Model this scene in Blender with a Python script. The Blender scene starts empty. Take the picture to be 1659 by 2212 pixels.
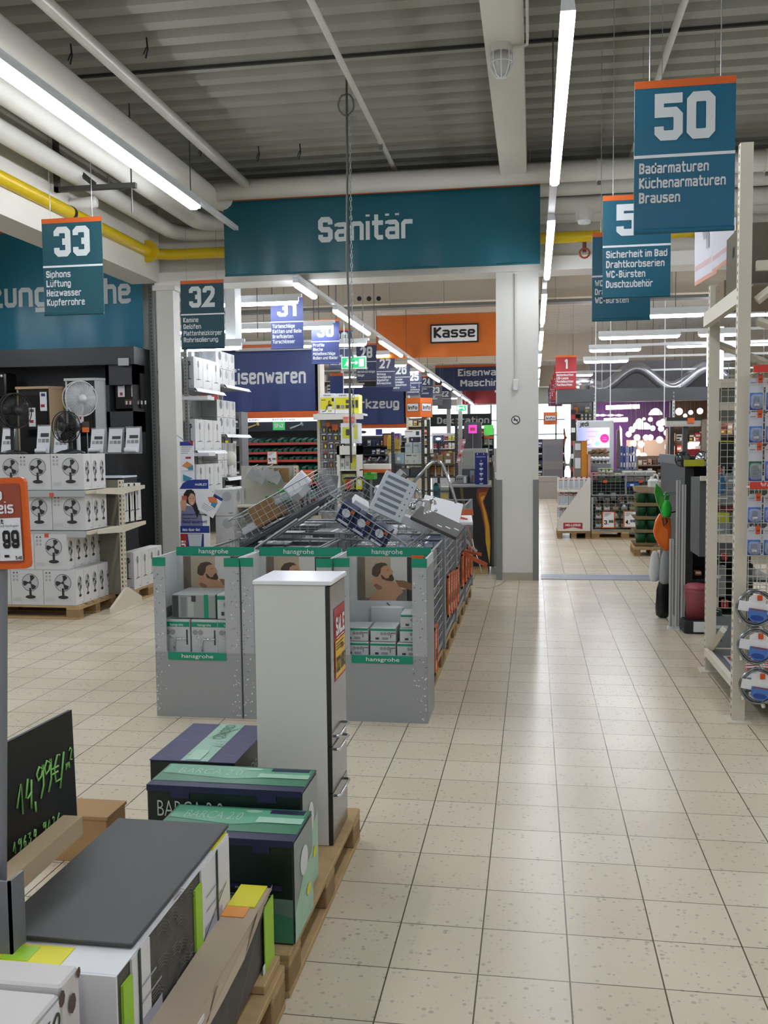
import bpy, math, random
from mathutils import Vector, Matrix
random.seed(7)
S = bpy.context.scene
C = S.collection
# ---------------------------------------------------------------- camera
CAMZ, FPX = 1.7512, 2016.0
def cam_axes(yaw, pitch, roll):
    cy, sy = math.cos(yaw), math.sin(yaw)
    f = Vector((-sy, cy, 0)); r = Vector((cy, sy, 0)); u = Vector((0, 0, 1))
    cp, sp = math.cos(pitch), math.sin(pitch)
    f2 = cp*f - sp*u; u2 = cp*u + sp*f
    cr, sr = math.cos(roll), math.sin(roll)
    return cr*r + sr*u2, cr*u2 - sr*r, f2
CR, CU, CF = cam_axes(.1591, .0695, -.0109)
cam = bpy.data.cameras.new('camera'); camo = bpy.data.objects.new('camera', cam); C.objects.link(camo)
cam.sensor_fit = 'HORIZONTAL'; cam.sensor_width = 36; cam.lens = FPX/1659*36; cam.clip_start = .05; cam.clip_end = 300
m = Matrix((CR, CU, -CF)).transposed().to_4x4(); m.translation = (0, 0, CAMZ); camo.matrix_world = m
S.camera = camo
# ---------------------------------------------------------------- world, exposure
w = bpy.data.worlds.new('world'); S.world = w; w.use_nodes = True
w.node_tree.nodes['Background'].inputs[0].default_value = (.85, .9, 1, 1)
w.node_tree.nodes['Background'].inputs[1].default_value = .12
S.view_settings.view_transform = 'Standard'; S.view_settings.look = 'None'
S.view_settings.gamma = 1; S.view_settings.exposure = 1.42; S.view_settings.use_curve_mapping = False
LED = 15.0          # luminance of the tubes
S.cycles.use_denoising = True; S.cycles.max_bounces = 7; S.cycles.diffuse_bounces = 4
S.cycles.glossy_bounces = 3; S.cycles.transparent_max_bounces = 12; S.cycles.sample_clamp_indirect = 6
S.cycles.caustics_reflective = False; S.cycles.caustics_refractive = False
# ---------------------------------------------------------------- helpers
def ray(x, y): return CR*((x-829.5)/FPX) - CU*((y-1106)/FPX) + CF
def at(x, y, Y):
    "the point at distance Y down the hall that is seen at x, y"
    d = ray(x, y); return Vector((0, 0, CAMZ)) + d*(Y/d.y)
def rc(x0, y0, x1, y1, Y):
    a = at(x0, y1, Y); b = at(x1, y0, Y); c = at(x0, y0, Y); d = at(x1, y1, Y)
    return (a.x+c.x)/2, (b.x+d.x)/2, (a.z+d.z)/2, (b.z+c.z)/2
def lin(h):
    h = h.lstrip('#'); o = []
    for i in (0, 2, 4):
        c = int(h[i:i+2], 16)/255
        o.append(c/12.92 if c <= .04045 else ((c+.055)/1.055)**2.4)
    return (*o, 1)
MC = {}
def M(h, r=.5, metal=0, emit=0, alpha=1, spec=.5, noise=0, scale=20, coat=0):
    k = (h, r, metal, emit, alpha, spec, noise, scale, coat)
    if k in MC: return MC[k]
    mt = bpy.data.materials.new('m_'+h.strip('#')+f'_{len(MC)}'); mt.use_nodes = True
    nt = mt.node_tree; b = nt.nodes['Principled BSDF']
    b.inputs['Base Color'].default_value = lin(h); b.inputs['Roughness'].default_value = r
    b.inputs['Metallic'].default_value = metal; b.inputs['Specular IOR Level'].default_value = spec
    if coat: b.inputs['Coat Weight'].default_value = coat; b.inputs['Coat Roughness'].default_value = .08
    if emit:
        b.inputs['Emission Color'].default_value = lin(h); b.inputs['Emission Strength'].default_value = emit
    if alpha < 1: b.inputs['Alpha'].default_value = alpha
    if noise:
        tc = nt.nodes.new('ShaderNodeTexCoord'); n = nt.nodes.new('ShaderNodeTexNoise'); n.inputs['Scale'].default_value = scale
        n.inputs['Detail'].default_value = 5
        mx = nt.nodes.new('ShaderNodeMix'); mx.data_type = 'RGBA'; c = lin(h)
        mx.inputs[6].default_value = tuple(v*(1-noise) for v in c[:3])+(1,); mx.inputs[7].default_value = tuple(min(1, v*(1+noise)) for v in c[:3])+(1,)
        nt.links.new(tc.outputs['Object'], n.inputs['Vector']); nt.links.new(n.outputs['Fac'], mx.inputs[0]); nt.links.new(mx.outputs[2], b.inputs['Base Color'])
    MC[k] = mt; return mt
# a squarish condensed bold alphabet drawn as thick strokes: x 0..4, y 0..8 = cap height, a/b below the line
GLY = dict(A='00 28 40|13 33', B='00 08 38 47 45 34 04|34 43 41 30 00', C='46 48 08 00 40 42', D='00 08 38 46 42 30 00', E='48 08 00 40|04 34', F='48 08 00|04 34', G='46 48 08 00 40 44 24', H='00 08|40 48|04 44', I='00 08', J='48 40 00 02', K='00 08|48 04 40', L='08 00 40', M='00 08 23 48 40', N='00 08 40 48', O='04 08 48 40 00 04', P='00 08 48 44 04', Q='04 08 48 40 00 04|22 4a', R='00 08 48 44 04|24 40', S='46 48 08 04 44 40 00 02', T='08 48|28 20', U='08 00 40 48', V='08 20 48', W='08 10 26 30 48', X='08 40|48 00', Y='08 24 48|24 20', Z='08 48 00 40',
 a='05 06 46 40|43 03 00 40', b='08 00 40 46 06', c='45 46 06 00 40 41', d='48 40 00 06 46', e='03 43 46 06 00 40 41', f='38 18 10|06 36', g='40 00 06 46 4b 0b', h='08 00|06 46 40', i='00 06|0e 0f', j='26 2b 0b|2e 2f', k='08 00|46 03 40', l='08 00', m='00 06 46 40|26 20', n='00 06 46 40', o='03 06 46 40 00 03', p='0b 06 46 40 00', q='4b 46 06 00 40', r='00 06 36', s='45 46 06 03 43 40 00 01', t='18 10 30|06 36', u='06 00 40 46', v='06 20 46', w='06 10 25 30 46', x='06 40|46 00', y='06 00 40|46 4b 0b', z='06 46 00 40')
GLY.update({'ä': GLY['a']+'|0e 0f|4e 4f', 'ö': GLY['o']+'|0e 0f|4e 4f', 'ü': GLY['u']+'|0e 0f|4e 4f', 'Ä': GLY['A']+'|09 0c|49 4c', 'Ö': GLY['O']+'|19 1c|39 3c', 'ß': '00 08 48 44 24|44 40 20', '0': GLY['O'], '1': '06 28 20', '2': '06 08 48 45 00 40', '3': '06 08 48 40 00 02|24 44', '4': '30 38 02 42', '5': '48 08 05 45 40 00 02', '6': '46 48 08 00 40 45 05', '7': '08 48 10', '8': '04 08 48 40 00 04|04 44', '9': '02 00 40 48 08 03 43', ',': '01 0a', '.': '00 01', '-': '03 33', '!': '08 03|00 01', '/': '0a 49'})
YV = {c: i for i, c in enumerate('0123456789')}; YV.update(a=-1, b=-2, c=10, e=8.1, f=8.9)
def stroke_geo(s, bold):
    vs, fs, x, ly = [], [], 0.0, 0
    for ch in s:
        if ch == ' ' or ch not in GLY: x += .32; continue
        strokes = GLY[ch].split('|'); low = ch.islower(); th = .09 if low else .107; wx = .64 if ch in 'mwMW' else .44; mx = 0
        for st in strokes:
            ly = (ly+1) % 4
            P = [Vector((int(q[0])/4*wx, th+((5.6 if q[1] == '6' and low else YV[q[1]])/8)*(1-2*th))) for q in st.split()]; mx = max(mx, max(q.x for q in P)); closed = (P[0]-P[-1]).length < 1e-6 and len(P) > 3
            R = [P[0]]
            for i in range(1, len(P)-1):
                a, b_, c = P[i-1], P[i], P[i+1]
                if (ch in 'BDEFLPRZTz' and b_.x < .01) or (ch in '57' and b_.x < .01 and b_.y > .4) or (ch in '12' and b_.y < .2): R.append(b_); continue
                k1 = min(.08, (b_-a).length*.4); k2 = min(.08, (c-b_).length*.4); R += [b_+(a-b_).normalized()*k1, b_+(c-b_).normalized()*k2]
            R.append(P[-1]); n0 = len(vs); L = len(R)
            for i, q in enumerate(R):
                d1 = (q-R[i-1]) if i else ((q-R[-2]) if closed else (R[1]-q)); d2 = (R[i+1]-q) if i < L-1 else ((R[1]-q) if closed else d1)
                n1, n2 = Vector((-d1.y, d1.x)).normalized(), Vector((-d2.y, d2.x)).normalized(); m_ = n1+n2
                m_ = m_/max(.35, m_.length_squared/2) if m_.length > .2 else n1
                e = Vector((0, 0))
                if not closed and i in (0, L-1) and st.split()[0 if i == 0 else -1][1] in ('08bc6' if low else '08bc'): e = (R[0]-R[1]).normalized()*th*.9 if i == 0 else (R[-1]-R[-2]).normalized()*th*.9
                for sg in (1, -1): v = q+e+m_*th*sg; vs.append((x+th+v.x, v.y, ly*.0005))
            for i in range(L-1): fs.append((n0+2*i, n0+2*i+1, n0+2*i+3, n0+2*i+2))
        x += mx+2*th+.09
    return vs, fs, x-.09
TXT = {}
def text_geo(s, bold):
    k = (s, bold)
    if k not in TXT and bold >= .01: TXT[k] = stroke_geo(s, bold)
    if k not in TXT:
        cu = bpy.data.curves.new('t', 'FONT'); cu.body = s; cu.size = 1; cu.offset = bold; cu.resolution_u = 3
        o = bpy.data.objects.new('t', cu); me = bpy.data.meshes.new_from_object(o)
        v = [(p.co.x, p.co.y, 0) for p in me.vertices]; f = [tuple(p.vertices) for p in me.polygons]
        bpy.data.objects.remove(o); bpy.data.curves.remove(cu); bpy.data.meshes.remove(me)
        x0 = min(p[0] for p in v); x1 = max(p[0] for p in v)
        TXT[k] = ([(a-x0, b, 0) for a, b, _ in v], f, x1-x0)
    return TXT[k]
X, Y_, Z = Vector((1, 0, 0)), Vector((0, 1, 0)), Vector((0, 0, 1))
class B:
    "collects shapes, then links them as ONE mesh object"
    def __init__(s): s.v = []; s.f = []; s.mi = []; s.ms = []; s.sm = []; s.T = None
    def _m(s, mt):
        if mt not in s.ms: s.ms.append(mt)
        return s.ms.index(mt)
    def add(s, vs, fs, mt, smooth=False):
        n = len(s.v); i = s._m(mt)
        for p in vs:
            p = Vector(p); s.v.append(s.T @ p if s.T else p)
        for f in fs: s.f.append(tuple(n+k for k in f)); s.mi.append(i); s.sm.append(smooth)
        return s
    def poly(s, pts, mt): return s.add(pts, [tuple(range(len(pts)))], mt)
    def box(s, x0, x1, y0, y1, z0, z1, mt):
        if x0 > x1: x0, x1 = x1, x0
        vs = [(x, y, z) for z in (z0, z1) for x, y in ((x0, y0), (x1, y0), (x1, y1), (x0, y1))]
        return s.add(vs, [(3, 2, 1, 0), (4, 5, 6, 7), (0, 1, 5, 4), (1, 2, 6, 5), (2, 3, 7, 6), (3, 0, 4, 7)], mt)
    def bbox(s, x0, x1, y0, y1, z0, z1, mt, e=.006):
        "box with chamfered vertical and top edges"
        def ring(i, z): return [(x0+i+e, y0+i, z), (x1-i-e, y0+i, z), (x1-i, y0+i+e, z), (x1-i, y1-i-e, z), (x1-i-e, y1-i, z), (x0+i+e, y1-i, z), (x0+i, y1-i-e, z), (x0+i, y0+i+e, z)]
        vs = ring(e, z0)+ring(0, z0+e)+ring(0, z1-e)+ring(e, z1)
        fs = [tuple(range(7, -1, -1)), tuple(range(24, 32))]
        for k in range(3):
            for i in range(8): j = (i+1) % 8; fs.append((k*8+i, k*8+j, k*8+8+j, k*8+8+i))
        return s.add(vs, fs, mt)
    def cyl(s, a, b, r, mt, n=10, r2=None, caps=True, smooth=True):
        a, b = Vector(a), Vector(b); d = (b-a).normalized(); r2 = r if r2 is None else r2
        u = d.orthogonal().normalized(); v = d.cross(u)
        vs = []
        for p, q in ((a, r), (b, r2)):
            for i in range(n): t = 2*math.pi*(i+.5)/n; vs.append(p+(u*math.cos(t)+v*math.sin(t))*q)
        fs = [(i, (i+1) % n, n+(i+1) % n, n+i) for i in range(n)]
        s.add(vs, fs, mt, smooth and n > 4)
        if caps: s.add(vs, [tuple(range(n-1, -1, -1)), tuple(range(n, 2*n))], mt)
        return s
    def bar(s, a, b, r, mt): return s.cyl(a, b, r*1.414, mt, 4)
    def tube(s, pts, r, mt, n=8, closed=False):
        pts = [Vector(p) for p in pts]; L = len(pts); vs = []; u = None
        for i, p in enumerate(pts):
            d = (pts[(i+1) % L]-pts[i-1]) if closed else (pts[min(i+1, L-1)]-pts[max(i-1, 0)])
            d.normalize()
            u = d.orthogonal().normalized() if u is None else (u-d*u.dot(d)).normalized()
            v = d.cross(u); rr = r[i] if isinstance(r, (list, tuple)) else r
            vs += [p+(u*math.cos(2*math.pi*k/n)+v*math.sin(2*math.pi*k/n))*rr for k in range(n)]
        fs = []
        for i in range(L if closed else L-1):
            j = (i+1) % L
            for k in range(n): q = (k+1) % n; fs.append((i*n+k, i*n+q, j*n+q, j*n+k))
        if not closed: fs += [tuple(range(n-1, -1, -1)), tuple((L-1)*n+k for k in range(n))]
        return s.add(vs, fs, mt, True)
    def lathe(s, prof, mt, c=(0, 0, 0), n=16, axis=None):
        "prof: (radius, height) pairs along axis"
        c = Vector(c); d = Vector(axis or (0, 0, 1)).normalized(); u = d.orthogonal().normalized(); v = d.cross(u); vs = []
        for r, h in prof:
            for i in range(n): t = 2*math.pi*i/n; vs.append(c+d*h+(u*math.cos(t)+v*math.sin(t))*max(r, 1e-4))
        fs = []
        for k in range(len(prof)-1):
            for i in range(n): j = (i+1) % n; fs.append((k*n+i, k*n+j, k*n+n+j, k*n+n+i))
        fs += [tuple(range(n-1, -1, -1)), tuple((len(prof)-1)*n+i for i in range(n))]
        return s.add(vs, fs, mt, True)
    def sph(s, c, r, mt, n=12, sc=(1, 1, 1)):
        c = Vector(c); pr = []; k = max(4, n//2)
        vs = [c+Vector((0, 0, -r*sc[2]))]; fs = []
        for i in range(1, k):
            a = -math.pi/2+math.pi*i/k
            for j in range(n):
                t = 2*math.pi*j/n; vs.append(c+Vector((r*sc[0]*math.cos(a)*math.cos(t), r*sc[1]*math.cos(a)*math.sin(t), r*sc[2]*math.sin(a))))
        vs.append(c+Vector((0, 0, r*sc[2]))); L = len(vs)-1
        for j in range(n):
            q = (j+1) % n; fs.append((0, 1+q, 1+j)); fs.append((L, L-n+j, L-n+q))
            for i in range(k-2): a = 1+i*n; fs.append((a+j, a+q, a+n+q, a+n+j))
        return s.add(vs, fs, mt, True)
    def ext(s, o, U, V, out, depth, mt):
        "flat outline on plane o,U,V, given thickness backwards along -UxV"
        o, U, V = Vector(o), Vector(U), Vector(V); N = U.cross(V).normalized(); n = len(out)
        vs = [o+U*a+V*b for a, b in out]; vs += [p-N*depth for p in vs]
        fs = [tuple(range(n)), tuple(range(2*n-1, n-1, -1))]+[(i, n+i, n+(i+1) % n, (i+1) % n) for i in range(n)]
        return s.add(vs, fs, mt)
    def flat(s, o, U, V, out, mt, off=.002):
        o, U, V = Vector(o), Vector(U), Vector(V); N = U.cross(V).normalized()
        return s.poly([o+U*a+V*b+N*off for a, b in out], mt)
    def rect(s, o, U, V, a0, a1, b0, b1, mt, off=.002): return s.flat(o, U, V, [(a0, b0), (a1, b0), (a1, b1), (a0, b1)], mt, off)
    def ell(s, o, U, V, ca, cb, ra, rb, mt, off=.002, n=20): return s.flat(o, U, V, [(ca+ra*math.cos(2*math.pi*i/n), cb+rb*math.sin(2*math.pi*i/n)) for i in range(n)], mt, off)
    def text(s, t, o, U, V, h, mt, w=None, bold=.02, al='l', off=.003, fn=None):
        vs, fs, tw = text_geo(t, bold); o, U, V = Vector(o), Vector(U), Vector(V); N = U.cross(V).normalized()
        k = h/(1 if bold >= .01 else .73); kx = (w/tw) if w else k*.85
        sh = {'l': 0, 'c': -tw*kx/2, 'r': -tw*kx}[al]
        pts = [o+U*(a*kx+sh)+V*(b*k)+N*(off+c*min(1, k*4)) for a, b, c in vs]
        if fn: pts = [p+fn(p) for p in pts]
        return s.add(pts, fs, mt)
    def grid(s, o, U, V, a, b, na, nb, r, mt):
        "wire mesh: a x b, na/nb cells"
        o, U, V = Vector(o), Vector(U), Vector(V)
        for i in range(na+1): s.cyl(o+U*(a*i/na), o+U*(a*i/na)+V*b, r, mt, 4, caps=False)
        for i in range(nb+1): s.cyl(o+V*(b*i/nb), o+V*(b*i/nb)+U*a, r, mt, 4, caps=False)
        return s
    def build(s, name, parent=None, loc=None, rz=0, **tags):
        org = Vector((0, 0, 0))
        if parent is None and loc is None:
            lo = [min(p[i] for p in s.v) for i in range(3)]; hi = [max(p[i] for p in s.v) for i in range(3)]
            org = Vector(((lo[0]+hi[0])/2, (lo[1]+hi[1])/2, lo[2]))
        elif parent is not None and parent.get('_w'): org = Vector(parent['_w'])
        me = bpy.data.meshes.new(name); me.from_pydata([tuple(p-org) for p in s.v], [], s.f)
        for mt in s.ms: me.materials.append(mt)
        me.polygons.foreach_set('material_index', s.mi); me.polygons.foreach_set('use_smooth', s.sm); me.update()
        o = bpy.data.objects.new(name, me); C.objects.link(o)
        if parent is not None:
            o.parent = parent
            if parent.get('_w'): o['_w'] = parent['_w']
        else: o.location = loc if loc is not None else org; o.rotation_euler.z = rz
        for k, v in tags.items():
            if v: o[k] = v
        return o
def thing(name, label, cat, loc=(0, 0, 0), rz=0, group=None, world=False):
    "an Empty at the thing's base that parents its parts; world=True: the parts are given in hall coordinates"
    o = bpy.data.objects.new(name, None); o.empty_display_size = .1; C.objects.link(o); o.location = loc; o.rotation_euler.z = rz
    o['label'] = label; o['category'] = cat
    if group: o['group'] = group
    if world: o['_w'] = tuple(loc)
    return o
def dup(root, loc, rz=None, label=None, group=None):
    r = root.copy(); C.objects.link(r); r.location = loc
    if rz is not None: r.rotation_euler.z = rz
    if label: r['label'] = label
    if group: r['group'] = group
    for ch in list(root.children):
        c = ch.copy(); C.objects.link(c); c.parent = r
        for g in ch.children:
            d = g.copy(); C.objects.link(d); d.parent = c
    return r
def solo(b, name, label, cat, group=None, loc=None, rz=0): return b.build(name, None, loc, rz, label=label, category=cat, group=group)
def struct(b, name): return b.build(name, None, (0, 0, 0), kind='structure')
ORD = ['first', 'second', 'third', 'fourth', 'fifth', 'sixth', 'seventh', 'eighth', 'ninth', 'tenth', 'eleventh', 'twelfth', 'thirteenth', 'fourteenth', 'fifteenth', 'sixteenth']
# common materials
WHITE = M('#dcdcd6', .45); WHITEG = M('#e6e8e8', .18); CREAM = M('#d3ccb9', .45); GREY = M('#8d8f90', .5); DGREY = M('#3b3d40', .5)
BLACK = M('#111214', .45); TEAL = M('#0a5664', .42); ORANGE = M('#d2601f', .45); PALE = M('#d8dde0', .5); NAVY = M('#2c3f78', .5)
RED = M('#a8282b', .5); CARD = M('#a8875d', .8, noise=.12, scale=8); WOOD = M('#b09468', .8, noise=.25, scale=14); CHROME = M('#d9dce0', .12, 1)
STEEL = M('#a4a8ac', .35, .7); GALV = M('#9aa0a3', .45, .5); PAINTW = M('#d6d5cf', .6, noise=.04, scale=3); PWALL = M('#d0cdc4', .8, noise=.04, scale=2)
PRINTG = M('#3a3c3f', .6); PRINTL = M('#a9adb0', .6); GREEN = M('#00876a', .5); YEL = M('#e0d820', .5); BLUE = M('#1f3f8f', .5)
LEDM = M('#f3f7ff', .4, emit=LED); PAPER = M('#e4e6ea', .6); CLEAR = M('#d8e0e6', .12, alpha=.28); WIRE = M('#a9adb0', .35, .6); PINK = M('#d0506c', .5)
# ================================================================ THE SETTING
def floor_mat():
    mt = bpy.data.materials.new('floor_tiles'); mt.use_nodes = True; nt = mt.node_tree; L = nt.links.new; b = nt.nodes['Principled BSDF']
    def N(t, **k):
        n = nt.nodes.new('ShaderNode'+t)
        for a, v in k.items(): setattr(n, a, v)
        return n
    def Mt(op, a, c=None, v=None):
        n = N('Math', operation=op)
        L(a, n.inputs[0]) if not isinstance(a, float) else setattr(n.inputs[0], 'default_value', a)
        if c is not None: L(c, n.inputs[1]) if not isinstance(c, float) else setattr(n.inputs[1], 'default_value', c)
        return n.outputs[0]
    g = N('NewGeometry'); sp = N('SeparateXYZ'); L(g.outputs['Position'], sp.inputs[0])
    tx = Mt('DIVIDE', Mt('ADD', sp.outputs[0], .4814+30), .3); ty = Mt('DIVIDE', Mt('ADD', sp.outputs[1], -3.294+30), .3)
    fx, fy = Mt('FRACT', tx), Mt('FRACT', ty)
    dx = Mt('MINIMUM', fx, Mt('SUBTRACT', 1.0, fx)); dy = Mt('MINIMUM', fy, Mt('SUBTRACT', 1.0, fy))
    gx = Mt('LESS_THAN', dx, .0085); gy = Mt('MULTIPLY', Mt('LESS_THAN', dy, .0075), .9); gr = Mt('MAXIMUM', gx, gy)
    cv = N('CombineXYZ'); L(Mt('FLOOR', tx), cv.inputs[0]); L(Mt('FLOOR', ty), cv.inputs[1])
    wn = N('TexWhiteNoise'); L(cv.outputs[0], wn.inputs[0])
    base = N('Mix', data_type='RGBA'); base.inputs[6].default_value = lin('#d0c4ac'); base.inputs[7].default_value = lin('#dacfb9'); L(wn.outputs[0], base.inputs[0])
    ns = N('TexNoise'); ns.inputs['Scale'].default_value = .9; ns.inputs['Detail'].default_value = 1.5; L(g.outputs['Position'], ns.inputs['Vector'])
    st = N('Mix', data_type='RGBA'); mr = N('MapRange'); mr.inputs[1].default_value = .75; mr.inputs[2].default_value = .2; mr.inputs[4].default_value = .3
    L(ns.outputs[0], mr.inputs[0]); L(mr.outputs[0], st.inputs[0]); L(base.outputs[2], st.inputs[6]); st.inputs[7].default_value = lin('#aaa190')
    vo = N('TexVoronoi'); vo.inputs['Scale'].default_value = 48; L(g.outputs['Position'], vo.inputs['Vector'])
    sv = N('SeparateColor'); L(vo.outputs['Color'], sv.inputs[0])
    th = Mt('MULTIPLY', sv.outputs[0], .44); spk = Mt('LESS_THAN', vo.outputs['Distance'], th)
    spk2 = Mt('MULTIPLY', spk, Mt('GREATER_THAN', sv.outputs[1], .35))
    c2 = N('Mix', data_type='RGBA'); L(Mt('MULTIPLY', spk2, .45), c2.inputs[0]); L(st.outputs[2], c2.inputs[6])
    sc = N('Mix', data_type='RGBA'); sc.inputs[6].default_value = lin('#7c7466'); sc.inputs[7].default_value = lin('#b5ac9b'); L(sv.outputs[2], sc.inputs[0]); L(sc.outputs[2], c2.inputs[7])
    c3 = N('Mix', data_type='RGBA'); L(gr, c3.inputs[0]); L(c2.outputs[2], c3.inputs[6]); c3.inputs[7].default_value = lin('#57503f')
    L(c3.outputs[2], b.inputs['Base Color'])
    b.inputs['Roughness'].default_value = .27
    b.inputs['Specular IOR Level'].default_value = .5
    return mt
struct(B().box(-16, 14, -8, 62, -.2, 0, floor_mat()), 'floor')
DECK = M('#94948a', .55, noise=.05, scale=2); DECK2 = M('#cfcabf', .7)
def deck(y0, y1, z, x0, x1, mt, per=.31, h=.075):
    b = B(); pr = []; n = int((y1-y0)/per)
    for i in range(n):
        y = y0+i*per; pr += [(y, z), (y+.14, z), (y+.17, z+h), (y+.28, z+h)]
    pr.append((y1, z))
    vs = [(x0, y, q) for y, q in pr]+[(x1, y, q) for y, q in pr]; k = len(pr)
    b.add(vs, [(i, k+i, k+i+1, i+1) for i in range(k-1)], mt)
    b.box(x0, x1, y0, y1, z+h+.01, z+h+.05, mt)
    return b
b = deck(-6, 12.3, 5.3, -12, 9, DECK)
for yy in (8.55,): b.box(-12, 9, yy, yy+.03, 5.275, 5.3, M('#2c2c28', .8))
struct(b, 'ceiling')
struct(deck(12.6, 60, 5.3, -16, 14, DECK2, .5), 'ceiling_rear')
# cross beam with white flange over the opening, and the wall above it
b = B().box(-5.06, 9, 12.28, 12.6, 4.13, 5.45, PWALL); b.box(-5.06, 9, 12.16, 12.62, 3.96, 4.13, M('#e2e1dc', .5)); b.box(-5.06, 9, 12.24, 12.64, 4.13, 4.16, PAINTW)
struct(b, 'beam')
struct(B().box(-.38, -.08, -6, 12.2, 4.9, 5.3, M('#d2d0c6', .7, noise=.08, scale=2)), 'beam_ceiling')
struct(B().box(-5.4, -5.0, -6, 12.2, 4.0, 5.45, PWALL), 'beam_left')
# columns
b = B().box(-.475, .065, 12.2, 12.7, 0, 3.96, PAINTW)
b.box(-.455, .045, 12.192, 12.2, 0, .1, M('#a9a593', .6))
for x0, x1 in ((-.48, -.40), (-.005, .07)): b.box(x0, x1, 12.19, 12.3, 0, 1.31, M('#7c7f7c', .5))
struct(b, 'column_center')
b = B().box(-5.06, -4.82, 12.2, 12.44, 0, 3.96, PAINTW); b.box(-5.1, -4.78, 12.17, 12.47, 3.9, 3.97, PAINTW)
struct(b, 'column_left')
struct(B().box(-12, -5.1, 12.75, 12.85, 0, 5.45, PWALL), 'wall_back_left')
struct(B().box(-12, -11.9, -6, 12.75, 0, 5.45, PWALL), 'wall_left')
struct(B().box(8.9, 9, -6, 12.6, 0, 5.45, PWALL), 'wall_right')
struct(B().box(-16, -15.9, 12.6, 60, 0, 5.45, PWALL), 'wall_rear_left')
struct(B().box(13.9, 14, 12.6, 60, 0, 5.45, PWALL), 'wall_rear_right')
CREAMW = M('#cfc4b2', .8)
b = B().box(-16, 14, 20, 20.3, 4.82, 5.4, CREAMW)
for px in (776, 797, 818): p = at(px, 645, 19.99); b.cyl((p.x, 19.985, p.z), (p.x, 20.01, p.z), .05, BLACK, 14)
struct(b, 'beam_rear_near')
b = B().box(-16, 14, 31, 31.3, 4.5, 5.4, CREAMW)
for i in range(22): b.box(-15+i*1.25, -14.985+i*1.25, 30.995, 31, 4.5, 5.3, M('#8a8174', .8))
struct(b, 'beam_rear_middle')
struct(B().box(-16, 14, 43, 43.3, 4.4, 5.4, CREAMW), 'beam_rear_far')
# far wall with a glazed band
WF = M('#c7c3bb', .8)
b = B().box(-16, 14, 59, 59.3, 0, 1.6, WF).box(-16, 14, 59, 59.3, 4.3, 5.45, WF)
struct(b, 'wall_far')
GL = M('#d9e9ff', .2, emit=2.6)
for i, (x0, x1) in enumerate(((-12, -8), (-8, -4), (-4, 0), (0, 4), (4, 8))):
    b = B().box(x0+.05, x1-.05, 59.1, 59.15, 1.6, 4.3, GL)
    for xx in (x0, x0+1.33, x0+2.66, x1-.1): b.box(xx, xx+.1, 59.0, 59.1, 1.6, 4.3, M('#8e9499', .5))
    for zz in (2.4, 3.3): b.box(x0, x1, 59.0, 59.1, zz, zz+.07, M('#8e9499', .5))
    struct(b, f'window_{i+1}')
# floor joint profile under the opening
b = B().box(.1, 1.9, 12.3, 12.8, 0, .006, M('#8f98a6', .35, .5))
for i in range(4): b.box(.1, 1.9, 12.34+i*.12, 12.35+i*.12, .006, .008, M('#5d6570', .4, .4))
struct(b, 'trim_1')
# ================================================================ LIGHTS: LED strips on rails
def strip(label, p0, p1, rail=True, wdt=.07, group=None):
    p0, p1 = Vector(p0), Vector(p1); d = (p1-p0).normalized(); s = Vector((-d.y, d.x, 0)); c = (p0+p1)/2
    t = thing('led_strip_light', label, 'light', c, 0, group, world=True)
    def pr(b, z0, z1, w0, w1, e0, e1, mt):
        a, q = p0+d*e0, p1-d*e1; vs = []
        for p in (a, q):
            for sx, zz in ((-w0/2, z0), (w0/2, z0), (w1/2, z1), (-w1/2, z1)): vs.append(p+s*sx+Z*zz)
        return b.add(vs, [(0, 1, 2, 3), (7, 6, 5, 4), (0, 4, 5, 1), (1, 5, 6, 2), (2, 6, 7, 3), (3, 7, 4, 0)], mt)
    h = B(); pr(h, .05, .11, wdt*1.05, wdt*.8, 0, 0, PALE); h.build('housing', t)
    g = B(); pr(g, .02, .05, wdt*.98, wdt, .02, .02, LEDM); pr(g, 0, .02, wdt*.55, wdt*.98, .05, .05, LEDM); g.build('diffuser', t)
    return t
def rail(label, p0, p1, wires=()):
    p0, p1 = Vector(p0), Vector(p1); t = thing('lighting_rail', label, 'rail', (p0+p1)/2, 0, 'lighting rails', world=True)
    d = (p1-p0).normalized(); s = Vector((-d.y, d.x, 0)); b = B()
    vs = [p+s*a+Z*z for p in (p0, p1) for a, z in ((-.03, .11), (.03, .11), (.03, .16), (-.03, .16))]
    b.add(vs, [(0, 1, 2, 3), (7, 6, 5, 4), (0, 4, 5, 1), (1, 5, 6, 2), (2, 6, 7, 3), (3, 7, 4, 0)], PALE); b.build('profile', t)
    for q in wires:
        p = p0+d*q; B().cyl(p+Z*.16, (p.x, p.y, 5.3 if p.y < 12.3 else 5.44), .006, M('#55585a', .5, .5), 6).build('hanger', t)
LZ = 3.79
for x, nm, ys in ((.165, 'over the right aisle', (4.74, 9.0, .48, -3.8)), (3.4, 'over the right racks', (4.9, 8.9, .6, -3.6))):
    for k, q in enumerate(ys):
        strip(f'white LED strip light {nm}, ' + ('nearest one in view', 'just before the cross beam', 'above the tile pallets', 'behind the viewer')[k], (x, q, LZ), (x, q+2.95, LZ))
    rail(f'pale lighting rail {nm} in the front hall', (x, -5, LZ), (x, 12.1, LZ), (1, 4.5, 9.2, 13.4))
strip('long bright LED strip light over the left aisle, nearest in view', (-3.68, 4.2, 4.4), (-3.72, 10.15, 4.4), wdt=.13)
strip('long bright LED strip light over the left aisle, behind the viewer', (-3.68, -3.6, 4.4), (-3.68, 2.2, 4.4), wdt=.13)
rail('pale lighting rail over the left aisle', (-3.68, -5, 4.4), (-3.72, 12.1, 4.4), (1, 6, 11.2, 15))
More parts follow.
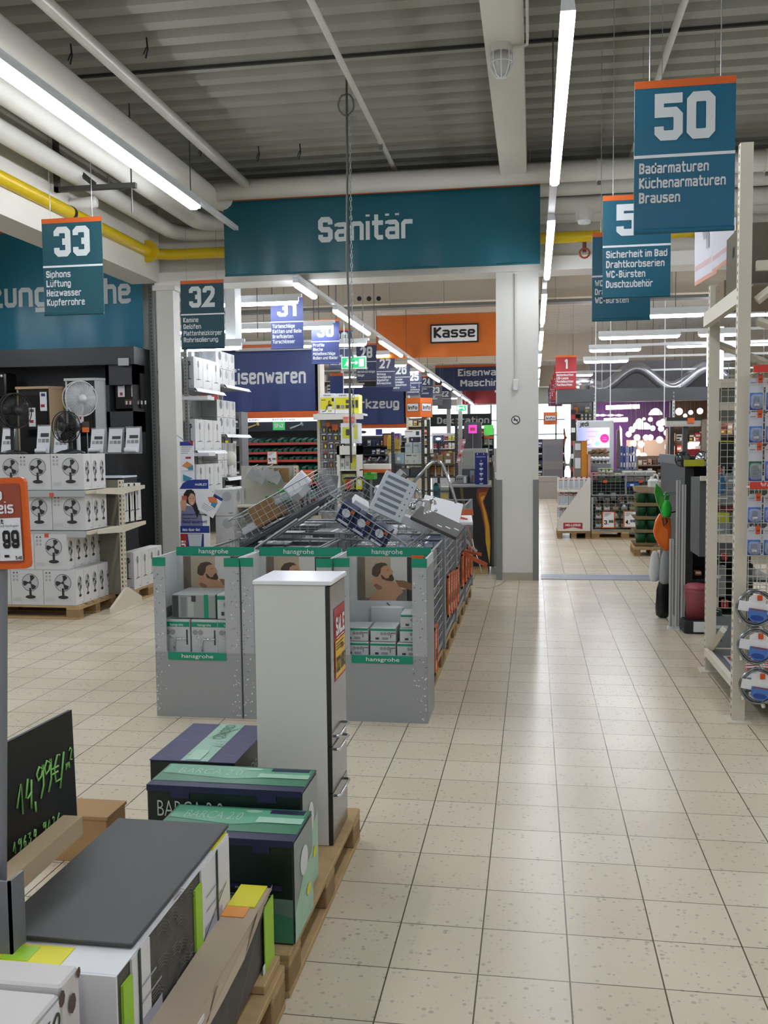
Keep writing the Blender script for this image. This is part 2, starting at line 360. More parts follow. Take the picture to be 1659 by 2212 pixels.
for q, nm in ((-3.8, 'behind the viewer'), (.5, 'level with the tile pallets'), (4.8, 'before the stoves'), (8.6, 'close to the stoves')):
    strip(f'white LED strip light over the heating display, {nm}', (-7.6, q, LZ), (-7.6, q+2.95, LZ))
rail('pale lighting rail over the heating display', (-7.6, -5, LZ), (-7.6, 12.0, LZ), (1, 5, 9.5, 13.5))
for x, nm, y, l0 in ((.15, 'over the main aisle', 13.3, 2.95), (-2.98, 'over the crate row', 14.05, 3.0)):
    rail(f'pale lighting rail {nm} in the rear hall', (x, 12.7 if x > 0 else 11.65, LZ), (x, 50, LZ), (2, 6, 10.5, 15, 19.5, 24, 28.5))
    k = 0
    if x < 0: strip(f'short white LED strip light {nm}, just under the wide banner', (x, 11.68, LZ), (x, 12.75, LZ))
    while y < 48:
        strip(f'white LED strip light {nm}, {ORD[k]} behind the cross beam', (x, y, LZ), (x, y+l0, LZ)); y += 4.3; k += 1
CROSS = [(1320, 1523, 687, 15.6), (1293, 1470, 732, 18.3), (1272, 1385, 760, 20.6), (1260, 1358, 784, 23.0), (1242, 1281, 813, 27), (1242, 1281, 827, 30), (1244, 1264, 838, 33)]
for i, (x0, x1, py, Y) in enumerate(CROSS):
    a, c = at(x0, py, Y), at(x1, py, Y); z = (a.z+c.z)/2
    strip(f'white LED strip light across the rear hall at the right, {ORD[i]} from the front', (a.x, Y, z), (c.x, Y, z))
    if i in (1, 2, 3): strip(f'white LED strip light across the rear hall by the overexposed column, {ORD[i-1]} from the front', (at(1520, py, Y).x+(.1 if i > 1 else -.1), Y, z), (at(1590+12*i, py, Y).x, Y, z))
    rail(f'pale lighting rail across the rear hall at the right, {ORD[i]} from the front', (a.x, Y, z), (6.5, Y, z), (1, 3))
LX = [(510, 645, 660, 14.2), (565, 605, 716, 17), (655, 718, 711, 17.4), (425, 522, 757, 13.4), (653, 674, 751, 22), (760, 792, 748, 19), (813, 842, 771, 24), (851, 878, 792, 27.5), (885, 905, 806, 31), (762, 784, 837, 34), (908, 928, 820, 35), (970, 988, 862, 44)]
for i, (x0, x1, py, Y) in enumerate(LX):
    a, c = at(x0, py, Y), at(x1, py, Y); z = (a.z+c.z)/2
    strip(f'white LED strip light over the left gondolas, {ORD[i]} of the cross rows', (a.x-.6, Y, z), (c.x, Y, z))
    rail(f'pale lighting rail over the left gondolas, {ORD[i]} of the cross rows', (-12, Y, z), (c.x+.05, Y, z), (2, 5, 8))
for i, (x, y) in enumerate(((5, 15), (5, 20), (5, 26), (-8, 15), (-8, 20), (-8, 26), (5, 34), (-8, 34))):
    strip(f'white LED strip light high above the rear racks, {ORD[i]} of its field', (x-1.5, y, 4.3), (x+1.5, y, 4.3)); rail(f'pale lighting rail high above the rear racks, {ORD[i]} of its field', (x-1.6, y, 4.3), (x+1.6, y, 4.3), (.5, 2.7))
# ================================================================ CEILING PIPES
PW = M('#cbc9c1', .6, noise=.06, scale=3)
def pipe(label, pts, r, mt=PW, cat='pipe', name='ceiling_pipe', n=14, collars=()):
    t = thing(name, label, cat, pts[0], 0, None, world=True)
    B().tube(pts, r, mt, n).build('pipe_body', t)
    for c, d in collars:
        c = Vector(c); d = Vector(d).normalized(); b = B().cyl(c-d*.03, c+d*.03, r*1.12, mt, n)
        b.box(c.x-.02, c.x+.02, c.y-.02, c.y+.02, c.z-r-.05, c.z-r+.01, M('#7b7b77', .4, .6)); b.build('clamp', t)
    return t
def bend(x, z, yb, xe, r=.3):
    pts = [(x, -5, z), (x, yb-r, z)]
    for i in range(1, 7): a = math.pi/2*i/6; pts.append((x+r-r*math.cos(a), yb-r+r*math.sin(a), z))
    return pts+[(xe, yb, z)]
pipe('slim white square-looking pipe nearest the middle of the left ceiling', [(-3.45, -5, 4.95), (-3.45, 12.25, 4.95)], .055, PW, n=4)
pipe('thick white pipe along the left ceiling, right of the lamp row', bend(-3.95, 4.88, 11.75, 8.8), .115)
pipe('thick white pipe along the left ceiling, directly behind the lamp row', bend(-4.3, 4.7, 11.95, 8.8), .11)
pipe('thick white pipe along the left ceiling beside the left lintel', bend(-4.72, 4.62, 12.1, 8.8), .1)
pipe('white pipe crossing under the ceiling with clamps above the number 33 sign', [(-8, 11.3, 4.92), (8.8, 11.3, 4.92)], .115, collars=[((-4.55, 11.3, 4.92), X), ((.75, 11.3, 4.92), X), ((2.6, 11.3, 4.92), X)])
pipe('white water pipe with valve elbow at the left edge', [(-7.5, 9.6, 4.55), (-5.6, 9.6, 4.55), (-5.35, 9.65, 4.45), (-5.2, 9.75, 4.42), (-4.7, 9.75, 4.45)], .06, collars=[((-5.25, 9.72, 4.42), X)])
pipe('thin white sprinkler pipe along the middle of the ceiling', [(-1.63, -5, 5.1), (-1.66, 12.25, 5.1)], .028, collars=[((-1.66, 10.4, 5.1), Y_)])
pipe('thin white conduit along the ceiling above the 50 sign', [(1.13, -5, 5.1), (1.13, 9.6, 5.1), (1.13, 12.2, 5.1)], .03)
YP = M('#c9ac0c', .35)
t = pipe('yellow gas pipe running along the left and across the hall', [(-4.98, -5, 4.33), (-4.98, 11.7, 4.33), (-4.97, 11.85, 4.33), (-4.9, 11.93, 4.33), (-4.75, 11.95, 4.32), (8.8, 11.95, 4.3)], .07, YP, n=16)
B().cyl((-4.96, 11.72, 4.33), (-4.96, 11.76, 4.33), .14, YP, 20).build('flange', t)
for p in ((-4.98, 9.7), ): B().cyl((-4.98, 9.68, 4.33), (-4.98, 9.73, 4.33), .077, BLACK, 16).build('rubber_collar', t)
B().cyl((1.93, 11.95, 4.3), (1.98, 11.95, 4.3), .085, BLACK, 16).build('rubber_collar', t)
b = B().tube([(-.09+.03*math.sin(i*.2), 0, 0) for i in range(0)] or [(.4, 11.8, 4.24), (.4, 11.8, 4.12)], .015, STEEL)
t = thing('stop_valve', 'small gas stop valve with red handwheel under the yellow pipe', 'valve', (.62, 11.95, 4.1), 0, None, world=True)
B().cyl((.62, 11.95, 4.24), (.62, 11.95, 4.12), .025, M('#6e4a3c', .4, .6), 10).build('valve_body', t)
B().tube([(.62+.06*math.cos(a*.524), 11.9+.01*math.sin(a*.524), 4.1+.06*math.sin(a*.524)) for a in range(12)], .012, M('#8c3a22', .5), 6, True).build('handwheel', t)
solo(B().cyl((.6, 11.6, 4.55), (.6, 11.6, 4.42), .1, PW, 16).cyl((.6, 11.6, 4.42), (.6, 11.6, 4.39), .075, PALE, 16), 'smoke_detector', 'round white smoke detector hanging above the yellow pipe', 'detector')
b = B(); FR = M('#4a4a46', .5, .4)
b.box(-4.95, -4.9, 9.3, 9.35, 4.45, 5.3, FR).box(-4.95, -4.05, 9.3, 9.35, 4.45, 4.5, FR); b.bar((-4.92, 9.32, 4.85), (-4.5, 9.32, 4.5), .02, FR)
b.cyl((-4.35, 9.32, 4.5), (-4.35, 9.32, 5.3), .008, FR, 6).cyl((-4.1, 9.32, 4.2), (-4.1, 9.32, 5.3), .008, FR, 6)
solo(b, 'pipe_bracket', 'dark steel triangular bracket under the left ceiling pipes', 'bracket')
# bulkhead lamp and conduit on the ceiling beam
t = thing('bulkhead_lamp', 'caged glass bulkhead lamp under the white ceiling beam', 'lamp', (-.25, 7.65, 4.6), 0, None, world=True)
B().cyl((-.25, 7.65, 4.9), (-.25, 7.65, 4.84), .085, M('#b9b7ae', .5), 18).build('base', t)
B().lathe([(.07, 0), (.075, -.05), (.068, -.12), (.04, -.17), (.01, -.185)], M('#c8c8c2', .08, alpha=.55), (-.25, 7.65, 4.84), 16).build('glass_globe', t)
b = B()
for k in range(4):
    a = k*math.pi/4; c, s_ = math.cos(a), math.sin(a)
    b.tube([(-.25+q*c, 7.65+q*s_, z) for q, z in ((-.085, 4.84), (-.088, 4.74), (-.05, 4.66), (0, 4.645), (.05, 4.66), (.088, 4.74), (.085, 4.84))], .005, PALE, 6)
b.tube([(-.25+.089*math.cos(a*.39), 7.65+.089*math.sin(a*.39), 4.76) for a in range(16)], .004, PALE, 5, True); b.build('wire_cage', t)
solo(B().tube([(-.19, 7.65, 4.88), (-.09, 7.65, 4.88), (-.05, 7.62, 4.88), (-.045, 7.5, 4.89), (-.045, 3, 4.89)], .012, M('#c9c7bd', .6), 8), 'conduit_pipe', 'thin white conduit beside the ceiling beam feeding the caged lamp', 'conduit')
for i, (x, y) in enumerate(((-.25, 6.4), (-.24, 11.35))):
    solo(B().cyl((x, y, 4.9), (x, y, 4.83), .012, BLACK, 8).tube([(x, y, 4.84), (x+.012, y, 4.8), (x, y, 4.78), (x-.012, y, 4.8)], .004, BLACK, 6, True), 'ceiling_hook', ('dark ring hook under the ceiling beam before the caged lamp', 'dark ring hook under the ceiling beam above the wide banner')[i], 'hook')
for i, (x, y) in enumerate(((-4.55, 7.7), (-4.0, 7.9), (-3.3, 7.9), (-3.2, 10.9), (-2.7, 10.9), (-3.8, 10.6))):
    p = B().tube([(x, y, 5.3), (x+.01, y, 5.2), (x-.015, y+.01, 5.13)], .008, BLACK, 6).tube([(x, y, 5.22), (x-.03, y, 5.16)], .006, BLACK, 6)
    solo(p, 'ceiling_strap', f'black strap end dangling from the left ceiling, {ORD[i]} of six', 'strap')
# chain with coiled cable
t = thing('hanging_cable', 'grey cable and chain hanging from the ceiling with a coiled loop', 'cable', (-1.77, 9, 1.9), 0, None, world=True)
CB = M('#5b5c58', .5)
B().tube([(-1.76, 9, 5.28), (-1.765, 9, 4.4), (-1.78, 9, 3.6), (-1.765, 9, 2.9), (-1.77, 9, 2.2), (-1.765, 9, 1.6)], .011, CB, 8).build('power_cable', t)
B().tube([(-1.77+.075*math.cos(a*.35), 9+.01*(a % 3), 5.02+.1*math.sin(a*.35)) for a in range(1, 40)], .009, CB, 6).build('cable_loop', t)
b = B()
for i in range(66):
    z = 4.9-i*.045; h = .02
    b.tube([(-1.735+(h*.5*math.cos(a) if i % 2 else 0), 9+(0 if i % 2 else h*.5*math.cos(a)), z+.027*math.sin(a)) for a in (0, .9, 1.57, 2.2, 3.14, 4.0, 4.71, 5.5)], .0035, STEEL, 4, True)
b.build('chain', t)
# ================================================================ BANNERS
def wavefn(amp, k, ph): return lambda p: Vector((0, amp*(math.sin(p.x*k+ph)*.6+math.sin(p.x*k*2.3+ph*2)*.4), 0))
def banner(name, label, x0, x1, z0, z1, Y, mt, txts, band=.1, amp=.02, topz=None, bm=ORANGE, extra=None, wires=True, group=None):
    t = thing(name, label, 'banner', ((x0+x1)/2, Y, z0), 0, group, world=True); fn = wavefn(amp, 5, x0); nx, nz = 40, 8; b = B()
    def sheet(za, zb, mt_, n):
        vs = []
        for j in range(n+1):
            for i in range(nx+1):
                p = Vector((x0+(x1-x0)*i/nx, Y, za+(zb-za)*j/n)); q = fn(p)*((z1-p.z)/(z1-z0))
                if p.z < z0+.09: q = q+Vector((0, .012*math.sin(p.x*40+j), 0))
                vs.append(p+q)
        b.add(vs, [(j*(nx+1)+i, j*(nx+1)+i+1, (j+1)*(nx+1)+i+1, (j+1)*(nx+1)+i) for j in range(n) for i in range(nx)], mt_, True)
    sheet(z0, z1-band, mt, nz); sheet(z1-band, z1, bm, 2)
    b.build('cloth', t)
    if txts or extra:
        for s_, cx, zb, h, wd, tm in txts: B().text(s_, (cx, Y, zb), X, Z, h, tm, wd, .045, 'c', .004, lambda p: fn(p)*((z1-p.z)/(z1-z0))).build('lettering', t)
        if extra: b = B(); extra(b, fn); b.build('lettering', t)
    B().cyl((x0, Y+.01, z0+.01), (x1, Y+.01, z0+.01), .013, mt, 8).cyl((x0, Y+.01, z1), (x1, Y+.01, z1), .012, STEEL, 8).build('rod', t)
    if wires:
        for xx in (x0+.12, x1-.12): B().cyl((xx, Y+.01, z1), (xx, Y+.01, topz or (5.3 if Y < 12 else 5.44)), .004, STEEL, 5).build('hanging_wire', t)
    return t
LET = M('#cdd4d6', .5)
banner('department_banner', 'wide teal banner reading Sanitär hung before the cross beam', -3.88, .08, 3.94, 4.98, 11.6, TEAL, [('Sanitär', -2.06, 4.31, .31, 1.19, LET)], .11, .03)
TEAL2 = M('#17708a', .42)
banner('heating_banner', 'teal banner above the stove display, partly hidden by the 33 sign', -9.6, -5.36, 3.16, 4.92, 12.42, TEAL2, [('Heizung', -7.48, 3.78, .36, 1.45, LET), ('Küche', -6.03, 3.78, .36, 1.02, LET)], .1, .04, topz=4.95, wires=False)
def kasse_extra(b, fn):
    x0, x1, z0, z1 = rc(930, 700, 1034, 741, 23.95)
    b.box(x0, x1, 23.90, 23.93, z0, z1, BLACK); b.box(x0+.04, x1-.04, 23.885, 23.9, z0+.04, z1-.04, PAPER)
    b.text('Kasse', ((x0+x1)/2, 23.88, z0+.13), X, Z, .27, BLACK, (x1-x0)*.86, .05, 'c')
banner('checkout_banner', 'plain orange banner with a framed Kasse plate in the rear hall', -4.0, -.02, 4.03, 5.12, 24, M('#cc6a1c', .45), [], .03, .03, extra=kasse_extra, bm=M('#cc6a1c', .45))
banner('hardware_banner', 'big blue wall banner reading Eisenwaren above the screw shelves', -7.95, -5.5, 2.7, 4.28, 23.4, NAVY, [('Eisenwaren', -6.75, 3.4, .4, 2.02, PALE)], .0001, .03, wires=False)
banner('tools_banner', 'blue wall banner reading Werkzeug deep in the hall', -8.3, -5.45, 2.75, 4.33, 39.6, NAVY, [('Werkzeug', -6.85, 3.4, .42, 2.4, PALE)], .0001, .03)
banner('machine_banner', 'dark blue hanging banner reading Eisenwaren Maschinen left of the column', -4.14, .1, 4.1, 5.2, 40, M('#26335c', .5), [('Eisenwaren', -2.02, 4.72, .3, 2.3, PALE), ('Maschinen', -2.02, 4.28, .3, 2.1, PALE)], .1, .02)
banner('lighting_banner', 'dark red hanging banner reading Leuchten Elektro below the blue one', -3.6, .1, 3.85, 4.75, 47, M('#8a2026', .5), [('Leuchten', -1.0, 4.4, .3, 1.8, PALE), ('Elektro', -1.0, 4.0, .3, 1.5, PALE)], .05, .02)
banner('household_banner', 'grey hanging banner reading Haushalt under the red one', -1.7, .2, 3.55, 4.2, 52, M('#77736c', .5), [('Haushalt', -.6, 3.85, .28, 1.7, PALE)], .03, .02)
banner('decoration_banner', 'dark banner reading Dekoration in front of the far windows', -6.4, -2.4, 2.9, 3.6, 54, M('#33403f', .5), [('Dekoration', -4.0, 3.05, .38, 3.0, PALE)], .01, .02, topz=5.44)
# numbered aisle signs
def numsign(num, lines, px, mt, Y, label, group, tw=None):
    top = 5.3 if Y < 12 else 5.44; x0, x1, z0, z1 = rc(*px, Y); W = x1-x0; H = z1-z0
    t = thing('aisle_sign', label, 'sign', ((x0+x1)/2, Y, z0), 0, group, world=True)
    b = B().box(x0, x1, Y, Y+.008, z0, z1, mt); b.box(x0, x1, Y-.002, Y+.01, z1-H*.05, z1, ORANGE); b.box(x0, x1, Y-.002, Y, z1-H*.51, z1-H*.49, PALE); b.build('panel', t)
    b = B().text(num, ((x0+x1)/2, Y, z1-H*.40), X, Z, H*.31, LET, W*(.60 if len(num) > 1 else .17), .045 if Y < 14 else .03, 'c', .004)
    n = len(lines)
    for i, l in enumerate(lines): b.text(l, (x0+W*.05, Y, z1-H*(.615+i*.098)), X, Z, H*.072, LET, W*min(.9, len(l)*.056+.02), .04 if Y < 14 else .025, 'l', .004)
    b.build('lettering', t)
    B().cyl((x0, Y, z0), (x1, Y, z0), .014, mt, 8).build('hem_rod', t)
    for xx in (x0+W*.15, x1-W*.15): B().cyl((xx, Y, z1), (xx, Y, top), .003, STEEL, 5).build('hanging_wire', t)
TE = 'hanging teal aisle signs'
T3 = M('#0a4d5a', .42)
numsign('50', ['Badarmaturen', 'Küchenarmaturen', 'Brausen'], (1370, 170, 1588, 497), M('#0f5f7c', .42), 5.04, 'teal aisle sign with number 50, nearest sign at the right', TE)
numsign('51', ['Sicherheit im Bad', 'Drahtkorbserien', 'WC-Bürsten', 'Duschzubehör'], (1302, 420, 1449, 640), M('#0d586e', .42), 7.5, 'teal aisle sign listing Sicherheit im Bad, half behind sign 50', TE)
numsign('52', ['WC-Sitze', 'Drahtkörbe', 'WC-Bürsten'], (1279, 500, 1405, 690), M('#0d586e', .42), 8.9, 'teal aisle sign almost hidden behind the Sicherheit im Bad sign', TE)
numsign('33', ['Siphons', 'Lüftung', 'Heizwasser', 'Kupferrohre'], (93, 470, 222, 678), T3, 8.9, 'teal aisle sign with number 33 above the fan cartons', TE)
numsign('32', ['Kamine', 'Gelöfen', 'Plattenheizkörper', 'Rohrisolierung'], (391, 605, 484, 752), M('#124451', .42), 11.9, 'teal aisle sign with number 32 right of the left column', TE)
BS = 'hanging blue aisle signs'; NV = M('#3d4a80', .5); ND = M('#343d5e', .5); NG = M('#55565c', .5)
for num, lines, px, mt, Y in (
    ('31', ['Türbeschläge', 'Ketten und Seile', 'Briefkästen', 'Türschlösser'], (585, 638, 655, 752), NV, 14.6),
    ('30', ['Profile', 'Bleche', 'Möbelbeschläge', 'Rollen und Räder'], (673, 690, 733, 785), NV, 17.6),
    ('29', ['Haken', 'Schrauben', 'Dübel', 'Haken und Ösen'], (710, 710, 762, 796), ND, 20.2),
    ('28', ['Sägen', 'Werkzeuge', 'Hochdruckreiniger', 'Sauger'], (770, 742, 813, 820), ND, 22.8),
    ('27', ['Werkzeug', 'Schweißgeräte', 'Sägeblätter', 'Bohrmaschinen'], (812, 769, 853, 836), ND, 25.6),
    ('26', ['Schrauber', 'Stichsägen', 'Fräsmaschinen', 'Bohrer'], (848, 784, 886, 845), ND, 28.4),
    ('25', ['Putz', 'Oberfräser', 'Schutzkleidung', 'Arbeitsschuhe'], (878, 802, 911, 853), ND, 31.4),
    ('24', ['Schränke', 'Öl', 'Autozubehör'], (908, 812, 935, 860), ND, 34.4),
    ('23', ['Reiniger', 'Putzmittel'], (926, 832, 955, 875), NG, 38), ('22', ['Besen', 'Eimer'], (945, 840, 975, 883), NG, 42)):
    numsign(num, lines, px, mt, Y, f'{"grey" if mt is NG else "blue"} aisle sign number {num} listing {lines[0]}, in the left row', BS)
for i, (px, Y) in enumerate((((1200, 768, 1245, 840), 23.3), ((1197, 789, 1240, 848), 26.5), ((1194, 806, 1236, 857), 30), ((1190, 818, 1229, 864), 34), ((1186, 829, 1221, 868), 38), ((1184, 838, 1215, 877), 42))):
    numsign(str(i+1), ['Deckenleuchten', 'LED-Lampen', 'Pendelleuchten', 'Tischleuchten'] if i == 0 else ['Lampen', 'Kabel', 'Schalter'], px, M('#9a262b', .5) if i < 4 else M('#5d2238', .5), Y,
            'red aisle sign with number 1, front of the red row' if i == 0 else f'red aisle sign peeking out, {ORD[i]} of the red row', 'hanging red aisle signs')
# info plates and exit signs
def infocube(label, px, Y, two=True):
    x0, x1, z0, z1 = rc(*px, Y); t = thing('info_cube', label, 'sign', ((x0+x1)/2, Y, z0), 0, None, world=True); W = x1-x0
    OR = M('#e0702c', .45); xm = x0+W*.58 if two else x1
    B().add([(x0, Y+.12, z0), (xm, Y, z0), (x1, Y+.3 if two else Y, z0), (x0+W*.4, Y+.5, z0)]+[(x0, Y+.12, z1), (xm, Y, z1), (x1, Y+.3 if two else Y, z1), (x0+W*.4, Y+.5, z1)], [(0, 1, 5, 4), (1, 2, 6, 5), (2, 3, 7, 6), (3, 0, 4, 7), (4, 5, 6, 7), (3, 2, 1, 0)], OR).build('panel', t)
    b = B(); H = z1-z0
    def face(p, q):
        U = (q-p); L = U.length; U.normalize()
        b.rect(p, U, Z, L*.1, L*.9, H*.3, H*.72, BLACK, .006); b.rect(p, U, Z, L*.13, L*.87, H*.32, H*.70, PAPER, .01); b.text('Info', p+U*(L*.5)+Z*(H*.4), U, Z, H*.2, BLACK, L*.6, .05, 'c', .016)
    face(Vector((x0, Y+.12 if two else Y, z0)), Vector((xm, Y, z0)))
    if two: face(Vector((xm, Y, z0)), Vector((x1, Y+.3, z0)))
    b.build('lettering', t); B().cyl(((x0+x1)/2, Y+.25, z1), ((x0+x1)/2, Y+.25, 5.44), .005, STEEL, 5).build('hanging_wire', t)
infocube('orange hanging cube with two Info plates near the tool gondola', (875, 859, 932, 901), 30)
infocube('orange hanging Info plate right of the column', (1174, 890, 1204, 917), 34, False)
EXG = M('#0d9a56', .4, emit=.5); EXW = M('#f2fff6', .4, emit=1.6)
def exitsign(label, px, Y, flip=False):
    x0, x1, z0, z1 = rc(*px, Y); W, H = x1-x0, z1-z0; o = Vector((x0, Y, z0))
    t = thing('exit_sign', label, 'sign', ((x0+x1)/2, Y, z0), 0, None, world=True)
    B().box(x0, x1, Y, Y+.06, z0, z1, PALE).build('case', t)
    b = B().rect(o, X, Z, W*.04, W*.96, H*.1, H*.9, EXG, .004)
    k = lambda a: (1-a) if flip else a
    b.rect(o, X, Z, *sorted((W*k(.72), W*k(.9))), H*.2, H*.8, EXW, .007)
    b.rect(o, X, Z, *sorted((W*k(.4), W*k(.6))), H*.46, H*.54, EXW, .007); b.flat(o, X, Z, [(W*k(.58), H*.34), (W*k(.68), H*.5), (W*k(.58), H*.66)][::-1 if flip else 1], EXW, .007)
    b.ell(o, X, Z, W*k(.28), H*.72, W*.035, H*.08, EXW, .007); b.flat(o, X, Z, [(W*k(a), H*c) for a, c in ((.12, .25), (.2, .42), (.22, .6), (.3, .62), (.34, .45), (.3, .42), (.27, .35), (.3, .22), (.25, .2), (.22, .36))][::-1 if not flip else 1], EXW, .007)
    b.build('pictogram', t)
    for xx in (x0+.05, x1-.05): B().cyl((xx, Y+.03, z1), (xx, Y+.03, 5.44), .006, STEEL, 6).build('hanger', t)
exitsign('lit green emergency exit sign hanging before the tool signs', (737, 770, 791, 797), 16)
exitsign('small lit green exit sign far back left of the column', (985, 875, 1007, 888), 42, True)
# column fittings
t = thing('cable_duct', 'thin white cable duct with socket down the front of the column', 'duct', (-.22, 12.19, 2.4), 0, None, world=True)
B().box(-.235, -.205, 12.17, 12.2, 2.58, 3.93, M('#c8c8c2', .5)).build('duct', t)
b = B().bbox(-.26, -.19, 12.15, 12.2, 2.47, 2.6, PAINTW, .008); b.box(-.25, -.2, 12.13, 12.15, 2.46, 2.52, PALE); b.build('socket', t)
b = B(); o = (-.225, 12.199, 2.08)
b.ell(o, X, Z, 0, 0, .057, .057, M('#47282a', .5), .003, 28); b.ell(o, X, Z, 0, 0, .045, .045, PAPER, .005, 28)
b.rect(o, X, Z, -.03, .028, -.006, .006, BLACK, .007); b.flat(o, X, Z, [(-.03, .03), (-.022, .036), (.036, -.03), (.028, -.036)][::-1], M('#47282a', .5), .009); b.tube([(-.24, 12.19, 2.088), (-.245, 12.19, 2.1), (-.235, 12.19, 2.11)], .003, BLACK, 5)
solo(b, 'no_smoking_sign', 'round no-smoking sticker on the white column', 'sign')
# ================================================================ FRONT: pallets, cabinet, boxes, tiles
def pallet(label, cx, cy, w=.8, l=1.2, rz=0, group=None, simple=False):
    "euro pallet, l along local y"
    t = thing('wooden_pallet', label, 'pallet', (cx, cy, 0), rz, group); b = B()
    for i, (u, bw) in enumerate(((-.5, .145), (-.245, .1), (0, .145), (.245, .1), (.5, .145))):
        c = u*(w-.145); b.bbox(c-bw/2, c+bw/2, -l/2, l/2, .122, .144, WOOD, .003)
    for y in (-l/2+.0725, 0, l/2-.0725): b.bbox(-w/2, w/2, y-.0725, y+.0725, .1, .122, WOOD, .003)
    b.build('deck', t); WB = M('#8f7550', .85, noise=.3, scale=10)
    for x in (-w/2+.05, 0, w/2-.05):
        for y in (-l/2+.0725, 0, l/2-.0725): B().bbox(x-.05, x+.05, y-.0725, y+.0725, .022, .1, WB, .004).build('block', t)
        B().bbox(x-.05, x+.05, -l/2, l/2, 0, .022, WOOD, .003).build('runner', t)
    return t
pallet('wooden pallet under the white bathroom cabinet', -1.165, 3.385, .8, 1.22)
pallet('wooden pallet under the black floor tiles at the near left', -1.185, 2.09, .84, 1.26)
# cabinet
def cabinet():
    x0, x1, y0, y1, z0, z1 = -1.107, -.815, 3.586, 3.875, .145, 1.206
    t = thing('bathroom_cabinet', 'tall white bathroom cabinet with sale sticker standing on the pallet edge', 'cabinet', (-.96, 3.73, .145), 0, None, world=True)
    B().bbox(x0, x1, y0, y1, z0, z1, M('#d0d2cc', .4), .002).build('body', t)
    B().bbox(-1.112, -.788, 3.58, 3.885, z1, 1.224, M('#e9ecf0', .15), .003).build('top_panel', t)
    FG = M('#5f5d5a', .16); ED = M('#2a2926', .5)
    b = B().box(x1, -.798, y0, y1, .556, 1.2, ED); b.box(-.798, -.796, y0+.001, y1-.001, .557, 1.199, FG); d = b.build('door', t)
    def handle(par, z, yy0=3.63, yy1=3.83): B().tube([(-.797, yy0, z), (-.782, yy0, z), (-.776, yy0+.008, z), (-.776, yy1-.008, z), (-.782, yy1, z), (-.797, yy1, z)], .0055, CHROME, 8).build('handle', par)
    handle(d, .585)
    for za, zb in ((.364, .552), (.15, .36)):
        b = B().box(x1, -.798, y0, y1, za, zb, ED); b.box(-.798, -.796, y0+.001, y1-.001, za+.001, zb-.001, FG); d = b.build('drawer', t); handle(d, zb-.022)
    b = B(); o = (-.7955, 3.648, .80); b.rect(o, Y_, Z, 0, .215, 0, .30, M('#b01f2c', .4), .001); b.rect(o, Y_, Z, .012, .203, .012, .165, M('#e3bd24', .4), .003)
    b.text('SALE', (-.7955, 3.755, .985), Y_, Z, .075, PAPER, .17, .05, 'c', .004); b.rect(o, Y_, Z, .03, .18, .172, .177, PAPER, .004)
    b.text('221,90', (-.7955, 3.755, .835), Y_, Z, .062, BLACK, .175, .05, 'c', .006)
    b.text('299,-', (-.7955, 3.79, .918), Y_, Z, .022, BLACK, .06, .03, 'c', .006); b.rect(o, Y_, Z, .12, .18, .124, .128, RED, .007)
    for i in range(3): b.rect(o, Y_, Z, .02, .17-.03*i, .15-.012*i, .154-.012*i, BLACK, .005)
    b.build('sale_sticker', t, label='red and yellow sale price sticker')
cabinet()
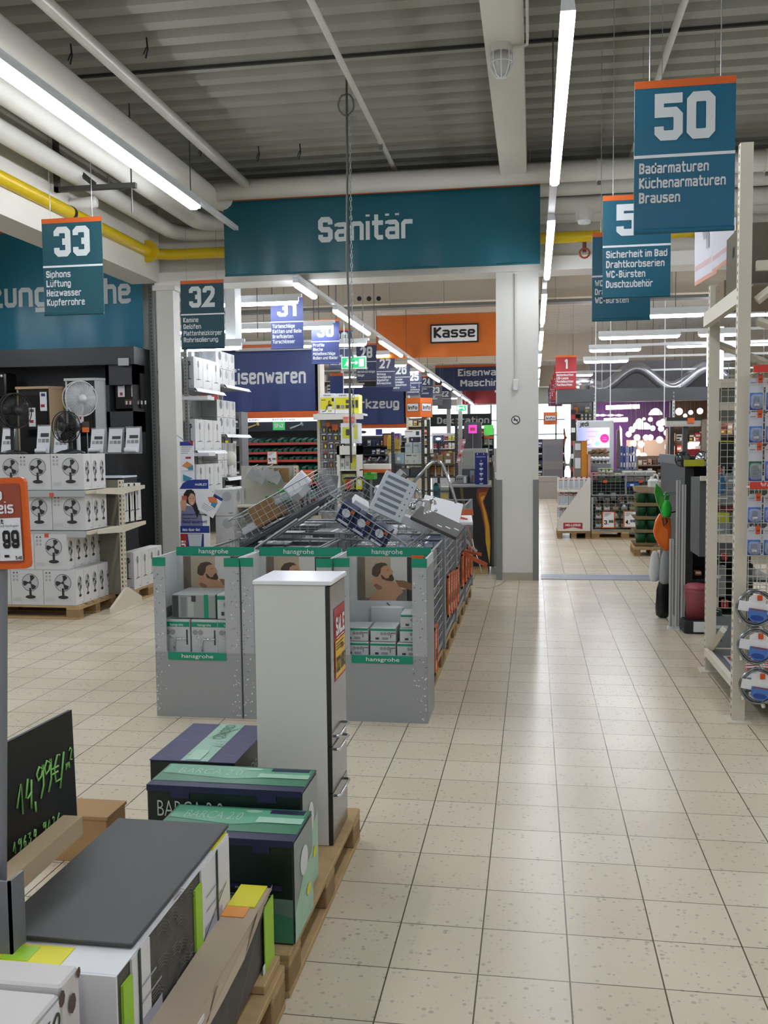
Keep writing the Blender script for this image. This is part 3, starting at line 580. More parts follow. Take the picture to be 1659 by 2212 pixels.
# washbasin cartons
DG = M('#0d1f18', .4, noise=.25, scale=6); MG = M('#3d7a5c', .4, noise=.3, scale=5); LG = M('#9cc4ad', .45, noise=.15, scale=8); PUR = M('#2f2b58', .5, noise=.25, scale=12); NV2 = M('#1f2044', .5, noise=.2, scale=9); GS = M('#8e9892', .5, noise=.2, scale=6)
def basin_box(x0, x1, y0, y1, z0, z1, label, full):
    t = thing('washbasin_carton', label, 'carton', ((x0+x1)/2, (y0+y1)/2, z0), 0, 'dark green washbasin cartons', world=True); H = z1-z0; W = x1-x0; D = y1-y0
    b = B().bbox(x0, x1, y0, y1, z0, z1-.003, DG, .004)
    o = Vector((x0, y0, z0)); b.rect(o, X, Z, .003, W-.003, H*.02, H*.42, MG, .002); b.flat(o, X, Z, [(W*.45, H*.26), (W*.8, H*.33), (W-.003, H*.26), (W-.003, H*.44), (W*.45, H*.46)], M('#5d7a6c', .45), .003)
    b.rect(o, X, Z, W*.5, W*.92, H*.52, H*.57, NV2, .004); b.text('nano clean', o+X*(W*.6)+Z*(H*.53), X, Z, H*.025, PALE, W*.2, .0, 'l', .006)
    b.text('BARCA 2.0', o+X*(W*.07)+Z*(H*.70 if full else H-.112), X, Z, H*.115 if full else .062, M('#b9c4bd', .5), W*.48 if full else .245, -.008, 'l', .004)
    b.rect(o, X, Z, W*.7, W*.86, H*.1, H*.15, PALE, .004)
    for i in range(2): b.rect(o, X, Z, W*.55, W*(.85-.1*i), H*(.47-.05*i), H*(.475-.05*i), LG, .004)
    s = Vector((x1, y0, z0)); b.rect(s, Y_, Z, .003, D-.003, .003, H-.01, GS, .002); b.flat(s, Y_, Z, [(.003, H*.02), (D-.003, H*.02), (D-.003, H*.62), (D*.5, H*.55), (.003, H*.3)], LG, .003)
    b.ell(s, Y_, Z, D*.5, H*.66, D*.2, H*.14, PALE, .004); b.ell(s, Y_, Z, D*.72, H*.3, D*.12, H*.05, YEL, .005)
    b.build('carton_body', t)
    b = B(); b.bbox(x0-.002, x1+.002, y0-.003, y1, z1-.004, z1, NV2, .002); q = Vector((x0, y0, z1)); b.rect(q, X, Y_, .002, W, D*.2, D*.98, MG, .001)
    b.flat(q, X, Y_, [(W*.02, D*.55), (W*.5, D*.4), (W*.98, D*.62), (W*.98, D*.9), (W*.02, D*.95)], M('#5fa383', .35, noise=.3, scale=9), .002)
    b.text('BARCA 2.0', q+X*(W*.12)+Y_*(D*.55), X, Y_, D*.26, LG, W*.42, -.01, 'l', .003); b.rect(q, X, Y_, W*.66, W*.99, D*.5, D*.68, LG, .003); b.rect(q, X, Y_, W*.72, W*.97, D*.8, D*.93, NV2, .003)
    b.ell(q, X, Y_, W*.6, D*.85, W*.06, D*.05, LG, .003)
    for fx in (.16, .72): b.rect(o+Z*H, X, Z, W*fx, W*(fx+.12), -.045, 0, NV2, .004)
    b.rect(o+Z*H, X, Z, 0, W, -.022, 0, NV2, .003)
    b.build('lid', t, label='purple and green printed lid')
basin_box(-1.245, -.762, 2.83, 3.085, .145, .492, 'green washbasin carton with yellow seal, front one on the pallet', True)
basin_box(-1.372, -.80, 3.10, 3.325, .145, .552, 'green washbasin carton standing between its front neighbour and the white cabinet', False)
t = thing('washbasin_carton', 'purple-topped washbasin carton with pale green tape left of the cabinet', 'carton', (-1.34, 3.8, .145), 0, 'dark green washbasin cartons', world=True)
x0, x1, y0, y1, z0, z1 = -1.535, -1.176, 3.505, 4.0, .145, .5
b = B().bbox(x0, x1, y0, y1, z0, z1-.004, DG, .004); b.text('QUADRO', (x1, y0+.05, z1-.12), Y_, Z, .05, LG, .3, -.01, 'l', .003); b.rect((x0, y0, z0), X, Z, .003, .355, .01, .14, MG, .002); b.build('carton_body', t)
b = B().bbox(x0-.002, x1+.002, y0-.003, y1+.003, z1-.005, z1, PUR, .002); q = Vector((x0, y0, z1))
b.rect(q, X, Y_, .13, .245, 0, .498, M('#86b09a', .4, noise=.2, scale=9), .001); b.text('QUADRO', q+X*.21+Y_*.28, Y_*.0+Vector((0, 1, 0)), -X, .05, M('#31684f', .5), .2, 0, 'l', .003); b.flat(q, X, Y_, [(.15, .3), (.23, .42), (.245, .45), (.16, .33)], M('#31684f', .5), .002)
b.rect(q, X, Y_, .15, .21, .01, .13, LG, .003)
for i in range(16):
    a, c = random.uniform(0, .34), random.uniform(0, .48); l = random.uniform(.02, .08); b.flat(q, X, Y_, [(a, c), (a+l, c-.01), (a+l, c-.007), (a, c+.003)], M('#6a648e', .7), .002)
b.build('lid', t, label='scuffed purple lid with pale green tape')
t = thing('cardboard_box', 'flat brown cardboard box on the floor behind the price board', 'box', (-1.93, 3.7, 0), 0, None, world=True)
b = B().bbox(-2.09, -1.78, 3.61, 3.79, 0, .2, CARD, .004); b.build('box_body', t); B().box(-2.095, -1.775, 3.605, 3.795, .19, .204, CARD).build('lid', t)
# tile bundles
SL = M('#3c3d3d', .5, noise=.12, scale=40); TE1 = M('#56544f', .75, noise=.3, scale=30); TCARD = M('#b3a48f', .8, noise=.08, scale=6); GRN = M('#9fcf3a', .5); STRAP = M('#10352c', .35); WP = M('#dcdde0', .6); ORL = M('#e79a4a', .5)
def bundle(label, x0, x1, y0, y1, z0, z1, nt, rows):
    t = thing('tile_bundle', label, 'tiles', ((x0+x1)/2, (y0+y1)/2, z0), 0, 'strapped tile bundles', world=True)
    h = (z1-z0)/rows
    for r in range(rows):
        b = B()
        if nt > 1:
            for k in range(nt): g = (x1-x0-.01)/nt; b.bbox(x0+g*k, x0+g*(k+1)-.001, y0+.006, y1-.006, z0+h*r+.001, z0+h*(r+1)-.001, TE1, .0015)
        else: b.bbox(x0, x1-.004, y0+.006, y1-.006, z0+h*r+.001, z0+h*(r+1)-.001, TE1, .003)
        b.build('tile_pack', t)
    return t
# tall inner bundle with the loose tile on it
def zigzag(o, b, n, a0, a1, c0, c1):
    for i in range(n):
        u = random.uniform(a0, a1); v = random.uniform(c0, c1); r = random.uniform(.02, .06)
        for k in range(4):
            b.tube([o+Y_*(u+(r+.008*k)*math.cos(q))+Z*(v+(r+.008*k)*math.sin(q))+X*.0005 for q in (.3, .8, 1.3, 1.8)], .0007, M('#817c74', .8), 4)
t = bundle('tall strapped bundle of dark tiles with the loose black tile on top', -1.27, -.905, 1.86, 2.62, .145, .595, 1, 2)
b = B()
for (ya, yb) in ((2.38, 2.615), (1.93, 2.03)):
    b = B().box(-.9075, -.902, ya, yb, .30, .594, WP); b.box(-.9077, -.9005, ya-.05, ya, .28, .56, GRN)
    b.rect((-.902, ya, .3), Y_, Z, .02, .16, .05, .12, M('#a7a9b8', .6)); b.rect((-.902, ya, .3), Y_, Z, .03, .16, .16, .165, M('#a7a9b8', .6)); b.rect((-.902, ya, .3), Y_, Z, .03, .13, .2, .205, M('#a7a9b8', .6)); b.build('label_sheet', t, label='white and lime label sheet')
b = B(); b.box(-1.27, -.905, 1.86, 2.62, .595, .598, WP); b.box(-1.1, -.91, 2.5, 2.622, .598, .6, YEL); b.box(-1.27, -1.05, 1.87, 1.95, .598, .6, YEL); b.box(-1.2, -1.13, 1.88, 1.94, .6, .601, GRN); b.box(-1.27, -.905, 1.853, 1.86, .3, .597, WP)
b.build('top_sheet', t, label='white top sheet with yellow edges')
b = B(); o = Vector((-.906, 1.75, .145)); zigzag(o, b, 22, .2, .6, .12, .4); b.build('glue_texture', t, label='combed pattern on the tile backs')
b = B()
for ya, yb in ((2.58, 1.9), (2.3, 1.62)):
    ya2, yb2 = ya, max(yb, 1.87); b.flat((-.899, 0, 0), Y_, Z, [(yb2, .2), (yb2+.012, .2), (ya2, .47), (ya2-.012, .47)], STRAP, 0)
b.box(-.9, -.898, 2.495, 2.505, .3, .6, STRAP); b.box(-.9, -.898, 1.96, 1.97, .3, .6, STRAP); b.box(-1.25, -.9, 1.848, 1.853, .46, .475, STRAP)
b.build('strap', t)
t = bundle('low strapped bundle of dark tiles at the pallet edge nearest the aisle', -.9, -.80, 1.6, 2.71, .175, .385, 5, 1)
b = B().box(-.9, -.8, 1.6, 2.71, .386, .392, TCARD); b.box(-.9, -.815, 2.58, 2.715, .392, .396, YEL); b.box(-.9, -.83, 2.52, 2.58, .392, .395, ORL)
b.add([(-.8, 2.72, .4), (-.795, 2.55, .40), (-.79, 2.4, .34), (-.79, 2.2, .33), (-.795, 1.9, .32), (-.79, 1.6, .31), (-.802, 1.6, .39), (-.802, 2.72, .39)], [tuple(range(7, -1, -1))], TCARD)
b.build('cardboard_cover', t)
b = B(); b.box(-.8005, -.797, 2.62, 2.715, .17, .37, GRN); b.box(-.8, -.798, 2.60, 2.72, .14, .2, WP); b.build('label_sheet', t, label='lime label sheet'); b = B().box(-.8005, -.797, 1.9, 1.98, .17, .37, GRN); b.box(-.8005, -.797, 1.98, 2.1, .17, .37, WP); b.build('label_sheet', t, label='white and lime label sheet')
b = B()
for y in (2.63, 2.2, 1.9): b.flat((-.796, 0, 0), Y_, Z, [(y-.34, .18), (y-.328, .18), (y, .385), (y-.012, .385)], STRAP, 0)
b.build('strap', t)
solo(B().bbox(-.9, -.78, 2.55, 2.72, .145, .173, WOOD, .003), 'wood_spacer', 'short timber spacer under the low tile bundle', 'timber')
solo(B().bbox(-.9, -.79, 1.62, 1.78, .145, .173, WOOD, .003), 'wood_spacer', 'timber spacer under the near end of the low tile bundle', 'timber')
t = thing('floor_tile', 'loose matt black floor tile lying on the tall tile bundle', 'tile', (-1.09, 2.31, .6), 0, None, world=True)
B().bbox(-1.272, -.915, 1.96, 2.655, .602, .613, SL, .002).build('tile_body', t)
solo(B().bbox(-1.26, -.93, 2.63, 2.68, .145, .6, WP, .004), 'tile_carton', 'white carton edge showing behind the loose black tile', 'carton')
# price board, timber, stand
t = thing('price_board', 'black tile price board chalked with 14,99 euro per square metre', 'board', (-1.4, 2.4, .61), 0, None, world=True)
p0 = at(167, 1765, 2.6); p1 = at(155, 1533, 2.6); d = Vector((-.075, -.6, -.018)); N_ = Vector((1, -.12, .1)).normalized()
vs = [p0, p1, p1+d, p0+d]; vs += [p-N_*.012 for p in vs]
B().add(vs, [(0, 1, 2, 3), (7, 6, 5, 4), (0, 4, 5, 1), (1, 5, 6, 2), (2, 6, 7, 3), (3, 7, 4, 0)], M('#17171a', .5, noise=.1, scale=30)).build('board_face', t)
U = -d.normalized(); V = (p1-p0).normalized(); b = B(); CHK = M('#8fcf72', .6); o = p0+d*1.0
Lb = d.length; nn = U.cross(V).normalized()
def chalk(strokes, u, v, k, r=.0026):
    for st in strokes: b.tube([o+U*(u+a*k)+V*(v+c*k)+nn*.003 for a, c in st], r, CHK, 5)
hw = {'1': [[(0, .3), (.25, 1), (.27, 0)]], '4': [[(.2, 1), (.05, .4), (.15, .35), (.35, .5)], [(.38, .9), (.3, -.05)]], ',': [[(.05, .15), (.05, -.2)]], '9': [[(.38, .85), (.2, 1), (.05, .8), (.1, .55), (.3, .65), (.4, 1), (.38, .3), (.2, -.1)]],
      'e': [[(.5, .95), (.35, 1), (.15, .6), (.2, .1), (.45, .1)], [(.02, .6), (.4, .6)], [(.02, .42), (.35, .42)]], '/': [[(.0, -.1), (.3, 1.1)]], 'm': [[(0, .0), (.05, .4), (.12, .1), (.2, .4), (.27, .1), (.34, .4), (.38, 0)]], '2': [[(0, .8), (.15, 1), (.3, .8), (.05, .1), (.3, .05)]], '3': [[(.0, .9), (.3, .95), (.12, .55), (.35, .4), (.2, .0), (.0, .1)]], '6': [[(.35, 1), (.05, .5), (.08, .05), (.3, .1), (.3, .45), (.08, .45)]], '8': [[(.2, .5), (.05, .8), (.2, 1), (.35, .8), (.05, .2), (.2, 0), (.35, .2), (.2, .5)]]}
u = Lb-.275
for c, dv in (('1', 0), ('4', .005), (',', 0), ('9', .02), ('9', .025), ('e', .025), ('/', .015)):
    chalk(hw[c], u, .115+dv, .085, .003); u += {',': .012, '1': .035, '4': .04}.get(c, .036)
chalk(hw['m'], u-.003, .165, .045); chalk(hw['2'], u+.016, .185, .04)
b.build('chalk_writing', t, label='green chalk price writing'); b = B()
u = Lb-.30
for c in '19634 9126':
    if c != ' ': chalk(hw[c], u, .02, .032, .002)
    u += .022
b.build('chalk_writing', t, label='green chalk article number')
a = Vector((-1.33, 2.52, .615)); c = Vector((-1.30, 1.6, .615)); D = (c-a); s_ = Vector((.05, 0, 0)); vs = [a-s_, a+s_*.2, c+s_*.2, c-s_]; vs = vs+[p+Z*.055 for p in vs]
t = thing('timber_batten', 'planed wooden batten lying along the foot of the price board', 'timber', a, 0, None, world=True)
B().add(vs, [(3, 2, 1, 0), (4, 5, 6, 7), (0, 1, 5, 4), (1, 2, 6, 5), (2, 3, 7, 6), (3, 0, 4, 7)], M('#c3ad8c', .7, noise=.08, scale=5)).build('batten_body', t)
t = thing('sign_stand', 'grey steel channel post carrying the orange price frame at the left edge', 'stand', (-1.22, 1.9, .6), 0, None, world=True)
b = B(); GP = M('#7d8086', .45, .3)
b.box(-1.26, -1.178, 1.9, 1.906, .56, .772, GP).box(-1.184, -1.178, 1.9, 1.96, .56, .772, GP).box(-1.26, -1.254, 1.9, 1.96, .56, .772, GP); b.build('channel', t)
B().cyl((-1.235, 1.95, .56), (-1.235, 2.02, 1.5), .01, GP, 8).build('pole', t)
t = thing('price_sign', 'orange framed Top Preis price card 14,99 at the left edge', 'sign', (-1.24, 2.02, 1.465), 0, None, world=True)
q = [at(65, 1228, 2.0), at(52, 1030, 2.0)]; U = Vector((.98, -.02, .04)).normalized(); V = (q[1]-q[0]).normalized(); o = q[0]-U*.152; h = (q[1]-q[0]).length; OF = M('#d9601a', .35)
def rr(w0, w1, h0, h1, r): return [(w1-r+r*math.cos(a), h0+r+r*math.sin(a)) for a in (-1.57, -.78, 0)]+[(w1-r+r*math.cos(a), h1-r+r*math.sin(a)) for a in (0, .78, 1.57)]+[(w0+r+r*math.cos(a), h1-r+r*math.sin(a)) for a in (1.57, 2.36, 3.14)]+[(w0+r+r*math.cos(a), h0+r+r*math.sin(a)) for a in (3.14, 3.93, 4.71)]
b = B().ext(o, U, V, rr(0, .152, 0, h, .012), .012, OF); b.build('frame', t)
b = B().flat(o, U, V, rr(.012, .14, .014, h-.014, .008), M('#9a4a34', .4), .0015); b.rect(o, U, V, .014, .137, .02, h*.56, PAPER, .003); b.build('card', t)
b = B().text('Top', o+U*.095+V*(h*.76), U, V, .028, PAPER, .058, .05, 'r', .004).text('Preis', o+U*.122+V*(h*.61), U, V, .028, PAPER, .075, .05, 'r', .004)
b.text('Graphit', o+U*.095+V*(h*.50), U, V, .011, BLACK, .06, .03, 'r', .005); b.text('inkl. Verschnitt und Verfugen', o+U*.132+V*(h*.465), U, V, .005, BLACK, .11, 0, 'r', .005)
b.text('14', o+U*.085+V*(h*.13), U, V, .075, BLACK, .07, .06, 'r', .005); b.text(',', o+U*.092+V*(h*.13), U, V, .03, BLACK, .012, .06, 'l', .005); b.text('99', o+U*.132+V*(h*.23), U, V, .042, BLACK, .042, .06, 'r', .005); b.text('5,40', o+U*.136+V*(h*.105), U, V, .008, BLACK, .016, .03, 'r', .005)
b.build('lettering', t)
# white cartons nearest the camera
t = thing('white_carton', 'white carton with printed edge strip, nearest at the lower left corner', 'carton', (-1.2, 1.6, .145), 0, None, world=True)
CW = M('#cfccc9', .7); xr = -.962
b = B().bbox(-1.5, xr, 1.55, 1.715, .145, .638, CW, .005).bbox(-1.5, xr, 1.72, 1.80, .145, .65, CW, .005); b.build('carton_body', t)
b = B().rect((xr, 1.56, .15), Y_, Z, 0, .15, 0, .48, PAPER, .003)
b.text('SM 81829', (xr, 1.655, .61), -Z, Y_, .055, PRINTG, .36, .0, 'l', .005).text('SM', (xr, 1.735, .49), -Z, Y_, .05, PRINTG, .1, .0, 'l', .005)
for y, z, r in ((1.718, .625, .018), (1.76, .59, .022), (1.79, .64, .012)): b.ell((xr, y, z), Y_, Z, 0, 0, r*.7, r, M('#5a4a40', .8), .004, 8)
b.build('edge_label', t)
# ================================================================ hansgrohe dump displays
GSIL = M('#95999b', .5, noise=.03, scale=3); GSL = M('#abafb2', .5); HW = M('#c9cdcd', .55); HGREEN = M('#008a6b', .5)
def hg_photo(b, o, w, h):
    "bathroom picture: a man with beard raising his hands behind the head"
    R_ = lambda a0, a1, c0, c1, m, f=.0015: b.rect(o, X, Z, a0*w, a1*w, c0*h, c1*h, m, f)
    F_ = lambda pts, m, f=.003: b.flat(o, X, Z, [(x*w, y*h) for x, y in pts], m, f)
    R_(0, 1, 0, 1, M('#7a6f60', .5)); R_(.12, .5, .1, 1, M('#a89b86', .5), .002); R_(.02, .12, 0, 1, M('#6b6254', .5), .002); R_(.5, .74, .3, 1, M('#c0bfb8', .5), .002); R_(.55, .75, 0, .3, M('#6b675f', .5), .002); R_(.74, 1, 0, 1, M('#34342f', .5), .002); R_(.8, .84, 0, 1, M('#565550', .5), .0025)
    SK = M('#b58a6c', .5); SD = M('#8a6249', .5); HR = M('#4d3a2d', .6)
    F_([(.15, 0), (.2, .12), (.28, .26), (.36, .4), (.45, .5), (.56, .46), (.64, .38), (.68, .24), (.6, .14), (.55, 0)], SK)
    F_([(.56, .5), (.7, .49), (.82, .42), (.85, .33), (.84, .27), (.74, .3), (.62, .36)], SD, .0035)
    F_([(.22, .42), (.24, .55), (.3, .58), (.36, .5), (.38, .4), (.34, .3), (.28, .29)], SK, .0038); F_([(.24, .38), (.28, .42), (.36, .36), (.37, .3), (.31, .28)], SD, .004)
    F_([(.33, .5), (.33, .7), (.38, .84), (.45, .86), (.5, .76), (.54, .68), (.52, .64), (.53, .58), (.5, .5), (.42, .46)], SK, .0042)
    F_([(.22, .62), (.23, .76), (.28, .85), (.36, .88), (.42, .87), (.46, .82), (.4, .81), (.36, .76), (.35, .66), (.31, .57), (.26, .57)], HR, .0045); F_([(.43, .72), (.47, .73), (.48, .715), (.44, .705)], SD, .0046)
    F_([(.35, .62), (.38, .6), (.42, .535), (.47, .545), (.475, .585), (.5, .62), (.53, .625), (.525, .6), (.54, .57), (.55, .52), (.53, .475), (.45, .485), (.37, .52)], HR, .0047)
def hg_display(x0, x1, y0, depth, z1, label, wx0, wx1):
    t = thing('promo_display', label, 'display', ((x0+x1)/2, y0, 0), 0, 'grey cardboard shower displays', world=True); zw0, zw1 = .43, .98; zc = z1
    b = B(); th = .012
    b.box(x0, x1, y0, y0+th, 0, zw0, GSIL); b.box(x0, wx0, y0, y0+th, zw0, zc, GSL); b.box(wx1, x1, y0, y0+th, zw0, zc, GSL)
    b.box(x0, x0+th, y0+th, y0+depth, 0, zc, HW); b.box(x1-th, x1, y0+th, y0+depth, 0, zc, HW); b.box(x0+th, x1-th, y0+depth-th, y0+depth, 0, zc+.02, HW); b.box(x0+th, x1-th, y0+th, y0+depth-th, zw0-.03, zw0-.015, HW)
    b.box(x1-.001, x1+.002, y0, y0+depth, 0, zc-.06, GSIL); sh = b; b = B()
    for a0, a1 in ((x0, wx0), (wx1, x1)): B().box(a0-.002, a1+.002, y0-.003, y0+th+.002, zc-.055, zc, HGREEN).build('green_trim', t)
    b.box(wx0+.01, wx1, y0-.004, y0, zw0-.05, zw0, HGREEN); b.text('hansgrohe', ((wx0+wx1)/2+.01, y0-.004, zw0-.035), X, Z, .026, PAPER, (wx1-wx0)*.53, .005, 'c')
    b.build('green_band', t)
    yb = y0+depth-th
    b = B().box(x0+th, x1-th, yb-.006, yb, zc-.43, zc+.02, HW); b.box(x0+th+.0, x1-th, yb-.01, yb-.006, zc-.03, zc+.03, HGREEN)
    b.text('hansgrohe', ((x0+x1)/2-.01, yb-.01, zc-.014), X, Z, .034, PAPER, .21, .005, 'c')
    b.build('header', t)
    b = B(); hg_photo(b, Vector((wx0-.02, yb-.008, zc-.345)), .46, .31); b.build('picture', t, label='printed picture of a bearded man in the shower')
    b = sh; o = Vector((x0, y0, 0)); W = x1-x0; rnd = random.Random(int(x0*1000)); DK = M('#55595c', .4); LT = M('#d8dcdd', .3)
    for i in range(150):
        e = rnd.random(); a = rnd.choice((-1, 1)); v = rnd.uniform(.02, zc-.08)
        wd = (wx0-x0-.008) if v > .4 else .05+.08*(v/.4)*rnd.random()
        u = .006+rnd.random()**1.6*(wd-.008); u = u if a < 0 else W-u; r = rnd.uniform(.002, .006)
        m_ = DK if rnd.random() < .65 and v > .3 else LT; b.ell(o, X, Z, u, v, r, r*rnd.uniform(.5, 1.2), m_, .001, 7)
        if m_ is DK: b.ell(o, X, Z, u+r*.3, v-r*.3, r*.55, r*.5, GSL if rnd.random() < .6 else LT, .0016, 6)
    b.build('shell', t)
    return t
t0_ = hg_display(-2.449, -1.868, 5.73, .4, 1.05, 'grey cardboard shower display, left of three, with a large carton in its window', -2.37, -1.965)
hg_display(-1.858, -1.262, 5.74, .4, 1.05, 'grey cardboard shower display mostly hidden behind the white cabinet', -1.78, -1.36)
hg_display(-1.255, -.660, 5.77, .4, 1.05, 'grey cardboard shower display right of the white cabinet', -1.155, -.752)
def faucet_icon(b, o, k, m):
    b.tube([o, o+Z*.5*k, o+Z*.75*k+X*.1*k, o+Z*.75*k+X*.8*k], .05*k, m, 6); b.tube([o+Z*.75*k, o+Z*.9*k-X*.3*k], .03*k, m, 6)
def fcarton(loc, w, d, h, label, group, big=False, rz=0, strip=HGREEN):
    t = thing('faucet_carton', label, 'carton', loc, rz, group); b = B().bbox(-w/2, w/2, 0, d, 0, h, M('#b9bebf', .55), .003); o = Vector((-w/2, 0, 0)); b.rect(o, X, Z, .002, w-.002, h*.78, h*.93, strip, .001)
    if big: b.text('hansgrohe', (0, 0, h*.81), X, Z, h*.08, PAPER, w*.5, .0, 'c', .002); b.ell(o, X, Z, w*.15, h*.62, h*.08, h*.08, GREY, .002); b.ell(o, X, Z, w*.35, h*.62, h*.08, h*.08, GREY, .002); b.rect(o, X, Z, w*.86, w*.92, h*.25, h*.7, DGREY, .002)
    else:
        for i in range(3): b.ell(o, X, Z, w*(.45+.13*i), h*.58, h*.12, h*.12, GREY, .002, 10)
        b.rect(o, X, Z, w*.2, w*.34, h*.15, h*.3, DGREY, .002); b.rect(o, X, Z, w*.45, w*.7, h*.15, h*.32, GREY, .002)
    b.build('carton_body', t); b = B()
    faucet_icon(b, Vector((w*(-.1 if big else .3), -.006, h*(.05 if big else .3))), h*(.5 if big else .45), CHROME if big else DGREY); b.build('printed_faucet', t); return t
HGZ = .415
t = thing('shower_carton', 'large grey shower carton with green stripe on top of faucet cartons', 'carton', (-2.2, 5.8, .735), 0, None, world=True)
b = B().bbox(-2.35, -2.05, 5.79, 6.1, .643, .80, M('#8e9391', .5), .004); b.rect((-2.35, 5.79, .643), X, Z, .005, .045, .005, .15, DGREY, .001); b.rect((-2.35, 5.79, .643), X, Z, .22, .25, 0, .157, HGREEN, .001); b.rect((-2.35, 5.79, .643), X, Z, .06, .1, .01, .14, M('#767b7b', .5), .001); b.rect((-2.35, 5.79, .643), X, Z, .11, .15, .01, .14, M('#a7abab', .5), .001); b.rect((-2.35, 5.79, .643), X, Z, .135, .165, .11, .15, PRINTG, .002); b.rect((-2.05, 5.79, .643), Y_, Z, 0, .03, 0, .157, HGREEN, .001); b.build('carton_body', t)
for i, (x, l) in enumerate(((-2.315, 'left'), (-2.125, 'middle'), (-1.945, 'right'))): fcarton((x, 5.775, HGZ), .18, .3, .222, f'faucet carton with green stripe, {l} in the lower row of the left display', 'faucet cartons in the left display', True)
fcarton((-1.97, 5.79, .64), .14, .25, .165, 'pale faucet carton right of the large shower carton', 'faucet cartons in the left display')
for i, (x, z, l) in enumerate(((-1.125, HGZ, 'bottom left'), (-.95, HGZ, 'bottom middle'), (-.775, HGZ, 'bottom right'), (-1.13, HGZ+.092, 'upper left'), (-.95, HGZ+.092, 'upper middle'), (-.76, HGZ+.092, 'upper right'), (-.755, HGZ+.184, 'topmost right'))):
    fcarton((x, 5.81+.02*(i > 2), z), .165, .2, .09, f'small faucet carton, {l} in the right display window', 'small faucet cartons in the right display')
b = B().box(-1.23, -.685, 6.13, 6.145, .43, .72, HW); b.tube([(-.95, 6.12, .56), (-.95, 6.12, .69), (-.97, 6.12, .71)], .004, PRINTG, 6); b.bbox(-1.08, -.85, 6.09, 6.13, .44, .69, HW, .01); solo(b, 'cardboard_insert', 'grey cardboard insert behind the small faucet cartons', 'insert')
solo(B().box(-.80, -.72, 6.115, 6.13, .97, 1.03, ORANGE), 'price_tag', 'small orange tag on the header of the right shower display', 'tag')
# ================================================================ WIRE CRATES and what is heaped in them
def crate(label, cx, cy, w, l, z0, h):
    t = thing('wire_crate', label, 'crate', (cx, cy, z0), 0, 'wire mesh crates behind the displays'); b = B()
    b.box(-w/2, w/2, -l/2, l/2, .0, .03, GALV).box(-w/2, w/2, -l/2, l/2, .03, .035, DGREY); b.build('base_tray', t)
    for x in (-w/2, w/2):
        for y in (-l/2, l/2): B().box(x-.018, x+.018, y-.018, y+.018, -.04, h, GALV).build('corner_post', t)
    for o, U, a in (((-w/2, -l/2, .04), X, w), ((-w/2, l/2, .04), X, w), ((-w/2, -l/2, .04), Y_, l), ((w/2, -l/2, .04), Y_, l)):
        b = B().grid(o, U, Z, a, h-.06, max(6, round(a/.075)), max(6, round(h/.075)), .0022, WIRE); b.cyl(Vector(o)+Z*(h-.05), Vector(o)+Z*(h-.05)+U*a, .007, GALV, 6); b.build('wire_panel', t)
    return t
CY = [6.78, 7.93, 9.08, 10.2]; CH = [.84, .88, .9, .96]
for k, cy in enumerate(CY):
    pallet(f'wooden pallet under the {ORD[k]} wire crate along the aisle', -1.13, cy, .84, 1.1)
    crate(f'wire mesh crate along the aisle, {ORD[k]} behind the shower displays', -1.12, cy, .82, 1.1, .185, CH[k])
    if k < 3:
        pallet(f'wooden pallet under the {ORD[k]} inner wire crate', -2.0, cy, .84, 1.1)
        crate(f'inner wire mesh crate left of the aisle crates, {ORD[k]} from the front', -1.98, cy, .82, 1.1, .185, CH[k])
rnd = random.Random(3)
cols = [M('#8a8d8f', .5), M('#6e7275', .5), M('#b9bdc0', .5), M('#24355f', .5), M('#d6d8da', .5), M('#4a4d50', .5)]
for k, cy in enumerate(CY):
    n = 0
    for iz in range(4):
        for ix in range(2):
            for iy in range(3):
                w, d, h = rnd.uniform(.3, .37), rnd.uniform(.26, .33), rnd.uniform(.13, .17)
                x = -1.12+(-.2+.4*ix)+rnd.uniform(-.01, .01); y = cy-.35+.35*iy; z = .225+iz*.185; c = rnd.choice(cols); n += 1
                b = B().bbox(x-w/2, x+w/2, y-d/2, y+d/2, z, z+h, c, .004); b.rect((x+w/2, y-d/2, z), Y_, Z, .02, d-.02, h*.15, h*.4, rnd.choice((BLACK, NAVY, PALE)), .001); b.rect((x-w/2, y-d/2, z), X, Z, .02, w*.6, h*.2, h*.7, rnd.choice((BLACK, PALE, DGREY)), .001)
                b.rect((x-w/2, y-d/2, z+h), X, Y_, w*.45, w*.52, 0, d, PALE, .001)
                solo(b, 'fitting_carton', f'boxed fitting inside the {ORD[k]} aisle crate, {("bottom", "second", "third", "top")[iz]} layer, {("front", "middle", "back")[iy]} {("inner", "outer")[ix]} place', 'carton', 'boxed fittings in the aisle crates')
for k in range(3):
    for q in range(6):
        w, d, h = rnd.uniform(.34, .38), rnd.uniform(.3, .34), rnd.uniform(.3, .42); x = -1.98+(-.2+.4*(q % 2)); y = CY[k]-.36+.36*(q//2); c = rnd.choice(cols[:2]+cols[5:])
        for lv, (za, zb) in enumerate(((.225, .6), (.602, .602+h))):
            b = B().bbox(x-w/2, x+w/2, y-d/2, y+d/2, za, zb, c, .004); b.rect((x-w/2, y-d/2, za), X, Z, .03, w*.7, .05, .12, rnd.choice((PALE, BLACK, NAVY)), .001); b.rect((x-w/2, y-d/2, zb), X, Y_, w*.45, w*.53, 0, d, PALE, .001)
            solo(b, 'bulk_carton', f'grey bulk carton in the {ORD[k]} inner crate, {("lower", "upper")[lv]} layer, {("front", "middle", "back")[q//2]} {("left", "right")[q % 2]}', 'carton', 'bulk cartons in the inner crates')
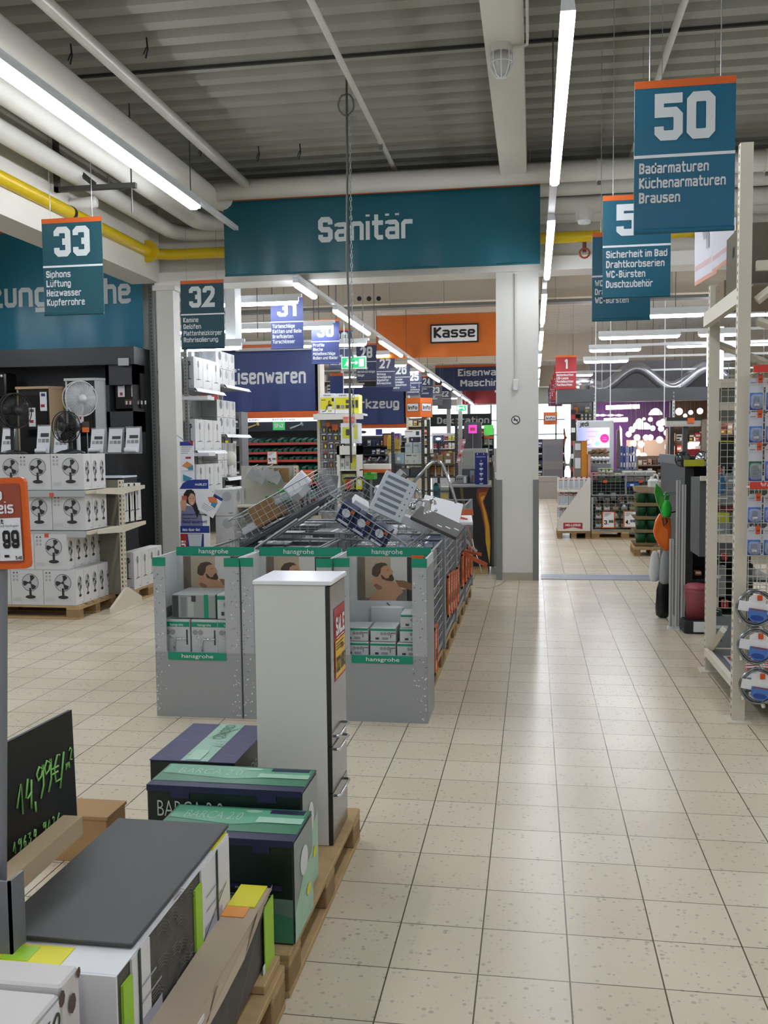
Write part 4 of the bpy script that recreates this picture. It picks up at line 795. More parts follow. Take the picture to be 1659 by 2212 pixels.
# price cards hooked on the aisle side of the crates
PC = [(6.55, .30), (7.62, .52), (7.86, .50), (8.1, .48), (8.32, .46), (8.55, .47), (9.15, .52), (9.6, .50), (9.95, .50), (10.35, .48)]
for i, (y, z) in enumerate(PC):
    t = thing('price_card', f'orange framed price card hooked on the aisle side of the crates, {ORD[i]} from the front', 'sign', (-.695, y, z-.16), 0, 'price cards on the crates', world=True)
    b = B(); o = Vector((-.688, y-.1, z-.16))
    for r in ((0, .02, 0, .34), (.18, .2, 0, .34), (0, .2, 0, .02), (0, .2, .32, .34)): b.box(o.x-.006, o.x+.008, o.y+r[0], o.y+r[1], o.z+r[2], o.z+r[3], ORANGE)
    b.build('frame', t)
    b = B().box(o.x-.004, o.x+.001, o.y+.01, o.y+.19, o.z+.01, o.z+.33, M('#d8c6c0', .5)); b.text(('9,99', '14,95', '4,99', '7,50')[i % 4], o+Y_*.1+Z*.08+X*.001, Y_, Z, .09, PRINTG, .15, .05, 'c', .002)
    for j in range(3): b.rect(o+X*.001, Y_, Z, .03, .15, .28-.03*j, .285-.03*j, PRINTG, .002)
    b.build('card', t)
# tipped baskets, boxes and faucets heaped above the crates
def tipped(o, ex, ey, ez, w, l, h):
    "transform: local box w x l x h on tipped axes"
    m_ = Matrix.Identity(4)
    for i, a in enumerate((ex, ey, ez)):
        for k in range(3): m_[k][i] = a[k]
    m_.translation = o; return m_
def axes(roll, pitch, yaw): return Matrix.Rotation(yaw, 4, 'Z') @ Matrix.Rotation(pitch, 4, 'Y') @ Matrix.Rotation(roll, 4, 'X')
def basket(label, loc, R, w, l, h):
    t = thing('wire_basket', label, 'basket', loc, 0, 'tipped wire baskets'); T = R
    b = B(); b.T = T; b.grid((0, 0, 0), X, Y_, w, l, 12, 6, .002, WIRE); b.build('bottom_grid', t)
    b = B(); b.T = T
    for o, U, a in (((0, 0, 0), X, w), ((0, l, 0), X, w), ((0, 0, 0), Y_, l), ((w, 0, 0), Y_, l)):
        b.grid(o, U, Z, a, h, max(4, round(a/.06)), 4, .002, WIRE); b.bar(Vector(o)+Z*h, Vector(o)+Z*h+U*a, .004, GALV)
    b.build('side_grid', t); return t
A1 = axes(.0, -.5, .05); pA = at(520, 1172, 7.1)
basket('wire basket tipped to the left with brown carton and clear packs', pA, A1, .82, .45, .2)
def loosebox(name, label, cat, loc, R, w, d, h, mt, extra=None, group=None):
    b = B(); b.T = Matrix.Translation(Vector(loc)) @ R; b.bbox(0, w, 0, d, 0, h, mt, .004)
    if extra: extra(b)
    b.T = None if False else b.T
    return solo(b, name, label, cat, group)
def onA(a, c, d): return pA + (A1 @ Vector((a, c, d)))
loosebox('cardboard_box', 'brown carton lying in the left tipped basket', 'box', onA(.16, .04, .03), A1, .22, .3, .17, M('#8a6a42', .8, noise=.1))
for i in range(7): loosebox('clear_pack', f'clear plastic pack in the left tipped basket, {ORD[i]} from its low end', 'pack', onA(.04+.11*i, .04+.05*(i % 3), .04 if i < 2 else .13 if i < 5 else .1), A1 @ axes(.3*(i % 3-1), .1*(i % 2), .4*i), .14, .12, .06, CLEAR if i % 3 else M('#b9bfc2', .25, alpha=.8), None, 'clear packs in the left basket')
loosebox('white_carton', 'white carton poking up from the left tipped basket', 'carton', onA(.52, .1, .1), A1 @ axes(.1, -.25, .1), .2, .2, .12, PAPER)
loosebox('plastic_tray', 'long dark tray lying under the left tipped basket', 'tray', onA(-.02, -.02, -.05), A1, .85, .45, .035, DGREY)
for i in range(3): solo(B().bar(onA(.05+.2*i, -.02, -.1), onA(.5+.2*i, -.03, -.06), .008, GALV), 'metal_strut', f'grey strut below the left tipped basket, {ORD[i]} of three', 'strut')
A2 = axes(.25, .55, -.15); pB = at(690, 1118, 6.9)
basket('large wire basket tipped to the right full of clear packs and navy boxes', pB+Vector((0, 0, .02)), A2, .72, .5, .2)
def onB(a, c, d): return pB+Vector((0, 0, .02)) + (A2 @ Vector((a, c, d)))
NVB = M('#1c2a52', .4)
for i, (a, c, dd) in enumerate(((.12, .02, .02), (.26, .02, .02), (.42, .02, .03))):
    loosebox('shower_box', f'navy shower head box at the front of the right tipped basket, {ORD[i]} from the left', 'box', onB(a, c, dd), A2, .13, .08, .17, NVB, lambda b: (b.ell((0, 0, 0), X, Z, .06, .11, .035, .035, PALE, .002), b.rect((0, 0, 0), X, Z, .02, .11, .02, .04, PALE, .002), b.rect((0, 0, 0), X, Z, .09, .12, .13, .16, ORANGE, .003)), 'navy boxes in the right basket')
for i in range(9): loosebox('clear_pack', f'clear plastic pack in the right tipped basket, {ORD[i]} from its high end', 'pack', onB(.06+.07*i, .12+.1*(i % 3), .05+.06*(i % 2)), A2 @ axes(.4*(i % 3-1), .2, .5*i), .13, .1, .05, CLEAR if i % 3 != 1 else PAPER, None, 'clear packs in the right basket')
def slots(b):
    for i in range(6): b.rect((0, 0, .02), X, Y_, .03, .2, .035+.05*i, .06+.05*i, M('#5d666e', .5), .001)
    for i in range(6): b.ell((0, 0, .02), X, Y_, .23, .045+.05*i, .006, .006, DGREY, .001, 8)
pS = at(795, 1085, 6.75)
loosebox('drawer_insert', 'pale grey slotted drawer insert standing tilted above the baskets', 'panel', pS+Vector((0, 0, -.05)), axes(1.15, .45, .15), .26, .34, .02, M('#aab2b8', .4), slots)
loosebox('grey_board', 'dark grey panel standing behind the left basket', 'panel', at(680, 1100, 7.6), axes(1.4, .1, 0), .17, .3, .012, M('#6c7076', .4))
for i, (a, c, w_) in enumerate(((905, 1130, .2), (880, 1110, .18), (930, 1110, .16), (870, 1085, .15))):
    loosebox('white_carton', f'white fitting carton heaped right of the slotted insert, {ORD[i]} from below', 'carton', at(a-40, c, 7.1+.1*i), axes(.2*i, .4-.2*i, .3*i), w_, .14, .07, (PAPER, WHITE, CLEAR, PAPER)[i], None, 'white cartons on the heap')
def fsamp(b):
    for i in range(3): b.rect((0, 0, .03), X, Y_, .2+.06*i, .24+.06*i, .04+.03*i, .055+.03*i, PALE, .001)
loosebox('faucet_board', 'dark display board with chrome faucet sliding off the heap', 'board', at(885, 1122, 6.9), axes(.35, .42, -.1), .38, .22, .03, M('#4d4a48', .5), fsamp)
def faucet(label, loc, R, k, name='kitchen_faucet'):
    t = thing(name, label, 'faucet', loc, 0, None); b = B(); b.T = R; r = .011*k**.5
    b.cyl((0, 0, 0), (0, 0, .03*k), .026*k**.7, CHROME, 16).cyl((0, 0, .03*k), (0, 0, .12*k), .02*k**.7, CHROME, 16); b.build('body', t)
    b = B(); b.T = R; b.tube([(0, 0, .1*k), (0, 0, .34*k), (.02*k, 0, .37*k), (.06*k, 0, .38*k), (.2*k, 0, .31*k), (.3*k, 0, .25*k)], r, CHROME, 12); b.build('spout', t)
    b = B(); b.T = R; b.tube([(0, -.02, .09*k), (-.03*k, -.05, .11*k), (-.07*k, -.08, .13*k)], .006, CHROME, 8); b.build('lever', t); return t
faucet('long chrome kitchen faucet lying across the top of the heap', at(858, 1080, 7.0), axes(0, .75, 0), 1.15)
t = thing('tap_support', 'grey plastic tube holding the long chrome faucet', 'tube', at(800, 1095, 7.0), 0, None, world=True); B().bar(at(810, 1090, 7.0), at(868, 1025, 7.0), .022, M('#b0b4b6', .4)).bar(at(860, 1032, 7), at(872, 1020, 7), .027, GREY).build('tube_body', t)
t = thing('chrome_faucet', 'curved chrome basin faucet on the heap below the long faucet', 'faucet', at(880, 1100, 7.0), 0, None, world=True)
c = at(885, 1075, 7.0); B().tube([c+Vector((.085*math.cos(a), 0, .085*math.sin(a))) for a in (3.6, 3.1, 2.6, 2.1, 1.6, 1.1, .6, .1)], .015, CHROME, 10).build('spout', t); B().tube([at(890, 1092, 6.98), at(905, 1078, 6.98), at(935, 1085, 6.98)], .012, CHROME, 10).sph(at(890, 1094, 6.98), .03, CHROME).build('lever', t)
t = thing('chrome_faucet', 'small chrome mixer on the sliding dark board', 'faucet', at(925, 1105, 6.75), 0, None, world=True)
B().cyl(at(922, 1108, 6.75), at(926, 1080, 6.75), .025, CHROME, 14).build('body', t); B().tube([at(925, 1085, 6.75), at(938, 1076, 6.73), at(940, 1090, 6.72)], .011, CHROME, 8).build('spout', t)
b = B()
for i in range(5): b.sph(at(918+6*i, 1110-2*i, 6.72), .012, CHROME, 8)
b.build('chrome_knobs', t)
x0, x1, z0, z1 = rc(741, 1030, 784, 1062, 8); solo(B().bbox(x0+.02, x1-.02, 8, 8.14, 1.03, z0, M('#6a6d70', .5)), 'carton_stack', 'grey carton under the yellow and black reel box', 'carton')
t = thing('work_light', 'yellow and black cable reel box standing behind the baskets', 'reel', at(762, 1062, 8), 0, None, world=True)
x0, x1, z0, z1 = rc(741, 1030, 784, 1062, 8); B().bbox(x0, x1, 8, 8.14, z0, z1, BLACK, .012).build('case', t); b = B().box(x1-.06, x1-.005, 7.99, 8, z0+.02, z1-.02, YEL).box(x0+.005, x0+.1, 7.99, 8, z0+.02, z1-.02, M('#8f8a3a', .5)); b.ell((x0+.05, 7.99, (z0+z1)/2), X, Z, 0, 0, .03, .045, M('#b5301f', .5), .003); b.rect((x1-.045, 7.99, z0+.05), X, Z, 0, .028, 0, .05, PALE, .002); b.build('label_plate', t)
# orange price frames thrown on the last crate and sticking out of it
RF = M('#d9744e', .5)
for i, (pa, pb, r) in enumerate((((952, 1108), (1022, 1106), .03), ((975, 1118), (1010, 1128), .035), ((968, 1100), (978, 1160), .02), ((985, 1120), (992, 1165), .02), ((1000, 1195), (1052, 1222), .022), ((995, 1190), (1040, 1198), .016), ((1008, 1130), (1020, 1180), .012), ((990, 1150), (1030, 1192), .014))):
    a, c = at(*pa, 8.7+.15*i), at(*pb, 8.6+.15*i); d = (c-a).normalized(); n_ = Vector((0, 1, .2)).cross(d).normalized()*r; tk = Vector((0, .012, 0))
    vs = [a-n_, c-n_, c+n_, a+n_]; vs += [p+tk for p in vs]
    solo(B().add(vs, [(0, 1, 2, 3), (7, 6, 5, 4), (0, 4, 5, 1), (1, 5, 6, 2), (2, 6, 7, 3), (3, 7, 4, 0)], (RF, RF, M('#c9a59a', .5), M('#e4c3b6', .5), RF, RF, M('#8a6a5c', .6), M('#d8d2cc', .6))[i]), 'price_rail', f'loose orange or pale price rail thrown on the last crates, {ORD[i]} of the bunch', 'price rail', 'loose price rails')
loosebox('white_board', 'white panel lying on the last crates under the orange rails', 'panel', at(905, 1135, 8.6), axes(.1, .0, .1), .5, .5, .03, PAPER)
loosebox('white_board', 'second white panel leaning behind the sliding dark board', 'panel', at(905, 1120, 8.0), axes(.7, .25, .1), .35, .3, .015, PAPER)
solo(B().tube([at(1020, 1165, 10.3), at(1024, 1185, 9.9), at(1035, 1215, 9.85), at(1040, 1238, 9.8)], .006, PALE, 5), 'plastic_tie', 'pale strap hanging off the last crate', 'strap')
solo(B().tube([(-.7, 11.5, .01), (-.55, 11.4, .012), (-.42, 11.7, .01), (-.36, 12.1, .01)], .006, M('#b8b29a', .6), 5), 'floor_cable', 'pale cable lying on the floor at the column foot', 'cable')
# ================================================================ LEFT: fan gondola and stove display
SLOT = M('#57544a', .7)
def upright(t, x, y, h, wx=.04, wy=.06, mt=CREAM, z0=0, face='x', name='upright'):
    b = B().box(x-wx/2, x+wx/2, y-wy/2, y+wy/2, z0, z0+h, mt); n = int(h/.05)
    for i in range(n):
        z = z0+.03+i*.05
        if 'x' in face: b.rect((x+wx/2, y, z), Y_, Z, -.008, .008, 0, .025, SLOT, .001)
        if 'y' in face: b.rect((x, y-wy/2, z), X, Z, -.008, .008, 0, .025, SLOT, .001)
    b.build(name, t)
FP = M('#c6c7c9', .6); FS = M('#d7d7d6', .6); FK = M('#2c2d2f', .6); FL = M('#b3b5b8', .6)
def fanprint(b, o, U, V, cx, cz, r, sq=1.0):
    "printed table fan: ring, three blades, pole, foot; sq squeezes it sideways"
    b.ell(o, U, V, cx, cz, r*sq, r, PRINTG, .0012, 22); b.ell(o, U, V, cx, cz, r*.94*sq, r*.94, FL, .0017, 22)
    for k in range(3):
        a0 = math.radians(70+120*k); b.flat(o, U, V, [(cx+sq*r*q*math.cos(a0+d), cz+r*q*math.sin(a0+d)) for q, d in ((.08, 0), (.5, -.5), (.84, -.42), (.9, 0), (.8, .38), (.45, .3))], FK, .0022)
    b.ell(o, U, V, cx, cz, r*.17*sq, r*.17, FK, .0027, 10)
    b.rect(o, U, V, cx-r*.14*sq, cx+r*.14*sq, cz-r*1.55, cz-r*.6, FK, .0024); b.ell(o, U, V, cx, cz-r*1.62, r*.62*sq, r*.2, FK, .003, 16)
def table_fan_carton():
    W, D, H = .36, .165, .37; b = B().bbox(-W/2, W/2, 0, D, 0, H, FP, .003)
    b.box(-W/2-.0005, W/2+.0005, -.0005, D, .0, .001, FP); b.rect((W/2, 0, 0), Y_, Z, .002, D-.002, .002, H-.002, FS, .0005); b.rect((0, 0, H), X, Y_, -.003, .003, 0, D, PRINTL, .0005)
    o = Vector((-W/2, 0, 0)); fanprint(b, o, X, Z, W*.6, H*.64, .093); fanprint(b, Vector((W/2, 0, 0)), Y_, Z, D*.5, H*.6, .078, .62)
    for a in (.06, .165):
        b.flat(o, X, Z, [(W*a, H*.9), (W*(a+.07), H*.9), (W*(a+.035), H*.955)], PRINTG, .001)
        for c in (.78, .68): b.rect(o, X, Z, W*a, W*(a+.07), H*c, H*(c+.07), PRINTL, .0008); b.rect(o, X, Z, W*(a+.02), W*(a+.05), H*(c+.02), H*(c+.05), GREY, .0012)
    for i in range(6): b.rect(o, X, Z, W*.05, W*.32, H*(.2-.018*i), H*(.206-.018*i), PRINTL, .001); b.rect(o, X, Z, W*.5, W*.85, H*(.2-.018*i), H*(.206-.018*i), M('#bcbdbf', .6), .001)
    b.rect((W/2, 0, 0), Y_, Z, D*.75, D*.92, H*.04, H*.07, PRINTL, .001)
    return b
def stand_fan_carton(W=.2, D=.28, H=.62, plain=False, dark=False):
    fc = M('#7f8386', .6) if dark else FP; b = B().bbox(-W/2, W/2, 0, D, 0, H, FS, .003); o = Vector((-W/2, 0, 0)); b.rect(o, X, Z, .001, W-.001, .001, H-.001, fc, .0004)
    for oo, U, w_, k in ((o, X, W, 1), (Vector((W/2, 0, 0)), Y_, D, .5)):
        if plain:
            b.ell(oo, U, Z, w_*.62, H*.72, min(w_, H)*.26, min(w_, H)*.26, M('#74787b', .6) if dark else PRINTL, .001, 14); b.rect(oo, U, Z, w_*.7, w_*.92, H*.08, H*.13, GREY, .001); continue
        ink = FK if k == 1 else M('#6d6f77', .6); r = min(w_*.24, .055)
        b.ell(oo, U, Z, w_*.5, H*.78, r*(1 if k == 1 else .6), r, M('#8c8e91', .6), .001, 14)
        for q in range(3): a0 = math.radians(70+120*q); b.flat(oo, U, Z, [(w_*.5+r*(1 if k == 1 else .6)*e*math.cos(a0+d), H*.78+r*e*math.sin(a0+d)) for e, d in ((.05, 0), (.8, -.5), (.9, 0), (.8, .5))], ink, .0015)
        b.rect(oo, U, Z, w_*.5-.006, w_*.5+.006, H*.3, H*.72, ink, .0018); b.flat(oo, U, Z, [(w_*.2, H*.27), (w_*.8, H*.29), (w_*.8, H*.3), (w_*.5, H*.32), (w_*.2, H*.28)], ink, .002); b.rect(oo, U, Z, w_*.7, w_*.9, H*.05, H*.075, GREY, .001)
        if k < 1:
            for i in range(2): b.flat(oo, U, Z, [(w_*(.06+.1*i), H*.94), (w_*(.12+.1*i), H*.94), (w_*(.09+.1*i), H*.96)], GREY, .001)
            for i in range(6): b.rect(oo, U, Z, w_*.06, w_*.2, H*(.9-.035*i), H*(.91-.035*i), PRINTL, .001)
    return b
FX, FY = -4.67, 8.95
pallet('wooden pallet under the table fan cartons', -5.62, 9.38, .86, 1.95, math.pi/2)
proto = None
def tfc(x, y, z, label):
    global proto
    if proto is None: proto = solo(table_fan_carton(), 'fan_carton', label, 'carton', 'white table fan cartons', (x, y, z)); return
    dup(proto, (x, y, z), None, label)
for r, (z, nm) in enumerate(((.146, 'bottom tier'), (.518, 'second tier'), (.925, 'lower shelf'), (1.345, 'upper shelf'))):
    for c in range(3):
        for d in range(5 if r < 2 else 3 if r == 2 else 3):
            if c > 0 and d > 0: continue
            x = FX-.18-.365*c-(.09 if r == 1 else .0 if r == 0 else .03)+(.13 if r > 1 else 0) - (.0 if d < 2 else .004); y = FY+.17*d+(.05 if r > 1 else 0)
            if r == 3 and c == 2: y += .06; x += .03
            tfc(x, y, z, f'white table fan carton, {nm}, {ORD[c]} column from aisle, {ORD[d]} from front')
t = thing('gondola_rack', 'cream slotted gondola rack holding the fan cartons', 'rack', (-4.5, 9.7, 0), 0, None, world=True)
upright(t, -4.5, 9.72, 1.42, .045, .06, CREAM, face='xy'); upright(t, -6.2, 9.72, 1.42, .045, .06, CREAM)
for s_ in (-1, 1): B().ext((-4.478, 9.72, 0), Vector((0, s_, 0)), Z, [(0, 0), (.42, 0), (.42, .06), (.06, .22), (0, .22)][::s_], .03, CREAM).build('foot', t)
for z in (.90, 1.32):
    B().box(-6.2, -4.53, 8.98, 9.70, z-.02, z+.015, CREAM).box(-6.2, -4.55, 8.955, 8.98, z-.045, z+.02, M('#a8acae', .5)).build('shelf', t)
    B().box(-6.2, -4.53, 9.74, 10.25, z-.02, z+.015, CREAM).build('shelf', t)
    for s_ in (-1, 1): B().ext((-4.49, 9.72, z), Vector((0, s_, 0)), Z, [(0, -.06), (.62, -.02), (.62, .02), (0, .02)][::s_], .02, CREAM).build('bracket', t)
B().box(-6.2, -4.53, 9.70, 9.74, .15, 1.42, M('#6f6d60', .7)).build('back_panel', t)
for i, (x, z) in enumerate(((-5.35, .885), (-5.0, .885), (-5.3, 1.305), (-4.93, 1.305))): solo(B().box(x, x+.045, 8.948, 8.954, z-.03, z+.012, M('#c4503a', .5)), 'price_tag', f'red price tag on the {("lower", "lower", "upper", "upper")[i]} fan shelf edge, {("left", "right")[i % 2]} one', 'tag')
pallet('wooden pallet under the standing fan cartons right of the gondola rack', -4.92, 10.5, .8, .95)
for lv, z, n in ((0, .146, 4), (1, .925, 3)):
    for i in range(n):
        b = stand_fan_carton(.15, .2, .43); solo(b, 'fan_carton', f'tall fan carton right of the cream rack, {("floor tier", "shelf tier")[lv]}, {ORD[i]} from the front', 'carton', 'standing fan cartons by the rack', (-4.6, 10.05+.205*i if lv == 0 else 9.8+.15*i, z+(.0 if lv == 0 else .012)))
# fans displayed on the gondola
def table_fan(label, loc, rz, hub_z, r, dark, tall=False):
    mt = BLACK if dark else M('#c9cbcc', .35); cage = M('#1b1c1e', .35, alpha=.35) if dark else M('#d2d5d6', .25, alpha=.45)
    t = thing('table_fan' if not tall else 'stand_fan', label, 'fan', loc, rz)
    B().lathe([(.15, 0), (.15, .012), (.1, .03), (.03, .045)], mt, n=20).build('foot', t)
    B().cyl((0, 0, .03), (0, 0, hub_z-.04), .022, mt, 12, .02).build('column', t)
    B().lathe([(.03, -.02), (.055, .0), (.06, .07), (.04, .12), (.01, .13)], mt, (0, 0, hub_z), 14, (0, 1, 0)).build('motor', t)
    b = B()
    for k in range(3):
        a0 = 2.094*k+.3; vs = []
        for q, d, y in ((.15, -.15, -.05), (.6, -.5, -.07), (.88, -.3, -.06), (.9, .1, -.05), (.7, .4, -.035), (.2, .3, -.03)): vs.append((r*q*math.cos(a0+d), y, hub_z+r*q*math.sin(a0+d)))
        b.poly(vs, mt); b.poly([(x, y-.004, z) for x, y, z in vs][::-1], mt)
    b.lathe([(.04, 0), (.04, .03), (.01, .04)], mt, (0, -.05, hub_z), 12, (0, -1, 0)); b.build('blades', t)
    b = B()
    for y in (-.10, .0): b.tube([(r*math.cos(a*.2618), y*.6-.03, hub_z+r*math.sin(a*.2618)) for a in range(24)], .006, mt, 6, True)
    for k in range(30):
        a = k*.2094; b.tube([(.05*math.cos(a), -.115, hub_z+.05*math.sin(a)), (.7*r*math.cos(a), -.115, hub_z+.7*r*math.sin(a)), (r*math.cos(a), -.06, hub_z+r*math.sin(a)), (.8*r*math.cos(a), .01, hub_z+.8*r*math.sin(a)), (.05*math.cos(a), .02, hub_z+.05*math.sin(a))], .0018, mt, 4)
    b.lathe([(.05, 0), (.05, .004)], mt, (0, -.118, hub_z), 14, (0, -1, 0)); b.build('guard', t)
    B().lathe([(r*.98, 0), (r*.98, .001)], cage, (0, -.07, hub_z), 24, (0, -1, 0)).build('guard_mesh', t)
    return t
table_fan('black table fan with orange tag standing on the fan cartons', (at(153, 968, 9.35).x, 9.35, 1.72), -.25, .28, .165, True)
table_fan('white fan turned to the right before the white stove', (at(170, 960, 10.1).x, 10.1, 1.345), 1.0, .995, .20, False)
table_fan('black stand fan seen from the side at the left edge', (at(28, 970, 9.5).x, 9.5, 1.72), 1.15, .47, .19, True)
solo(B().box(at(180, 940, 9.2).x, at(180, 940, 9.2).x+.075, 9.18, 9.185, 1.94, 2.05, M('#4a3a36', .4, alpha=.8)).box(at(180, 940, 9.2).x, at(180, 940, 9.2).x+.075, 9.178, 9.18, 1.94, 1.99, ORANGE).cyl((at(184, 940, 9.2).x+.03, 9.19, 1.7), (at(184, 940, 9.2).x+.03, 9.19, 1.95), .004, CLEAR, 6), 'price_tag', 'orange and clear price tag beside the black table fan', 'tag')
# leaflet holders standing along the front of the stoves
for i, (px, h) in enumerate(((15, .23), (92, .26), (130, .2), (208, .21), (247, .21), (285, .22))):
    c = at(px, 975, 11.7); t = thing('leaflet_holder', f'leaflet holder with white energy leaflets before the stoves, {ORD[i]} from the left', 'leaflets', (c.x, 11.7, 1.72), .05*(i % 3-1), 'leaflet holders')
    b = B(); w_ = .19
    b.add([(-w_/2, 0, 0), (w_/2, 0, 0), (w_/2, .07, h+.1), (-w_/2, .07, h+.1)], [(0, 1, 2, 3)], PAPER); o = Vector((-w_/2, -.002, 0)); V = Vector((0, .07, h+.1)).normalized()
    b.rect(o, X, V, .05, .17, h*.85, h*1.05, DGREY, .001)
    for k in range(3): b.rect(o, X, V, .02+.055*k, .065+.055*k, h*.55, h*.75, GREY if k else PRINTL, .001)
    b.build('leaflet', t); B().box(-.11, .11, -.01, .08, -.02, 0, CLEAR).box(-.11, .11, .085, .09, 0, h+.12, CLEAR).build('holder', t)
    if i % 2: B().cyl((-.09, -.02, .03), (.07, -.02, .03), .03, PAPER, 12).build('curled_sheet', t)
# stove wall
t = thing('stove_display', 'black display wall with niches carrying the stoves', 'display wall', (-7, 12.45, 0), 0, None, world=True)
DW = M('#202328', .5); DW2 = M('#3a3d40', .5)
B().box(-10, -5.38, 12.5, 12.7, 0, 3.16, DW).build('back_panel', t)
B().box(-10, -5.38, 12.15, 12.5, 2.92, 3.16, DW2).build('head_panel', t)
B().box(-10, -5.38, 11.55, 12.5, 0, 1.7, M('#1c1e22', .5)).build('plinth', t)
x0, x1, z0, z1 = rc(238, 785, 302, 1050, 12.3)
b = B(); NB = M('#34373c', .45); b.box(x0, x1, 12.2, 12.5, z1-.3, z1, NB).box(x0, x0+.05, 12.2, 12.5, 1.7, z1, NB).box(x1-.05, x1, 12.2, 12.5, 1.7, z1, NB).box(x0, x1, 12.2, 12.5, 2.0, 2.28, NB); b.build('niche_frame', t)
solo(B().box(-5.6, -5.45, 12.12, 12.14, 2.9, 3.0, M('#b9bcbe', .5)), 'display_label', 'small grey label plate at the top right of the stove wall', 'label')
def stove(label, px, Y, side, extra=None):
    x0, x1, z0, z1 = rc(*px, Y); z0 = 1.7; t = thing('stove', label, 'stove', ((x0+x1)/2, Y, 1.7), 0, None, world=True); sw = (x1-x0)*.22
    B().bbox(x0, x1-sw, Y, Y+.3, z0, z1-.04, M('#1d1e20', .4), .01).build('body', t)
    b = B(); b.add([(x1-sw, Y-.02, z0), (x1, Y+.12, z0), (x1, Y+.35, z0), (x1-sw, Y+.35, z0)]+[(x1-sw, Y-.02, z1-.03), (x1, Y+.12, z1-.03), (x1, Y+.35, z1-.03), (x1-sw, Y+.35, z1-.03)], [(0, 1, 5, 4), (1, 2, 6, 5), (2, 3, 7, 6), (3, 0, 4, 7)], side); b.box(x0-.01, x0+.015, Y-.01, Y+.3, z0, z1-.03, side); b.build('side_cheek', t)
    B().ext((x0-.02, Y-.03, z1-.03), X, Y_, [(0, 0), (x1-x0-sw+.02, 0), (x1-x0+.03, .14), (x1-x0+.03, .38), (0, .38)], .035, side).build('top_plate', t)
    B().box(x0+.06, x1-sw-.04, Y-.012, Y, z0+.25, z1-.15, M('#0e0f11', .1)).build('glass_door', t)
    b = B()
    for k, (u, v) in enumerate(((.3, .2), (.62, .42))):
        xx = x0+(x1-x0)*u*.9; zz = z0+(z1-z0)*(v+.2); b.box(xx, xx+.1, Y-.02, Y-.014, zz, zz+.26, PAPER); b.rect((xx, Y-.02, zz), X, Z, .01, .07, .05, .09, RED, .001); b.rect((xx, Y-.02, zz), X, Z, .02, .08, .2, .24, NAVY if k else DGREY, .001)
    b.build('energy_card', t); return t
stove('stove with white curved side and black front in the display wall', (145, 812, 225, 960), 12.12, M('#c3c6c5', .4))
stove('stove with light wood side in the display wall', (40, 830, 128, 960), 12.12, M('#b39a78', .6, noise=.12, scale=6))
x0, x1, z0, z1 = rc(246, 806, 300, 882, 12.25)
t = thing('pellet_stove', 'black built-in stove with price cards in the right niche', 'stove', ((x0+x1)/2, 12.3, z0), 0, None, world=True)
B().box(x0, x1, 12.3, 12.45, z0, z1, M('#121314', .2)).build('body', t)
b = B()
for u, h in ((.12, .2), (.66, .24)):
    xx = x0+(x1-x0)*u; b.box(xx, xx+.1, 12.28, 12.285, z0+.16, z0+.16+h, PAPER); b.rect((xx, 12.28, z0+.16), X, Z, .03, .07, .02, .06, RED, .001); b.rect((xx, 12.28, z0+.16), X, Z, .01, .09, h-.05, h-.02, NAVY, .001)
b.build('energy_card', t); b = B().box(x0+.15, x1, 12.26, 12.28, z0+.05, z0+.12, M('#6a2c26', .5))
for i in range(6): b.box(x0+.17+i*.055, x0+.19+i*.055, 12.25, 12.26, z0+.05, z0+.1, PALE)
b.build('grille', t); B().sph((x0+.12, 12.28, z0+.42), .02, PAPER, 8).build('knob', t)
x0, x1, z0, z1 = rc(-30, 805, 12, 860, 12.0)
solo(B().bbox(x0, x1, 12.0, 12.3, z0, z1, M('#0c0c0d', .12), .02).cyl(((x0+x1)/2, 12.15, 1.7), ((x0+x1)/2, 12.15, z0), .08, BLACK, 12).sph((x1-.05, 12.0, z1-.05), .03, CHROME, 8), 'stove', 'glossy black stove cut off at the left edge', 'stove')
solo(B().box(-5.75, -5.1, 11.05, 11.5, 1.40, 1.42, M('#dfe6f0', .3)).box(-5.75, -5.1, 11.07, 11.5, .0, 1.40, DW), 'plinth_shelf', 'pale shelf top on a black cabinet right of the fan cartons', 'shelf')
solo(B().box(-5.5, -5.43, 11.54, 11.55, .4, .52, PALE), 'display_label', 'small white label at the foot of the stove wall', 'label')
# slotted rack behind the left column with fan cartons
t = thing('slotted_rack', 'galvanised slotted rack behind the left column', 'rack', (-5.2, 12.7, 0), 0, None, world=True)
RKM = M('#8f9392', .45, .5)
upright(t, -5.3, 12.62, 4.05, .07, .07, RKM, face='y')
for y in (13.95, 15.2): upright(t, -5.2, y, 3.3, .05, .05, RKM)
upright(t, -4.87, 12.75, 4.0, .05, .05, RKM, face='xy')
b = B()
for za in (.2, 1.1, 2.0, 2.8): b.bar((-5.28, 12.64, za), (-5.28, 13.85, za+.8), .012, RKM)
b.build('brace', t)
for z in (.9, 1.65, 2.45): B().box(-5.25, -4.55, 12.72, 13.0, z, z+.05, PALE).build('shelf', t)
